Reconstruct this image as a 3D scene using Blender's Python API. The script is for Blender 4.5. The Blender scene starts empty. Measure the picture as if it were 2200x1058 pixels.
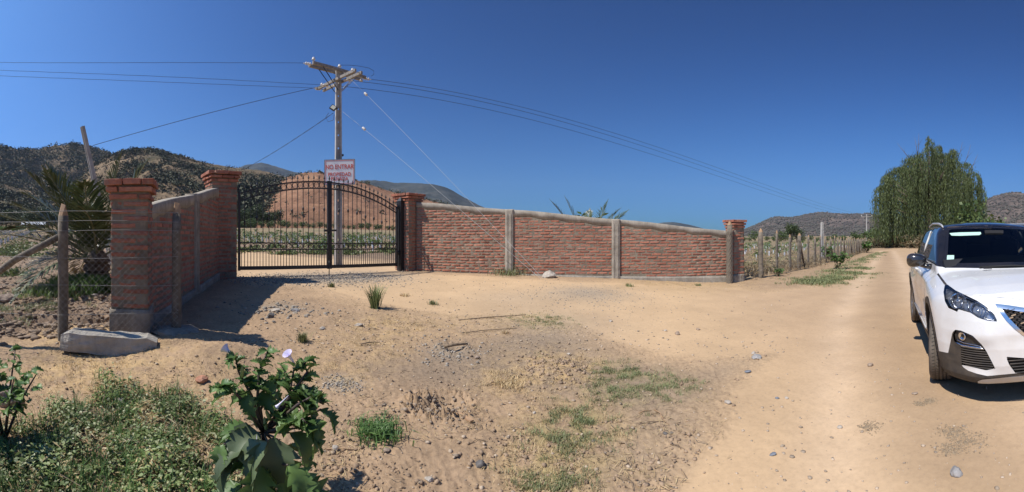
import bpy, bmesh, math, random
import numpy as np
from mathutils import Vector, Matrix, Euler

S = bpy.context.scene
COL = S.collection
R = math.radians
# ------------------------------------------------------------------ camera
CAMZ = 1.408
F = 850.0                       # radius of the stitched panorama in photo pixels
cam_d = bpy.data.cameras.new('camera')
cam = bpy.data.objects.new('camera', cam_d); COL.objects.link(cam)
cam.location = (0, 0, CAMZ); cam.rotation_euler = (R(90), 0, 0)
cam_d.type = 'PANO'; cam_d.panorama_type = 'CENTRAL_CYLINDRICAL'
cam_d.central_cylindrical_range_u_min = -1100 / F
cam_d.central_cylindrical_range_u_max = 1100 / F
cam_d.central_cylindrical_range_v_min = -(1058 - 508) / F
cam_d.central_cylindrical_range_v_max = 508 / F
cam_d.central_cylindrical_radius = 1.0
cam_d.clip_start = 0.05; cam_d.clip_end = 20000
S.camera = cam
# ------------------------------------------------------------------ light
SUN_EL, SUN_AZ = R(54), math.atan2(-0.90, -0.44)      # azimuth measured from +Y towards +X
W = bpy.data.worlds.new('World'); S.world = W; W.use_nodes = True
nt = W.node_tree; nt.nodes.clear()
sky = nt.nodes.new('ShaderNodeTexSky'); sky.sky_type = 'NISHITA'; sky.sun_disc = False
sky.sun_elevation = SUN_EL; sky.sun_rotation = SUN_AZ
sky.altitude = 0; sky.air_density = 1.0; sky.dust_density = 2.2; sky.ozone_density = 1.0
bg = nt.nodes.new('ShaderNodeBackground'); bg.inputs[1].default_value = 0.10
wo = nt.nodes.new('ShaderNodeOutputWorld')
def _vm(op, a, v=None, s_=None):
    n = nt.nodes.new('ShaderNodeVectorMath'); n.operation = op; nt.links.new(a, n.inputs[0])
    if v is not None and isinstance(v, tuple): n.inputs[1].default_value = v
    elif v is not None: nt.links.new(v, n.inputs[1])
    return n.outputs[0]
def _gm(a, g):
    n = nt.nodes.new('ShaderNodeGamma'); n.inputs[1].default_value = g; nt.links.new(a, n.inputs[0]); return n.outputs[0]
# soft shoulder, like the camera's response to the bright sky towards the sun
_sh = _gm(_vm('ADD', _gm(_vm('DIVIDE', sky.outputs[0], (3.0, 4.0, 5.9)), 4.0), (1, 1, 1)), .25)
m1o = _vm('DIVIDE', sky.outputs[0], _sh)
gm_ = nt.nodes.new('ShaderNodeGamma'); gm_.inputs[1].default_value = 2.3
m2 = nt.nodes.new('ShaderNodeVectorMath'); m2.operation = 'MULTIPLY'; m2.inputs[1].default_value = (.105, .160, .178)
tc_ = nt.nodes.new('ShaderNodeTexCoord'); mv = nt.nodes.new('ShaderNodeVectorMath'); mv.operation = 'MULTIPLY_ADD'; mv.inputs[1].default_value = (1, 1, .88); mv.inputs[2].default_value = (0, 0, .055)
nv = nt.nodes.new('ShaderNodeVectorMath'); nv.operation = 'NORMALIZE'; nt.links.new(tc_.outputs['Generated'], mv.inputs[0]); nt.links.new(mv.outputs[0], nv.inputs[0]); nt.links.new(nv.outputs[0], sky.inputs[0])
nt.links.new(m1o, gm_.inputs[0]); nt.links.new(gm_.outputs[0], m2.inputs[0]); nt.links.new(m2.outputs[0], bg.inputs[0]); nt.links.new(bg.outputs[0], wo.inputs[0])
sl = bpy.data.lights.new('sun', 'SUN'); sl.energy = 5.0; sl.angle = R(0.53); sl.color = (1.0, 0.95, 0.87)
so = bpy.data.objects.new('sun', sl); COL.objects.link(so)
sdir = Vector((math.sin(SUN_AZ) * math.cos(SUN_EL), math.cos(SUN_AZ) * math.cos(SUN_EL), math.sin(SUN_EL)))
so.rotation_euler = sdir.to_track_quat('Z', 'Y').to_euler(); so.location = (-20, -20, 30)
vs = S.view_settings; vs.view_transform = 'Standard'; vs.look = 'None'; vs.exposure = 0.22; vs.gamma = 1
vs.use_curve_mapping = False
S.cycles.max_bounces = 6; S.cycles.transparent_max_bounces = 16
S.cycles.use_denoising = True

# ------------------------------------------------------------------ helpers
def th(u): return (u - 1100) / F
def P(u, d):
    """plan position seen in photo column u at distance d"""
    a = th(u); return (d * math.sin(a), d * math.cos(a))
def zat(v, d): return CAMZ + (508 - v) * d / F
rng = np.random.default_rng(7)
random.seed(11)

_p = np.random.default_rng(3).permutation(256); _p = np.concatenate([_p, _p, _p])
_a = np.random.default_rng(4).uniform(0, 2 * np.pi, 256); _gx, _gy = np.cos(_a), np.sin(_a)
def pn(x, y, seed=0):
    x = np.asarray(x, float); y = np.asarray(y, float)
    xi = np.floor(x).astype(int); yi = np.floor(y).astype(int)
    fx = x - xi; fy = y - yi
    u = fx ** 3 * (fx * (fx * 6 - 15) + 10); w = fy ** 3 * (fy * (fy * 6 - 15) + 10)
    def g(ix, iy, dx, dy):
        h = _p[(_p[(ix + seed * 31) & 255] + iy) & 255]
        return _gx[h] * dx + _gy[h] * dy
    a = g(xi, yi, fx, fy); b = g(xi + 1, yi, fx - 1, fy)
    c = g(xi, yi + 1, fx, fy - 1); d = g(xi + 1, yi + 1, fx - 1, fy - 1)
    return (a + u * (b - a)) * (1 - w) + (c + u * (d - c)) * w
def fbm(x, y, o=4, seed=0, gain=.5):
    s = 0; a = 1
    for k in range(o):
        s = s + a * pn(x * 2 ** k + 17.3 * k, y * 2 ** k - 9.1 * k, seed + k); a *= gain
    return s
def sst(a, b, x):
    t = np.clip((x - a) / (b - a), 0, 1); return t * t * (3 - 2 * t)

def tag(o, label=None, cat=None, group=None, kind=None):
    if cat and not kind: kind = 'thing'
    if label: o['label'] = label
    if cat: o['category'] = cat
    if group: o['group'] = group
    if kind: o['kind'] = kind
    return o
def link(name, me, parent=None, mat=None, loc=None):
    o = bpy.data.objects.new(name, me); COL.objects.link(o)
    if parent is not None: o.parent = parent
    if mat is not None and me is not None and len(me.materials) == 0: me.materials.append(mat)
    if loc is not None: o.location = loc
    return o
def empty(name, loc=(0, 0, 0), rz=0.0, parent=None):
    o = bpy.data.objects.new(name, None); COL.objects.link(o); o.location = loc
    o.rotation_euler = (0, 0, rz); o.empty_display_size = .1
    if parent is not None: o.parent = parent
    return o
def np_mesh(name, V, Fq, mat=None, smooth=False):
    """V (n,3), Fq (m,k) faces"""
    V = np.asarray(V, np.float32); Fq = np.asarray(Fq, np.int32)
    me = bpy.data.meshes.new(name)
    k = Fq.shape[1]
    me.vertices.add(len(V)); me.vertices.foreach_set('co', V.ravel())
    me.loops.add(Fq.size); me.loops.foreach_set('vertex_index', Fq.ravel())
    me.polygons.add(len(Fq)); me.polygons.foreach_set('loop_start', np.arange(0, Fq.size, k, dtype=np.int32))
    me.polygons.foreach_set('loop_total', np.full(len(Fq), k, np.int32))
    if smooth: me.polygons.foreach_set('use_smooth', np.ones(len(Fq), bool))
    me.update(calc_edges=True); me.validate()
    if mat is not None: me.materials.append(mat)
    return me

ORD = 'first second third fourth fifth sixth seventh eighth ninth tenth eleventh twelfth thirteenth fourteenth fifteenth sixteenth seventeenth eighteenth nineteenth twentieth twenty-first twenty-second twenty-third twenty-fourth twenty-fifth twenty-sixth'.split()
class MB:
    """collects primitive shapes for one mesh"""
    def __init__(s): s.v = []; s.f = []; s.sm = []
    def add(s, vs, fs, smooth=False):
        n = len(s.v); s.v += [tuple(p) for p in vs]
        s.f += [tuple(i + n for i in f) for f in fs]; s.sm += [smooth] * len(fs)
        return s
    def box(s, c, d, rz=0.0, M=None):
        hx, hy, hz = d[0] / 2, d[1] / 2, d[2] / 2
        pts = [Vector((x, y, z)) for x in (-hx, hx) for y in (-hy, hy) for z in (-hz, hz)]
        if M is None: M = Matrix.Rotation(rz, 3, 'Z')
        pts = [M @ p + Vector(c) for p in pts]
        return s.add(pts, [(0, 1, 3, 2), (4, 6, 7, 5), (0, 4, 5, 1), (2, 3, 7, 6), (0, 2, 6, 4), (1, 5, 7, 3)])
    def tube(s, pts, r, n=6, cap=True, smooth=True):
        pts = [Vector(p) for p in pts]; N = len(pts)
        rs = r if hasattr(r, '__len__') else [r] * N
        base = len(s.v); ref = None
        for i, p in enumerate(pts):
            t = (pts[min(i + 1, N - 1)] - pts[max(i - 1, 0)])
            t = t.normalized() if t.length > 1e-9 else Vector((0, 0, 1))
            if ref is None: ref = Vector((0, 0, 1)) if abs(t.z) < .9 else Vector((1, 0, 0))
            a = t.cross(ref).normalized(); b = t.cross(a).normalized(); ref = -b if False else ref
            for k in range(n):
                q = 2 * math.pi * k / n
                s.v.append(tuple(p + (a * math.cos(q) + b * math.sin(q)) * rs[i]))
        for i in range(N - 1):
            for k in range(n):
                k2 = (k + 1) % n
                s.f.append((base + i * n + k, base + i * n + k2, base + (i + 1) * n + k2, base + (i + 1) * n + k)); s.sm.append(smooth)
        if cap and n > 2:
            s.f.append(tuple(base + k for k in range(n))[::-1]); s.sm.append(False)
            s.f.append(tuple(base + (N - 1) * n + k for k in range(n))); s.sm.append(False)
        return s
    def lathe(s, prof, c=(0, 0, 0), n=12, M=None, smooth=True):
        """prof: (r, z) pairs"""
        base = len(s.v); c = Vector(c)
        for (r, z) in prof:
            for k in range(n):
                q = 2 * math.pi * k / n; p = Vector((r * math.cos(q), r * math.sin(q), z))
                if M is not None: p = M @ p
                s.v.append(tuple(p + c))
        for i in range(len(prof) - 1):
            for k in range(n):
                k2 = (k + 1) % n
                s.f.append((base + i * n + k, base + i * n + k2, base + (i + 1) * n + k2, base + (i + 1) * n + k)); s.sm.append(smooth)
        return s
    def mesh(s, name, mat=None):
        me = bpy.data.meshes.new(name); me.from_pydata(s.v, [], s.f)
        me.polygons.foreach_set('use_smooth', s.sm); me.update()
        if mat is not None: me.materials.append(mat)
        return me
    def build(s, name, mat, parent=None, loc=None):
        return link(name, s.mesh(name, mat), parent, None, loc)
def bevel(me, w, seg=1):
    bm = bmesh.new(); bm.from_mesh(me)
    bmesh.ops.bevel(bm, geom=bm.edges[:], offset=w, segments=seg, affect='EDGES', profile=.5)
    bm.to_mesh(me); bm.free(); return me

# ------------------------------------------------------------------ materials
def srgb(r, g, b):
    f = lambda c: (c / 255) / 12.92 if c / 255 <= .04045 else ((c / 255 + .055) / 1.055) ** 2.4
    return (f(r), f(g), f(b), 1)
class NT:
    def __init__(s, name):
        s.m = bpy.data.materials.new(name); s.m.use_nodes = True; s.t = s.m.node_tree
        s.b = s.t.nodes['Principled BSDF']; s.out = s.t.nodes['Material Output']
    def n(s, typ, **kw):
        o = s.t.nodes.new(typ)
        for k, v in kw.items():
            if k.startswith('i_'):
                key = k[2:]; key = int(key) if key.isdigit() else key.replace('_', ' ')
                o.inputs[key].default_value = v
            else: setattr(o, k, v)
        return o
    def l(s, a, b): s.t.links.new(a, b)
    def mix(s, fac, a, b, typ='MIX'):
        m = s.n('ShaderNodeMix', data_type='RGBA', blend_type=typ)
        for sock, val in ((m.inputs[0], fac), (m.inputs[6], a), (m.inputs[7], b)):
            if hasattr(val, 'is_output') or isinstance(val, bpy.types.NodeSocket): s.l(val, sock)
            else: sock.default_value = val
        return m.outputs[2]
    def noise(s, scale, detail=4, rough=.55, coord=None, dist=0.0):
        n = s.n('ShaderNodeTexNoise'); n.inputs['Scale'].default_value = scale
        n.inputs['Detail'].default_value = detail; n.inputs['Roughness'].default_value = rough
        n.inputs['Distortion'].default_value = dist
        if coord is not None: s.l(coord, n.inputs['Vector'])
        return n.outputs['Fac']
    def ramp(s, fac, stops):
        r = s.n('ShaderNodeValToRGB'); s.l(fac, r.inputs[0]); e = r.color_ramp.elements
        while len(e) < len(stops): e.new(.5)
        for k, (p, c) in enumerate(stops):
            e[k].position = p; e[k].color = c if len(c) == 4 else (*c, 1)
        return r.outputs[0]
    def bump(s, h, strength=.3, dist=.01, prev=None):
        b = s.n('ShaderNodeBump'); b.inputs['Strength'].default_value = strength; b.inputs['Distance'].default_value = dist
        s.l(h, b.inputs['Height'])
        if prev is not None: s.l(prev, b.inputs['Normal'])
        return b.outputs[0]
def geo_pos(t): return t.n('ShaderNodeNewGeometry').outputs['Position']
def obj_pos(t): return t.n('ShaderNodeTexCoord').outputs['Object']
def simple(name, c, rough=.6, c2=None, scale=8, metal=0.0, bump=0.0, bscale=40, spec=.5, rand=0.0, coord='obj', bdist=.004, contrast=(.35, .65)):
    """noise-varied principled material; rand varies brightness per object or loose piece"""
    t = NT(name); b = t.b
    b.inputs['Roughness'].default_value = rough; b.inputs['Metallic'].default_value = metal
    b.inputs['Specular IOR Level'].default_value = spec
    co = geo_pos(t) if coord == 'geo' else obj_pos(t)
    col = None
    if c2 is not None:
        col = t.ramp(t.noise(scale, 5, .6, co), [(contrast[0], c), (contrast[1], c2)])
    if rand:
        oi = t.n('ShaderNodeObjectInfo').outputs['Random']; ri = t.n('ShaderNodeNewGeometry').outputs['Random Per Island']
        ad = t.n('ShaderNodeMath', operation='ADD'); t.l(oi, ad.inputs[0]); t.l(ri, ad.inputs[1])
        fr = t.n('ShaderNodeMath', operation='FRACT'); t.l(ad.outputs[0], fr.inputs[0])
        mr = t.n('ShaderNodeMapRange'); t.l(fr.outputs[0], mr.inputs[0]); mr.inputs[3].default_value = 1 - rand; mr.inputs[4].default_value = 1 + rand
        hs = t.n('ShaderNodeHueSaturation'); t.l(mr.outputs[0], hs.inputs['Value'])
        if col is not None: t.l(col, hs.inputs['Color'])
        else: hs.inputs['Color'].default_value = c if len(c) == 4 else (*c, 1)
        col = hs.outputs[0]
    if col is not None: t.l(col, b.inputs['Base Color'])
    else: b.inputs['Base Color'].default_value = c if len(c) == 4 else (*c, 1)
    if bump: t.l(t.bump(t.noise(bscale, 5, .65, co), bump, bdist), b.inputs['Normal'])
    return t.m
def leafmat(name, c, c2, rand=.35, trans=.25, rough=.5, zs=None):
    t = NT(name); b = t.b
    ri = t.n('ShaderNodeNewGeometry').outputs['Random Per Island']; oi = t.n('ShaderNodeObjectInfo').outputs['Random']
    ad = t.n('ShaderNodeMath', operation='ADD'); t.l(oi, ad.inputs[0]); t.l(ri, ad.inputs[1])
    fr = t.n('ShaderNodeMath', operation='FRACT'); t.l(ad.outputs[0], fr.inputs[0])
    col = t.ramp(fr.outputs[0], [(0, c), (1, c2)])
    gp_ = geo_pos(t)
    if zs:
        mp = t.n('ShaderNodeMapping'); mp.inputs['Scale'].default_value = zs; t.l(gp_, mp.inputs[0]); gp_ = mp.outputs[0]
    mr = t.n('ShaderNodeMapRange'); t.l(t.noise(3, 2, .5, gp_), mr.inputs[0]); mr.inputs[1].default_value = .3; mr.inputs[2].default_value = .7; mr.inputs[3].default_value = 1 - rand; mr.inputs[4].default_value = 1 + rand
    hs = t.n('ShaderNodeHueSaturation'); t.l(mr.outputs[0], hs.inputs['Value']); t.l(col, hs.inputs['Color'])
    t.l(hs.outputs[0], b.inputs['Base Color']); b.inputs['Roughness'].default_value = rough
    b.inputs['Specular IOR Level'].default_value = .35
    if trans:
        tr = t.n('ShaderNodeBsdfTranslucent'); t.l(hs.outputs[0], tr.inputs['Color'])
        mx = t.n('ShaderNodeMixShader'); mx.inputs[0].default_value = trans
        t.l(b.outputs[0], mx.inputs[1]); t.l(tr.outputs[0], mx.inputs[2]); t.l(mx.outputs[0], t.out.inputs[0])
    return t.m
# ------------------------------------------------------------------ terrain
def _w(x, y):
    r = np.hypot(x, y) + 1e-9; k = np.arcsinh(r / 6) / (r / 6); return x * k / 6 * 3, y * k / 6 * 3
_cp = []
def cp(u, d, z): x, y = P(u, d); _cp.append((x, y, z))
for t in ((0, 0, 0), (0, -6, 0), (6, -4, 0), (-6, -4, .1), (0, -80, 0), (80, -60, -.4), (-80, -30, 1.2),
          (3.3, 1.75, 0), (5.5, 3.5, 0), (2.4, -.2, 0), (6.5, 1.5, 0)): _cp.append(t)
for t in ((1100, 2, .02), (1100, 5, .14), (1100, 8, .24), (1100, 11.5, .31), (575, 2, .08), (100, 2.6, .12), (280, 4.5, .27),
          (135, 4.4, .22), (10, 5, .16), (480, 5.5, .33), (600, 7.5, .38), (510, 9, .42), (865, 12.2, .34), (1340, 11.2, .22),
          (1580, 11.6, .06), (1400, 5.5, .08), (1700, 7, .02), (1635, 12.3, .11), (1697, 14.8, .06), (1736, 17.7, -.02),
          (1763, 22, -.07), (1855, 51, -.34), (1890, 60, -.33), (1960, 62, -.25), (1600, 100, -.25), (1600, 320, 0.3), (1400, 120, .2),
          (1100, 20, .36), (1100, 100, 1.0), (720, 14.5, .40), (700, 25, .5), (700, 60, 1.15), (700, 110, 2.5), (700, 160, 4.4), (700, 400, 8),
          (100, 10, .3), (100, 30, .75), (100, 100, 2.9), (100, 200, 5.7), (100, 400, 10), (300, 200, 5.7), (300, 15, .45),
          (1100, 400, 4), (2100, 200, 0), (2100, 500, 2), (1850, 500, 1), (0, 6.5, .2), (200, 7, .3)): cp(*t)
_cp = np.array(_cp, float)
_cx, _cy = _w(_cp[:, 0], _cp[:, 1])
def _phi(r2): return np.where(r2 > 1e-12, .5 * r2 * np.log(r2 + 1e-12), 0)
_A = _phi((_cx[:, None] - _cx) ** 2 + (_cy[:, None] - _cy) ** 2) + np.eye(len(_cx)) * .002
_Q = np.c_[np.ones(len(_cx)), _cx, _cy]
_sol = np.linalg.solve(np.block([[_A, _Q], [_Q.T, np.zeros((3, 3))]]), np.r_[_cp[:, 2], 0, 0, 0])
def G0(x, y):
    x = np.asarray(x, float); y = np.asarray(y, float); sh = x.shape; x = x.ravel(); y = y.ravel()
    wx, wy = _w(x, y); z = np.empty(len(x))
    for i in range(0, len(x), 40000):
        a, b = wx[i:i + 40000], wy[i:i + 40000]
        z[i:i + 40000] = _phi((a[:, None] - _cx) ** 2 + (b[:, None] - _cy) ** 2) @ _sol[:len(_cx)] + _sol[-3] + _sol[-2] * a + _sol[-1] * b
    return z.reshape(sh)
def G0s(x, y): return float(G0(np.array([x]), np.array([y]))[0])
def at(u, v):
    """ground point seen in photo pixel (u, v)"""
    lo, hi = .6, 400.0
    f = lambda d: zat(v, d) - G0s(*P(u, d))
    a = lo
    for d in np.geomspace(lo, hi, 60):
        if f(d) < 0: hi = d; break
        a = d
    lo = a
    for _ in range(24):
        m = (lo + hi) / 2
        if f(m) > 0: lo = m
        else: hi = m
    x, y = P(u, lo); return (x, y)
def sdpoly(x, y, poly):
    """signed distance, positive inside"""
    poly = np.asarray(poly, float); n = len(poly); d = np.full(x.shape, 1e9); ins = np.zeros(x.shape, bool)
    for i in range(n):
        ax, ay = poly[i]; bx, by = poly[(i + 1) % n]; ex, ey = bx - ax, by - ay
        t = np.clip(((x - ax) * ex + (y - ay) * ey) / (ex * ex + ey * ey + 1e-12), 0, 1)
        d = np.minimum(d, (x - ax - t * ex) ** 2 + (y - ay - t * ey) ** 2)
        c = ((ay > y) != (by > y)) & (x < (bx - ax) * (y - ay) / (by - ay + 1e-15) + ax); ins ^= c
    return np.where(ins, 1, -1) * np.sqrt(d)
def sdline(x, y, pts):
    d = np.full(x.shape, 1e9)
    for (ax, ay), (bx, by) in zip(pts[:-1], pts[1:]):
        ex, ey = bx - ax, by - ay
        t = np.clip(((x - ax) * ex + (y - ay) * ey) / (ex * ex + ey * ey + 1e-12), 0, 1)
        d = np.minimum(d, (x - ax - t * ex) ** 2 + (y - ay - t * ey) ** 2)
    return np.sqrt(d)
# main positions (plan)
GL = Vector((-6.25, 6.90)); GR = Vector((-3.23, 12.07)); LP = Vector((-3.88, 2.72)); EP = Vector((6.30, 9.98))
gdir = (GR - GL).normalized(); gnor = Vector((gdir.y, -gdir.x))
road = [at(1440, 1057), at(1540, 905), at(1600, 830), at(1650, 765), at(1500, 770), at(1380, 748), at(1240, 700), at(1100, 682), at(960, 676), at(860, 660),
        at(740, 640), at(690, 615), at(560, 606), at(505, 603), (-7.5, 9.2), (-13, 12), (-18, 14), (-17, 18), (-10, 16), (-5.5, 15), (-3.5, 12.4), at(870, 588), at(1000, 592), at(1180, 603),
        at(1400, 612), at(1560, 618), at(1650, 630), at(1730, 622), at(1800, 606), at(1850, 586), at(1872, 560), at(1888, 540), (36.5, 27.5), (46, 30.5), (70, 32), (72, 27), (52, 25), (40, 20), (12, -1.5),
        (2, -9), (-14, -21), (-19, -15), (-4, -3.2), (-.4, .7)]
road = [tuple(p) for p in road]
soil_dark = [at(1190, 705), at(1330, 760), at(1480, 790), at(1600, 745), at(1680, 740), at(1640, 790), at(1560, 850), at(1530, 930), at(1440, 1057), at(1250, 1057), at(1330, 930), at(1280, 860), at(1060, 830), at(880, 830), at(780, 790), at(950, 740)]
straw_c = [(at(230, 770), .55, 1.0), (at(840, 700), .5, .8), (at(780, 745), .5, .6), (at(1200, 792), .5, .9), (at(1210, 920), .45, .6), (at(1180, 1020), .3, .7), (at(700, 800), .4, .5),
           (at(160, 800), .4, .9), (at(1000, 700), .7, .35), (at(430, 830), .5, .5), (at(1420, 610), 1.2, .5), (at(1500, 616), 1.4, .5), (at(1150, 685), .5, .5), (at(160, 715), .6, .8), (at(1090, 820), .25, .8)]
green_c = [(at(1330, 800), .27), (at(1320, 845), .25), (at(1220, 945), .3), (at(1240, 905), .25), (at(1165, 690), .4), (at(1430, 830), .3), (at(1190, 1035), .2), (at(1770, 607), .8), (at(1820, 590), 1.2)]
fence_r = [(-3.5, 12.9), (-2.6, 12.4), (6.2, 10.5), (7.24, 10.1), (32.6, 26.6), (60, 44)]
field_line = [(-60, -60), (-4.4, .9), (-4.5, 3.2), (-6.9, 7.4), (-9, 9.5), (-14, 11.3), (-40, 20), (-40, 23), (-17, 19), (-9, 17.6), (-4, 15.5), (-3.3, 13.0), (6.0, 10.6), (7.3, 10.2), (32.6, 26.9), (48, 36), (75, 40), (800, 300), (600, 1500), (-1500, 1500), (-1500, -800)]
def masks(x, y):
    wob = .22 * fbm(x * .9, y * .9, 3, 5) + .1 * fbm(x * 4, y * 4, 2, 9)
    rd = sdpoly(x, y, road) + wob
    m_road = sst(-.12, .18, rd)
    fd = sdpoly(x, y, field_line)
    m_field = sst(-.1, .3, fd)
    return m_road, m_field, rd, fd
ditch = [at(-60, 700), at(60, 690), at(140, 692), at(225, 693)]
def micro(x, y, m_road, m_field, r):
    z = 0 * x
    fine = np.clip(1.2 - r / 40, 0, 1)
    rough = 1 - m_road
    z += rough * fine * (.022 * fbm(x * 1.6, y * 1.6, 3, 1) + .010 * np.abs(fbm(x * 7, y * 7, 4, 2, .6)) + .012 * fbm(x * 22, y * 22, 3, 3, .7))
    z += m_road * (.012 * fbm(x * .8, y * .8, 3, 11) + .004 * fbm(x * 9, y * 9, 3, 12))
    z += m_field * fine * (.10 * np.abs(fbm(x * 2.6, y * 2.6, 4, 21)))
    # mounds, holes, ditch
    for (c, s, h) in ((at(470, 775), .42, .15), (at(330, 760), .30, .05), (at(1200, 792), .22, .05), (at(700, 690), .5, .04), (at(1090, 815), .12, .03), (at(400, 730), .25, .05)):
        q = ((x - c[0]) ** 2 + (y - c[1]) ** 2) / (s * s); z += h * np.exp(-q)
    for (c, s, h) in ((at(955, 870), .13, .08), (at(915, 878), .10, .05), (at(975, 750), .10, .03)):
        q = ((x - c[0]) ** 2 + (y - c[1]) ** 2) / (s * s); w = np.exp(-q); z -= h * w
        z += .05 * np.exp(-((np.sqrt(q) - 1.7) ** 2) * 3) * np.abs(fbm(x * 22, y * 22, 2, 33)) * 2
    dd = sdline(x, y, ditch); z -= .16 * np.exp(-(dd / .16) ** 2); z += .06 * np.exp(-((dd - .42) / .2) ** 2)
    rl = sdline(x, y, [(-6.2, -8.0), (1.3, .1), (3.7, 2.4), (5.4, 3.9), (11, 8), (19.5, 14), (37, 26.6)]); z -= m_road * .028 * np.exp(-((rl - .78) / .26) ** 2)
    return z
def GZ(x, y):
    x = np.atleast_1d(np.asarray(x, float)); y = np.atleast_1d(np.asarray(y, float))
    mr, mf, _, _ = masks(x, y); return G0(x, y) + micro(x, y, mr, mf, np.hypot(x, y))
def gz(x, y): return float(GZ(x, y)[0])

def lin(a): return np.array(srgb(*a)[:3])
def build_ground():
    ang = np.concatenate([np.arange(-1.40, 1.40, .0045), np.linspace(1.40, 2 * np.pi - 1.40, 90)[:-1]])
    rad = np.concatenate([[.25, .5, .75, .95], np.geomspace(1.15, 60, 500), np.geomspace(62, 5000, 70)])
    A, D = np.meshgrid(ang, rad); n = len(ang); m = len(rad)
    X = D * np.sin(A); Y = D * np.cos(A)
    mr, mf, rd, fd = masks(X, Y)
    Z = G0(X, Y) + micro(X, Y, mr, mf, D)
    V = np.stack([X, Y, Z], -1).reshape(-1, 3)
    i = np.arange(m - 1)[:, None] * n; j = np.arange(n)[None, :]; j2 = (j + 1) % n
    Fq = np.stack([i + j, i + j2, i + n + j2, i + n + j], -1).reshape(-1, 4)[:, ::-1]
    # colour: a property of the soil (sand, dry earth, straw litter, ploughed earth)
    x, y = X.ravel(), Y.ravel(); mr = mr.ravel()[:, None]; mf = mf.ravel()[:, None]; rr = D.ravel()
    sand = np.array([.52, .36, .21]); sandp = np.array([.435, .30, .182]); soil = np.array([.345, .238, .148]); dark = np.array([.245, .185, .13])
    plough = np.array([.235, .165, .11]); straw = np.array([.47, .325, .165]); grass = np.array([.20, .20, .085]); grav = np.array([.27, .235, .19])
    n1 = (fbm(x * .5, y * .5, 3, 41) * .5 + .5)[:, None]; n2 = (fbm(x * 3, y * 3, 3, 42) * .5 + .5)[:, None]
    C = soil * (.85 + .35 * n2)
    w = sst(-.3, .35, sdpoly(x, y, soil_dark) + .2 * fbm(x * 1.5, y * 1.5, 3, 8))[:, None]; C = C * (1 - w * .75) + dark * w * .75
    # paler sand where the turning area meets the bare ground
    w = (sst(.9, -.1, -rd.ravel()) * sst(1.3, 2.6, y))[:, None] * .55; C = C * (1 - w) + sand * w
    wp = sst(.2, 2.2, x * .8 - y * .3)[:, None]; rc = sand * (1 - wp) + sandp * wp
    rc = rc * (.93 + .14 * n1)
    rl = sdline(x, y, [(-6.2, -8.0), (1.3, .1), (3.7, 2.4), (5.4, 3.9), (11, 8), (19.5, 14), (37, 26.6)])[:, None]
    tk = np.exp(-((rl - .78) / .30) ** 2) * mr * (.6 + .6 * n2); rc = rc * (1 - .22 * tk * 0) + np.array([.085, .072, .058]) * tk
    rc = rc * (1 - .13 * np.exp(-(rl / .4) ** 2) * mr)
    C = C * (1 - mr) + rc * mr
    for (c, s, k) in ((at(1260, 630), .9, .6), (at(1180, 690), 1.0, .35), (at(680, 597), 1.2, .8), (at(800, 592), 1.2, .7), (at(1100, 640), .8, .25), (at(735, 822), .16, .9), (at(960, 755), .22, .5), (at(600, 660), .4, .5)):
        q = (np.exp(-((x - c[0]) ** 2 + (y - c[1]) ** 2) / (s * s)) * k)[:, None]; C = C * (1 - q) + grav * q
    hi = np.clip(fbm(x * 7, y * 7, 4, 50) * 1.3 + .5, 0, 1)
    for (c, s, k) in straw_c:
        q = (np.clip(np.exp(-((x - c[0]) ** 2 + (y - c[1]) ** 2) / (s * s)) * 1.4, 0, 1) * k * hi)[:, None] * (1 - .6 * mr); C = C * (1 - q) + straw * q
    for (c, s) in green_c:
        q = (np.exp(-((x - c[0]) ** 2 + (y - c[1]) ** 2) / (s * s)) * .45 * hi)[:, None]; C = C * (1 - q) + grass * q
    fieldc = plough * (.8 + .5 * n2)
    far = sst(25, 120, rr)[:, None]; fg = (sst(.42, .62, fbm(x * .06, y * .06, 4, 61) * .6 + .5))[:, None]
    leftw = sst(3, -25, x)[:, None]
    fieldc = fieldc * (1 - far * .75) + (np.array([.30, .225, .13]) * (1 - .5 * fg) + np.array([.12, .13, .06]) * .5 * fg) * far * .75
    C = C * (1 - mf * (1 - mr)) + fieldc * mf * (1 - mr)
    # litter of straw at the edge of the right fence
    q = (np.exp(-((sdline(x, y, [(6.5, 10.3), (34, 27)])) / 1.2) ** 2) * .6 * hi)[:, None]; C = C * (1 - q) + (straw * .75) * q
    # bare track between the crop rows on the left and in front of the hills
    tr = [(-7, 4.6), (-16, 9.0), (-60, 27), (-190, 84)]
    q = (np.exp(-(sdline(x, y, tr) / (.9 + rr * .01)) ** 2) * .55)[:, None]; C = C * (1 - q) + np.array([.33, .22, .14]) * q
    C = np.c_[np.clip(C, 0, 1), 1 - .65 * mr.ravel()].astype(np.float32)
    t = NT('ground_soil'); t.b.inputs['Roughness'].default_value = .95; t.b.inputs['Specular IOR Level'].default_value = .15
    at_ = t.n('ShaderNodeAttribute', attribute_name='soil'); pos = geo_pos(t)
    k1 = t.ramp(t.noise(1.3, 6, .62, pos), [(.3, (.90, .895, .89)), (.7, (1.08, 1.075, 1.06))])
    k2 = t.ramp(t.noise(28, 5, .7, pos), [(.28, (.66, .65, .66)), (.5, (1, 1, 1)), (.75, (1.20, 1.19, 1.17))])
    c1 = t.mix(1.0, at_.outputs[0], k1, 'MULTIPLY'); c2 = t.mix(at_.outputs['Alpha'], c1, k2, 'MULTIPLY')
    vo = t.n('ShaderNodeTexVoronoi'); vo.inputs['Scale'].default_value = 34; t.l(pos, vo.inputs['Vector'])
    peb = t.ramp(vo.outputs['Distance'], [(.0, (1, 1, 1)), (.10, (1, 1, 1)), (.16, (0, 0, 0))])
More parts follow.
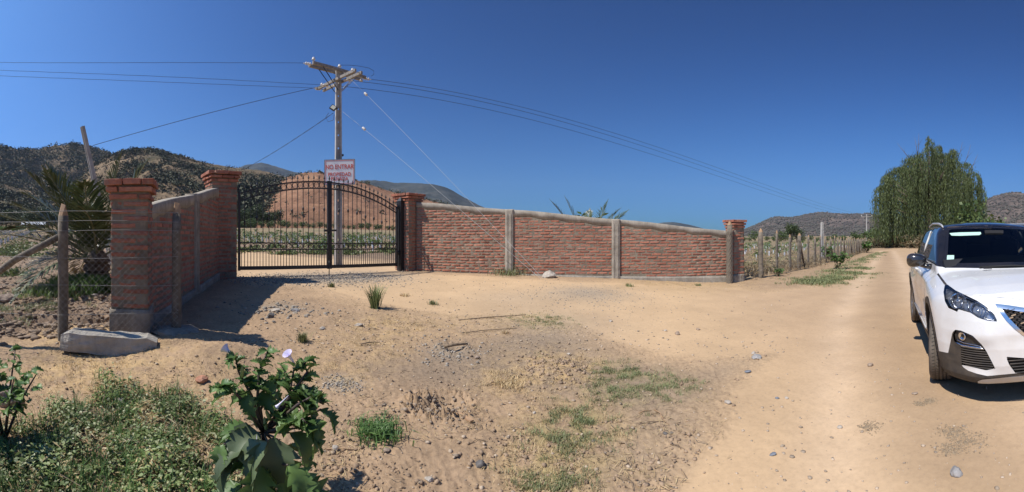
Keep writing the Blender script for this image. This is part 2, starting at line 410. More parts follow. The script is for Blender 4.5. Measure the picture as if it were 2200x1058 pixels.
    sel = t.ramp(t.noise(9, 3, .6, pos), [(.50, (0, 0, 0)), (.60, (1, 1, 1))])
    mk = t.n('ShaderNodeMath', operation='MULTIPLY'); t.l(peb, mk.inputs[0]); t.l(sel, mk.inputs[1])
    mk2 = t.n('ShaderNodeMath', operation='MULTIPLY'); t.l(mk.outputs[0], mk2.inputs[0]); mk2.inputs[1].default_value = .5
    pc = t.ramp(vo.outputs['Color'], [(.2, (.20, .17, .14)), (.8, (.58, .50, .40))])
    c3 = t.mix(mk2.outputs[0], c2, pc)
    t.l(c3, t.b.inputs['Base Color'])
    b1 = t.bump(t.noise(38, 6, .75, pos), .6, .014); b2 = t.bump(mk.outputs[0], .5, .006, b1)
    b3 = t.bump(t.noise(110, 4, .7, pos), .45, .006, b2); t.l(b3, t.b.inputs['Normal'])
    for nd_ in [n for n in t.t.nodes if n.type == 'BUMP']:
        ml = t.n('ShaderNodeMath', operation='MULTIPLY'); t.l(at_.outputs['Alpha'], ml.inputs[0]); ml.inputs[1].default_value = nd_.inputs['Strength'].default_value; t.l(ml.outputs[0], nd_.inputs['Strength'])
    # split the sheet by what it is: drive and track, ploughed field, verge
    fc = V[Fq].mean(1); a, b, _, _ = masks(fc[:, 0], fc[:, 1])
    cls = np.where(a > .5, 1, np.where(b > .5, 2, 0))
    for k, nm, lb in ((0, 'ground', 'dry bare soil verge with straw and pebbles in front of the brick walls'), (1, 'dirt_road', 'pale sandy dirt road and turning area in front of the gate'), (2, 'farm_field', 'ploughed brown farm field rising towards the hills')):
        f = Fq[cls == k]; used, inv = np.unique(f, return_inverse=True)
        me = np_mesh(nm, V[used], inv.reshape(-1, 4), t.m, True)
        ca = me.color_attributes.new('soil', 'FLOAT_COLOR', 'POINT'); ca.data.foreach_set('color', C[used].ravel())
        tag(link(nm, me), lb, None, None, 'structure')
build_ground()
# ------------------------------------------------------------------ masonry
def brick_mat():
    t = NT('brick_clay'); b = t.b; b.inputs['Roughness'].default_value = .9; b.inputs['Specular IOR Level'].default_value = .2
    oi = t.n('ShaderNodeObjectInfo').outputs['Random']; ri = t.n('ShaderNodeNewGeometry').outputs['Random Per Island']
    ad = t.n('ShaderNodeMath', operation='ADD'); t.l(oi, ad.inputs[0]); t.l(ri, ad.inputs[1])
    fr = t.n('ShaderNodeMath', operation='FRACT'); t.l(ad.outputs[0], fr.inputs[0])
    pos = geo_pos(t)
    col = t.ramp(fr.outputs[0], [(0, (.27, .115, .078)), (.25, (.34, .135, .088)), (.55, (.40, .158, .10)), (.8, (.45, .19, .125)), (1, (.33, .15, .11))])
    n1 = t.ramp(t.noise(14, 5, .65, pos), [(.3, (.72, .72, .72)), (.7, (1.18, 1.15, 1.12))])
    c = t.mix(1.0, col, n1, 'MULTIPLY')
    dirt = t.ramp(t.noise(5, 6, .7, pos), [(.52, (0, 0, 0)), (.70, (.75, .75, .75))])
    c = t.mix(dirt, c, (.30, .235, .175, 1))
    t.l(c, b.inputs['Base Color']); t.l(t.bump(t.noise(70, 5, .7, pos), .6, .006), b.inputs['Normal']); return t.m
M_BRICK = brick_mat()
def mortar_mat(name, c, c2, bs=.7):
    t = NT(name); b = t.b; b.inputs['Roughness'].default_value = .95; b.inputs['Specular IOR Level'].default_value = .15
    pos = geo_pos(t); c_ = t.ramp(t.noise(7, 6, .68, pos), [(.3, c), (.7, c2)])
    st = t.ramp(t.noise(1.7, 4, .6, pos), [(.35, (.78, .76, .74)), (.65, (1.08, 1.07, 1.05))])
    sp = t.n('ShaderNodeMapping'); sp.inputs['Scale'].default_value = (1, 1, .12); t.l(pos, sp.inputs[0])
    vert = t.ramp(t.noise(24, 4, .6, sp.outputs[0]), [(.35, (.86, .86, .86)), (.65, (1.06, 1.06, 1.06))])
    c3 = t.mix(.8, t.mix(1.0, c_, st, 'MULTIPLY'), vert, 'MULTIPLY')
    t.l(c3, b.inputs['Base Color']); t.l(t.bump(t.noise(38, 6, .72, pos), bs, .015), b.inputs['Normal']); return t.m
M_MORTAR = mortar_mat('mortar', (.20, .165, .125, 1), (.32, .27, .205, 1), .9)
M_CONC = mortar_mat('cast_concrete', (.30, .265, .215, 1), (.43, .385, .32, 1), .6)
M_CONC2 = mortar_mat('old_concrete', (.25, .22, .18, 1), (.40, .36, .30, 1), .8)

def rough_brick(L, D, H, seed):
    r = random.Random(seed); me = MB().box((0, 0, 0), (L, D, H)).mesh('brick', M_BRICK)
    bm = bmesh.new(); bm.from_mesh(me)
    bmesh.ops.subdivide_edges(bm, edges=[e for e in bm.edges if abs((e.verts[0].co - e.verts[1].co).x) > L * .5], cuts=2)
    bmesh.ops.bevel(bm, geom=[e for e in bm.edges if not e.is_boundary and e.calc_face_angle(0) > 1], offset=.006, segments=1, affect='EDGES')
    for v in bm.verts: v.co += Vector((r.uniform(-1, 1) * .005, r.uniform(-1, 1) * .0045, r.uniform(-1, 1) * .0035))
    bmesh.ops.triangulate(bm, faces=bm.faces[:])
    bm.to_mesh(me); bm.free(); return me
_bank = {}
def brick_of(L, D, H):
    key = (round(L / .012), round(D / .012), round(H / .006))
    if key not in _bank: _bank[key] = [rough_brick(L, D, H, hash(key) % 999 + k) for k in range(4)]
    return random.choice(_bank[key])
class Bricks:
    """gathers bricks of one thing; the 300 that show largest become parts, the rest one joined part"""
    def __init__(s, parent): s.p = parent; s.items = []
    def add(s, loc, rz, dims, tilt=.0): s.items.append((Vector(loc), rz + random.uniform(-1, 1) * .012, dims, random.uniform(-1, 1) * .012 + tilt))
    def finish(s, limit=300):
        base = s.p.matrix_basis
        def dist(it): w = base @ it[0]; return (w - Vector((0, 0, CAMZ))).length
        s.items.sort(key=dist)
        for k, (loc, rz, dims, tl) in enumerate(s.items[:limit]):
            o = link('brick', brick_of(*dims), s.p); o.location = loc; o.rotation_euler = (tl * .3, tl, rz)
        rest = s.items[limit:]
        if rest:
            vs = []; fs = []; n = 0
            for (loc, rz, dims, tl) in rest:
                me = brick_of(*dims); v = np.empty(len(me.vertices) * 3); me.vertices.foreach_get('co', v); v = v.reshape(-1, 3)
                f = np.empty(len(me.polygons) * 3, int); me.polygons.foreach_get('vertices', f)
                Mx = np.array(Euler((tl * .3, tl, rz)).to_matrix())
                vs.append(v @ Mx.T + np.array(loc)); fs.append(f.reshape(-1, 3) + n); n += len(v)
            o = link('bricks_joined', np_mesh('bricks_joined', np.concatenate(vs), np.concatenate(fs), M_BRICK), s.p); o['kind'] = 'stuff'
CO = .085          # course height
def slab(poly, y0, y1, mat, name, parent, amp=.006, step=.05, seed=0):
    """upright slab: outline poly in (x, z), thickness y0..y1, faces roughened"""
    xs = [p[0] for p in poly]; x0, x1 = min(xs), max(xs)
    lo = sorted([p for p in poly if p[2] == 0]); hi = sorted([p for p in poly if p[2] == 1])
    nx = max(2, int((x1 - x0) / step) + 1); X = np.linspace(x0, x1, nx)
    ZL = np.interp(X, [p[0] for p in lo], [p[1] for p in lo]); ZH = np.interp(X, [p[0] for p in hi], [p[1] for p in hi])
    nz = max(2, int((ZH - ZL).max() / step) + 1); T = np.linspace(0, 1, nz)
    XX, TT = np.meshgrid(X, T); ZZ = ZL[None] + (ZH - ZL)[None] * TT
    def side(yv, sg):
        yy = yv + sg * amp * (fbm(XX * 9, ZZ * 9, 3, seed) + .3); return np.stack([XX, yy, ZZ], -1).reshape(-1, 3)
    A = side(y0, -1); B = side(y1, 1); N = nx * nz; V = np.concatenate([A, B]); f = []
    idx = np.arange(N).reshape(nz, nx)
    q = np.stack([idx[:-1, :-1], idx[:-1, 1:], idx[1:, 1:], idx[1:, :-1]], -1).reshape(-1, 4)
    f.append(q); f.append(q[:, ::-1] + N)
    for e, rev in ((idx[-1], 1), (idx[0], 0), (idx[:, 0], 1), (idx[:, -1], 0)):
        qq = np.stack([e[:-1], e[1:], e[1:] + N, e[:-1] + N], -1); f.append(qq if rev else qq[:, ::-1])
    return link(name, np_mesh(name, V, np.concatenate(f), mat, False), parent)

def pillar(name, c, rz, w, z0, ztop, base_h, label, cap=3, seed=0, over=.022):
    """square brick pier: concrete foot, mortar core, courses of bricks, corbelled top"""
    root = empty(name, (c[0], c[1], z0), rz); tag(root, label, 'pillar', 'brick pillars of the gateway')
    H = ztop - z0; n = int(round((H - base_h) / CO)); co = (H - base_h) / n
    if base_h > 0:
        h = base_h + .25
        slab([(-w / 2 - .012, -.25, 0), (w / 2 + .012, -.25, 0), (-w / 2 - .012, base_h, 1), (w / 2 + .012, base_h, 1)], -w / 2 - .012, w / 2 + .012, M_CONC2, 'footing', root, .006, .06, seed)
    cw = w - .014
    slab([(-cw / 2, base_h if base_h > 0 else -.2, 0), (cw / 2, base_h if base_h > 0 else -.2, 0), (-cw / 2, H - .02, 1), (cw / 2, H - .02, 1)], -cw / 2, cw / 2, M_MORTAR, 'mortar_core', root, .007, .05, seed)
    B = Bricks(root); bl, bd = .28, .13
    for k in range(n):
        z = base_h + (k + .5) * co; ov = 0
        if k >= n - cap: ov = over * (k - (n - cap) + 1)
        W2 = w / 2 + ov; hh = co - (.028 if k < n - 1 else .012)
        if k < n - cap: hh = co - .035
        par = k % 2
        # four sides, each side runs from one corner to just before the next brick header
        for s in range(4):
            a = s * math.pi / 2; run = 2 * W2 - bd - .012
            off = -W2 if par else -W2 + bd + .012
            m = max(1, int(round(run / bl))); L = run / m
            for j in range(m):
                x = off + (j + .5) * L; y = -W2 + bd / 2 + random.uniform(-.005, .004)
                p = Matrix.Rotation(a, 3, 'Z') @ Vector((x, y, z + random.uniform(-.003, .003)))
                B.add(p, a, (L - .014, bd, hh))
    # filler slab inside the corbelled top
    MB().box((0, 0, H - cap * co / 2 - .006), (w - .05 + over, w - .05 + over, cap * co - .02)).build('mortar_cap', M_MORTAR, root)
    B.finish(); return root

def wall(name, a, b, ztop_a, ztop_b, label, cols, found=None, thick=.14, flip=1, coping=.13):
    """brick panel wall from a to b (plan), sloping concrete coping, cast columns at the given fractions"""
    a = Vector(a); b = Vector(b); d = (b - a); L = d.length; rz = math.atan2(d.y, d.x)
    z0 = min(G0s(*a), G0s(*b)) - .0; za = G0s(*a) - z0; zb = G0s(*b) - z0
    root = empty(name, (a.x, a.y, z0), rz); tag(root, label, 'wall')
    Ha, Hb = ztop_a - z0, ztop_b - z0
    gl = lambda x: za + (zb - za) * x / L
    tp = lambda x: Ha + (Hb - Ha) * x / L + .012 * math.sin(x * 2.1)
    slab([(0, -.2, 0), (L, -.2, 0), (0, tp(0) - coping + .03, 1), (L, tp(L) - coping + .03, 1)], -thick / 2 + .008, thick / 2 - .008, M_MORTAR, 'mortar_core', root, .008, .05, 5)
    # coping: its lower edge wanders over the stepped brick tops
    X = np.linspace(0, L, int(L / .06)); low = np.array([tp(x) - coping for x in X]) + .020 * fbm(X * 1.7, X * 0 + 3.3, 3, 77); low = np.floor((low + .045) / CO) * CO - .060 + .012; low = np.convolve(np.pad(low, 2, 'edge'), np.ones(5) / 5, 'valid') + .008 * fbm(X * 5, X * 0, 2, 15); top = np.array([tp(x) for x in X]) + .006 * fbm(X * 3, X * 0, 2, 5)
    rows = []
    for (yo, zz) in ((-thick / 2 - .003, low), (-thick / 2 - .004, top - .008), (-thick / 2 + .006, top), (thick / 2 - .006, top), (thick / 2 + .004, top - .008), (thick / 2 + .003, low)):
        yy = yo + .004 * fbm(X * 6 + yo * 90, X * 0 + yo * 50, 2, 6) * (1 if abs(yo) > .05 else .3); rows.append(np.stack([X, yy, zz], -1))
    V = np.concatenate(rows); n = len(X); Q = []
    for r in range(6):
        i0 = r * n; i1 = ((r + 1) % 6) * n; q = np.stack([i0 + np.arange(n - 1), i0 + np.arange(1, n), i1 + np.arange(1, n), i1 + np.arange(n - 1)], -1); Q.append(q)
    Q.append(np.array([[0, n, 5 * n, 4 * n], [n, 2 * n, 3 * n, 4 * n]])); Q.append(np.array([[n - 1, 2 * n - 1, 6 * n - 1, 5 * n - 1][::-1], [2 * n - 1, 3 * n - 1, 4 * n - 1, 5 * n - 1][::-1]]))
    link('coping', np_mesh('coping', V, np.concatenate(Q), M_CONC, False), root)
    cw = .23; cxs = [f * L for f in cols]
    for cx in cxs:
        me = slab([(cx - cw / 2, -.2, 0), (cx + cw / 2, -.2, 0), (cx - cw / 2, tp(cx) + .004, 1), (cx + cw / 2, tp(cx) + .004, 1)], -thick / 2 - .035, thick / 2 + .035, M_CONC, 'concrete_column', root, .008, .04, int(cx * 10))
        for k in range(2):      # board marks of the form work
            MB().box((cx - .05 + k * .1, -thick / 2 - .045, tp(cx) * .5), (.018, .012, tp(cx) - .25)).build('form_ridge', M_CONC, root)
    if found:
        x0, x1, hgt = found
        slab([(x0, -.25, 0), (x1, -.25, 0), (x0, gl(x0) + hgt * .6, 1), (x1, gl(x1) + hgt, 1)], -thick / 2 - .03, thick / 2 + .03, M_CONC2, 'foundation_beam', root, .006, .05, 9)
    B = Bricks(root); bl = .265; edges = [0] + cxs + [L]
    ncs = int(max(Ha, Hb) / CO) + 2
    for i in range(len(edges) - 1):
        xa = edges[i] + (cw / 2 if i > 0 else 0); xb = edges[i + 1] - (cw / 2 if i < len(edges) - 2 else 0)
        for k in range(ncs):
            z = (k + .5) * CO - .06
            off = (k % 2) * .15 + random.uniform(-.02, .02); x = xa - off
            while x < xb:
                l = bl + random.uniform(-.012, .012); s, e = max(x + .012, xa + .004), min(x + l + .012, xb - .004)
                x += l + .028
                if e - s < .05: continue
                mx = (s + e) / 2
                lim = np.interp([s, mx, e], X, low).min()
                if z + CO / 2 - .01 > lim + .02: continue
                bottom = gl(mx) - .04
                if found and found[0] <= mx <= found[1]: bottom = gl(mx) + hgt * np.interp(mx, [found[0], found[1]], [.6, 1])
                if z - CO / 2 < bottom - .02: continue
                B.add((mx, random.uniform(-.004, .004), z + random.uniform(-.003, .003) + .004 * math.sin(mx * 3)), 0, (round((e - s) / .024) * .024, thick, CO - .034))
    B.finish(); return root

pgr = math.atan2(gdir.y, gdir.x)
pillar('brick_pillar', (LP.x, LP.y), math.atan2(.717, .697), .44, .26, 2.07, .31, 'near brick pillar on a concrete foot behind the wire fence, left', seed=1)
pillar('brick_pillar', (GL.x, GL.y), pgr, .60, G0s(*GL) - .02, 2.90, 0, 'wide brick gate pillar at the hinge side of the left gate leaf, shaded', seed=2, over=.03)
pillar('brick_pillar', (GR.x, GR.y), pgr, .60, G0s(*GR) - .02, 2.74, 0, 'sunlit wide brick gate pillar beside the tall black steel post', seed=3, over=.03)
pillar('brick_pillar', (EP.x, EP.y), R(8), .40, .05, 1.90, .24, 'slim brick pillar ending the long brick wall next to the field fence', seed=4)
# right wing wall: from the right gate pillar to the end pillar
wa = GR + Vector((.30, -.10)); wb = EP + Vector((-.20, .04))
wall('brick_wall', wa, wb, 2.46, 1.56, 'long sunlit brick wall with sloping concrete coping right of the gate', [(0.318), (0.643)], found=(3.3, (wb - wa).length, .17))
# left wing wall
wa2 = LP + Vector((-.10, .28)); wb2 = GL + Vector((.12, -.30))
wall('brick_wall', wa2, wb2, 1.80, 2.50, 'shaded brick wall with pale sloping coping between the near pillar and the gate', [(0.52)], found=(0, (wb2 - wa2).length, .16))
# ------------------------------------------------------------------ foliage helpers
def quads(pos, nrm, side, w, l, bend=0.0):
    """leaf quads: pos (n,3) base, side/len directions, returns V (n*4,3), F (n,4); a leaf is a kite"""
    n = len(pos); w = np.broadcast_to(np.asarray(w, float), (n,))[:, None]; l = np.broadcast_to(np.asarray(l, float), (n,))[:, None]
    a = pos; b = pos + nrm * l * .5 + side * w * .5; c = pos + nrm * l - np.array([0, 0, 1.0]) * bend * l; d = pos + nrm * l * .5 - side * w * .5
    V = np.stack([a, b, c, d], 1).reshape(-1, 3); return V, np.arange(4 * n).reshape(-1, 4)
def rdir(n, g=rng):
    v = g.normal(size=(n, 3)); return v / np.linalg.norm(v, axis=1)[:, None]
def perp(a, g=rng):
    v = np.cross(a, rdir(len(a), g)); return v / (np.linalg.norm(v, axis=1)[:, None] + 1e-9)
def ico(sub):
    bm = bmesh.new(); bmesh.ops.create_icosphere(bm, subdivisions=sub, radius=1)
    V = np.array([v.co[:] for v in bm.verts]); Fc = np.array([[v.index for v in f.verts] for f in bm.faces]); bm.free(); return V, Fc
ICO1, ICO2 = ico(1), ico(2)
def blobs(cen, rad, sub=1, squash=.85, g=rng, lump=.42):
    bv, bf = ICO1 if sub == 1 else ICO2; n = len(cen); k = len(bv)
    a = g.uniform(0, 6.28, n); ca, sa = np.cos(a)[:, None], np.sin(a)[:, None]
    x = bv[:, 0] * ca - bv[:, 1] * sa; y = bv[:, 0] * sa + bv[:, 1] * ca; z = np.repeat(bv[None, :, 2], n, 0)
    r = (1 + g.uniform(-lump, lump, (n, k))) * rad[:, None]
    V = np.stack([x * r * g.uniform(.85, 1.2, (n, 1)), y * r * g.uniform(.85, 1.2, (n, 1)), z * r * squash], -1) + cen[:, None, :]
    return V.reshape(-1, 3), (bf[None] + (np.arange(n) * k)[:, None, None]).reshape(-1, 3)
M_SCRUB = leafmat('scrub_leaves', (.050, .058, .030, 1), (.115, .112, .062, 1), .35, 0, .8)
M_SCRUB2 = leafmat('dry_scrub_leaves', (.085, .078, .050, 1), (.17, .14, .095, 1), .35, 0, .8)
M_TREEG = leafmat('tree_leaves', (.035, .055, .02, 1), (.085, .11, .04, 1), .3, .15)
M_BUSHG = leafmat('bush_leaves', (.05, .085, .025, 1), (.13, .17, .055, 1), .3, .2)
M_BARK = simple('bark', (.10, .075, .055, 1), .9, (.19, .15, .115, 1), 12, bump=.6)
M_SCRUB3 = leafmat('far_dry_scrub', (.062, .058, .045, 1), (.105, .092, .074, 1), .25, 0, .8)
# ------------------------------------------------------------------ hills
def hill_mat(name, c1, c2, c3, sc):
    t = NT(name); t.b.inputs['Roughness'].default_value = .95; t.b.inputs['Specular IOR Level'].default_value = .1
    pos = geo_pos(t)
    a = t.ramp(t.noise(sc, 7, .62, pos, .4), [(.36, c1), (.5, c2), (.66, c3)])
    b = t.ramp(t.noise(sc * 9, 5, .7, pos), [(.3, (.72, .72, .74)), (.7, (1.2, 1.18, 1.15))])
    t.l(t.mix(1.0, a, b, 'MULTIPLY'), t.b.inputs['Base Color'])
    t.l(t.bump(t.noise(sc * 14, 6, .7, pos), .9, .6 / sc * .05), t.b.inputs['Normal']); return t.m
def hill(name, label, crest, dc, df, mat, seed, amp=.22, nw=.02, back=.7, foot=None, sharp=1.0):
    us = np.array([c[0] for c in crest], float); vv = np.array([c[1] for c in crest], float)
    A = np.arange(th(us[0]), th(us[-1]), .0035); uu = A * F + 1100
    vc = np.interp(uu, us, vv)
    for _ in range(2): vc = np.convolve(np.pad(vc, 4, 'edge'), np.ones(9) / 9, 'valid')
    H = CAMZ + (508 - vc) * dc / F
    T = np.concatenate([np.linspace(0, 1, 70), np.linspace(1.03, 1 + back, 16)])
    def ev(a, t):
        u = a * F + 1100; Hc = np.interp(u, uu, H)
        d = df + (dc - df) * t; x, y = d * np.sin(a), d * np.cos(a)
        zf = G0(P(1100, df)[0] + 0 * x, 0 * x + df) if False else (foot if foot is not None else 0.0)
        zf = zf * np.ones_like(x)
        s = np.where(t <= 1, np.clip(t, 0, 1) ** sharp * (1.0 - .12 * np.sin(np.clip(t, 0, 1) * np.pi)), 1 - (np.clip((t - 1) / back, 0, 1)) ** 1.3 * .9)
        hh = (Hc - zf) * s
        rid = (.5 - np.abs(fbm(x * nw, y * nw, 4, seed))) * 1.2
        env = np.clip(t, 0, 1) * (1 - np.clip(t, 0, 1)) * 4
        hh = hh + (Hc - zf) * amp * (rid - .25) * env + (Hc - zf) * .02 * fbm(x * nw * 6, y * nw * 6, 3, seed + 5) * np.clip(t * 4, 0, 1)
        return x, y, zf + hh - (1 - np.clip(t * 12, 0, 1)) * 3
    AA, TT = np.meshgrid(A, T); X, Y, Z = ev(AA, TT); n = len(A); m = len(T)
    i = np.arange(m - 1)[:, None] * n; j = np.arange(n - 1)[None, :]
    Q = np.stack([i + j, i + n + j, i + n + j + 1, i + j + 1], -1).reshape(-1, 4)
    o = tag(link(name, np_mesh(name, np.stack([X, Y, Z], -1).reshape(-1, 3), Q[:, ::-1], mat, True)), label, None, None, 'structure')
    return ev, (A[0], A[-1])
def scrub(ev, ar, n, size, name, label, mat, seed, cover=.0, leafy=0, tr=(0, 1.02), power=1.0, cn=.012, lift=.35, urange=None):
    g = np.random.default_rng(seed)
    a = g.uniform(ar[0], ar[1], n * 3) if urange is None else g.uniform(th(urange[0]), th(urange[1]), n * 3)
    t = tr[0] + (tr[1] - tr[0]) * g.uniform(0, 1, n * 3) ** power
    x, y, z = ev(a, t); k = fbm(x * cn, y * cn, 4, seed) + g.uniform(-.25, .25, n * 3) > cover
    x, y, z = x[k][:n], y[k][:n], z[k][:n]
    r = size * g.uniform(.3, 1.0, len(x)) ** 1.3 * .62
    if leafy:
        m = leafy; R3 = np.repeat(r, m)[:, None]; pos = np.repeat(np.stack([x, y, z + r * .5], -1), m, 0) + g.normal(size=(len(x) * m, 3)) * R3 * np.array([.55, .55, .4]); d = rdir(len(pos), g); d[:, 2] = np.abs(d[:, 2]) * .8
        V, Fc = quads(pos, d, perp(d, g), R3[:, 0] * .75, R3[:, 0] * g.uniform(.6, 1.3, len(pos)), .2)
    else: V, Fc = blobs(np.stack([x, y, z + r * lift], -1), r, 1, .85, g)
    return tag(link(name, np_mesh(name, V, Fc, mat, False)), label, None, None, 'stuff')
HM_L = hill_mat('scrub_hill_earth', (.10, .085, .05, 1), (.19, .14, .085, 1), (.29, .205, .125, 1), .02)
HM_T = hill_mat('bare_hill_earth', (.19, .105, .062, 1), (.26, .14, .083, 1), (.33, .19, .11, 1), .03)
HM_B = hill_mat('far_mountain_hazed', (.04, .047, .045, 1), (.062, .068, .062, 1), (.11, .10, .085, 1), .006)  # bluish grey of distance haze mixed into the far mountain colours
HM_R = hill_mat('dry_hill_earth', (.085, .07, .060, 1), (.125, .10, .085, 1), (.18, .14, .115, 1), .010)

ev, ar = hill('scrub_hill', 'dark scrub-covered mountain with the highest summit, behind the left hills', [(-300, 330), (-60, 318), (0, 312), (40, 322), (90, 320), (130, 309), (165, 308), (195, 316), (240, 330), (300, 372), (360, 420)], 760, 480, HM_L, 31, .2, .010, foot=8)
scrub(ev, ar, 15000, 6.5, 'scrub_bushes', 'dense dark evergreen scrub covering the far summit', M_SCRUB, 5, -.42, 6, tr=(.25, 1.03))
ev, ar = hill('scrub_hill', 'nearer scrub-covered hill rising above the left brick wall, with pale bare patches', [(-320, 372), (-100, 380), (0, 392), (60, 410), (110, 422), (160, 398), (205, 352), (250, 328), (300, 319), (350, 324), (400, 338), (450, 352), (500, 360), (560, 366), (610, 380), (680, 400), (760, 470)], 470, 215, HM_L, 12, .26, .014, foot=7)
scrub(ev, ar, 15000, 4.0, 'scrub_bushes', 'dark green bushes thick on the nearer left hill', M_SCRUB, 6, .06, 9, tr=(.05, 1.02), cn=.016, power=.75)
scrub(ev, ar, 7000, 3.2, 'scrub_bushes', 'dry olive bushes scattered on the pale slopes of the nearer left hill', M_SCRUB2, 7, -.3, 7, tr=(.03, 1.02), cn=.02)
scrub(ev, ar, 3000, 5.5, 'scrub_bushes', 'dark tree belt in the gully left of the bare hill', M_SCRUB, 16, -.6, 10, tr=(.0, .5), urange=(490, 556))
ev, ar = hill('bare_hill', 'bare reddish brown rounded hill framed by the gate', [(430, 512), (480, 500), (518, 482), (545, 450), (568, 418), (594, 392), (625, 379), (655, 371), (690, 369), (730, 376), (780, 392), (840, 412), (900, 425), (980, 445), (1060, 470), (1130, 500)], 400, 205, HM_T, 22, .13, .022, foot=5.5, sharp=.75)
scrub(ev, ar, 260, 4.0, 'scrub_bushes', 'a few dark bushes along the crest of the bare hill', M_SCRUB, 8, -.4, 14, tr=(.93, 1.03))
scrub(ev, ar, 120, 2.6, 'scrub_bushes', 'scattered small shrubs low on the bare hill', M_SCRUB, 9, -.5, 10, tr=(.02, .4))
hill('far_mountain', 'distant hazy blue peak left of the warning sign', [(400, 440), (470, 385), (510, 360), (548, 350), (570, 349), (600, 360), (640, 372), (700, 384), (780, 410)], 2600, 1500, HM_B, 41, .35, .002, foot=0)
ev, ar = hill('far_mountain', 'distant blue-grey mountain with a steep right shoulder behind the long brick wall', [(640, 400), (700, 392), (760, 389), (800, 386), (850, 393), (900, 394), (940, 396), (970, 408), (1000, 426), (1030, 442), (1060, 455), (1110, 480), (1160, 505)], 2100, 1200, HM_B, 43, .3, .0028, foot=0)
hill('far_mountain', 'low distant hill just showing above the right half of the long brick wall', [(1330, 508), (1380, 488), (1420, 478), (1450, 477), (1490, 485), (1540, 500), (1570, 508)], 2300, 1500, HM_B, 44, .3, .003, foot=0)
ev, ar = hill('dry_hill', 'grey-brown twin-peaked hill range beyond the field fence', [(1500, 512), (1570, 502), (1610, 490), (1640, 476), (1665, 464), (1690, 468), (1712, 467), (1740, 458), (1765, 455), (1800, 459), (1830, 461), (1860, 458), (1890, 462), (1920, 470), (1990, 478), (2060, 470), (2120, 480)], 1500, 800, HM_R, 51, .42, .0045, foot=0)
scrub(ev, ar, 14000, 5.5, 'scrub_bushes', 'grey-green scrub dotting the twin-peaked range', M_SCRUB3, 11, -.25, tr=(.02, 1.02), cn=.006)
ev, ar = hill('dry_hill', 'brown hill rising behind the car at the right edge', [(2020, 505), (2060, 470), (2090, 446), (2115, 432), (2140, 420), (2165, 413), (2200, 415), (2260, 424), (2400, 440), (2560, 500)], 1100, 560, HM_R, 52, .3, .006, foot=0)
scrub(ev, ar, 9000, 4.6, 'scrub_bushes', 'dry scrub dotting the brown hill behind the car', M_SCRUB3, 13, -.25, tr=(.02, 1.02), cn=.008)
# ------------------------------------------------------------------ field trees (mid distance)
def tree_meshes(seed, h, w, nq, leafl, trunk=.25, mat=M_TREEG):
    g = np.random.default_rng(seed)
    nc = 16; cc = g.normal(size=(nc, 3)); cc /= np.linalg.norm(cc, axis=1)[:, None]
    cc *= g.uniform(.35, .85, (nc, 1)); cc = cc * np.array([w / 2, w / 2, h * (1 - trunk) / 2]) + np.array([0, 0, h * (trunk + (1 - trunk) / 2)])
    pos = cc[g.integers(0, nc, nq)] + g.normal(size=(nq, 3)) * np.array([w, w, h * .8]) * .115
    d = rdir(nq, g); d[:, 2] = d[:, 2] * .7 + .1
    V, Q = quads(pos, d, perp(d, g), leafl * g.uniform(.5, .9, nq), leafl * g.uniform(.7, 1.3, nq), .1)
    crown = np_mesh('crown', V, Q, mat)
    mb = MB(); mb.tube([(0, 0, -.3), (.05 * w, 0, h * trunk), (.02 * w, .03 * w, h * .7)], [.045 * w + .05, .035 * w, .012 * w], 7)
    for k in range(5):
        a = k * 1.3 + seed; mb.tube([(0.03 * w, 0, h * (trunk + .06 * k)), (math.cos(a) * w * .18, math.sin(a) * w * .18, h * (trunk + .15 + .07 * k)), (math.cos(a) * w * .34, math.sin(a) * w * .34, h * (trunk + .3 + .07 * k))], [.02 * w, .014 * w, .005 * w], 5)
    return crown, mb.mesh('trunk', M_BARK)
def put_tree(meshes, name, loc, s, rz, label, group, cat='tree'):
    r = empty(name, loc, rz); r.scale = (s, s, s * random.uniform(.9, 1.15)); tag(r, label, cat, group)
    link('crown', meshes[0], r); link('trunk', meshes[1], r); return r
TM = [tree_meshes(k, 9, 7, 900, .75) for k in range(3)]
BM = [tree_meshes(20 + k, 3, 3.6, 420, .42, .08, M_BUSHG) for k in range(3)]
for k in range(20):
    u = 3 + k * 7.4 + random.uniform(-3, 3); x, y = P(u, 203 + random.uniform(-6, 14))
    put_tree(TM[k % 3], 'dark_tree', (x, y, G0s(x, y)), random.uniform(.75, 1.1), random.uniform(0, 6), ORD[k] + ' dark tree from the left in the row behind the white-roofed shed', 'dark trees at the foot of the left hills')
for k in range(26):
    u = 505 + k * 14.2 + random.uniform(-4, 4); x, y = P(u, 168 + random.uniform(-5, 8)); s = random.uniform(.6, 1.1) * (1.3 if k < 8 else 1)
    put_tree(BM[k % 3], 'green_bush', (x, y, G0s(x, y)), s, random.uniform(0, 6), ORD[k] + ' bush from the left in the hedge below the bare hill', 'hedge bushes beyond the field', 'bush')
for k in range(9):
    u = 508 + k * 11 + random.uniform(-4, 4); x, y = P(u, 192 + random.uniform(-6, 8))
    put_tree(TM[k % 3], 'dark_tree', (x, y, G0s(x, y)), random.uniform(.8, 1.25), random.uniform(0, 6), ORD[k] + ' dark tree from the left seen through the left gate leaf', 'dark trees seen through the gate')
for k in range(22):
    u = 1598 + k * 13 + random.uniform(-6, 6); x, y = P(u, 118 + random.uniform(-8, 25)); s = random.uniform(.5, 1.0) * (1.25 if k in (2, 6, 7, 18, 19) else .8)
    put_tree(BM[k % 3], 'green_bush', (x, y, G0s(x, y)), s, random.uniform(0, 6), ORD[k] + ' low bush from the left at the far edge of the right field', 'bushes at the far edge of the right field', 'bush')
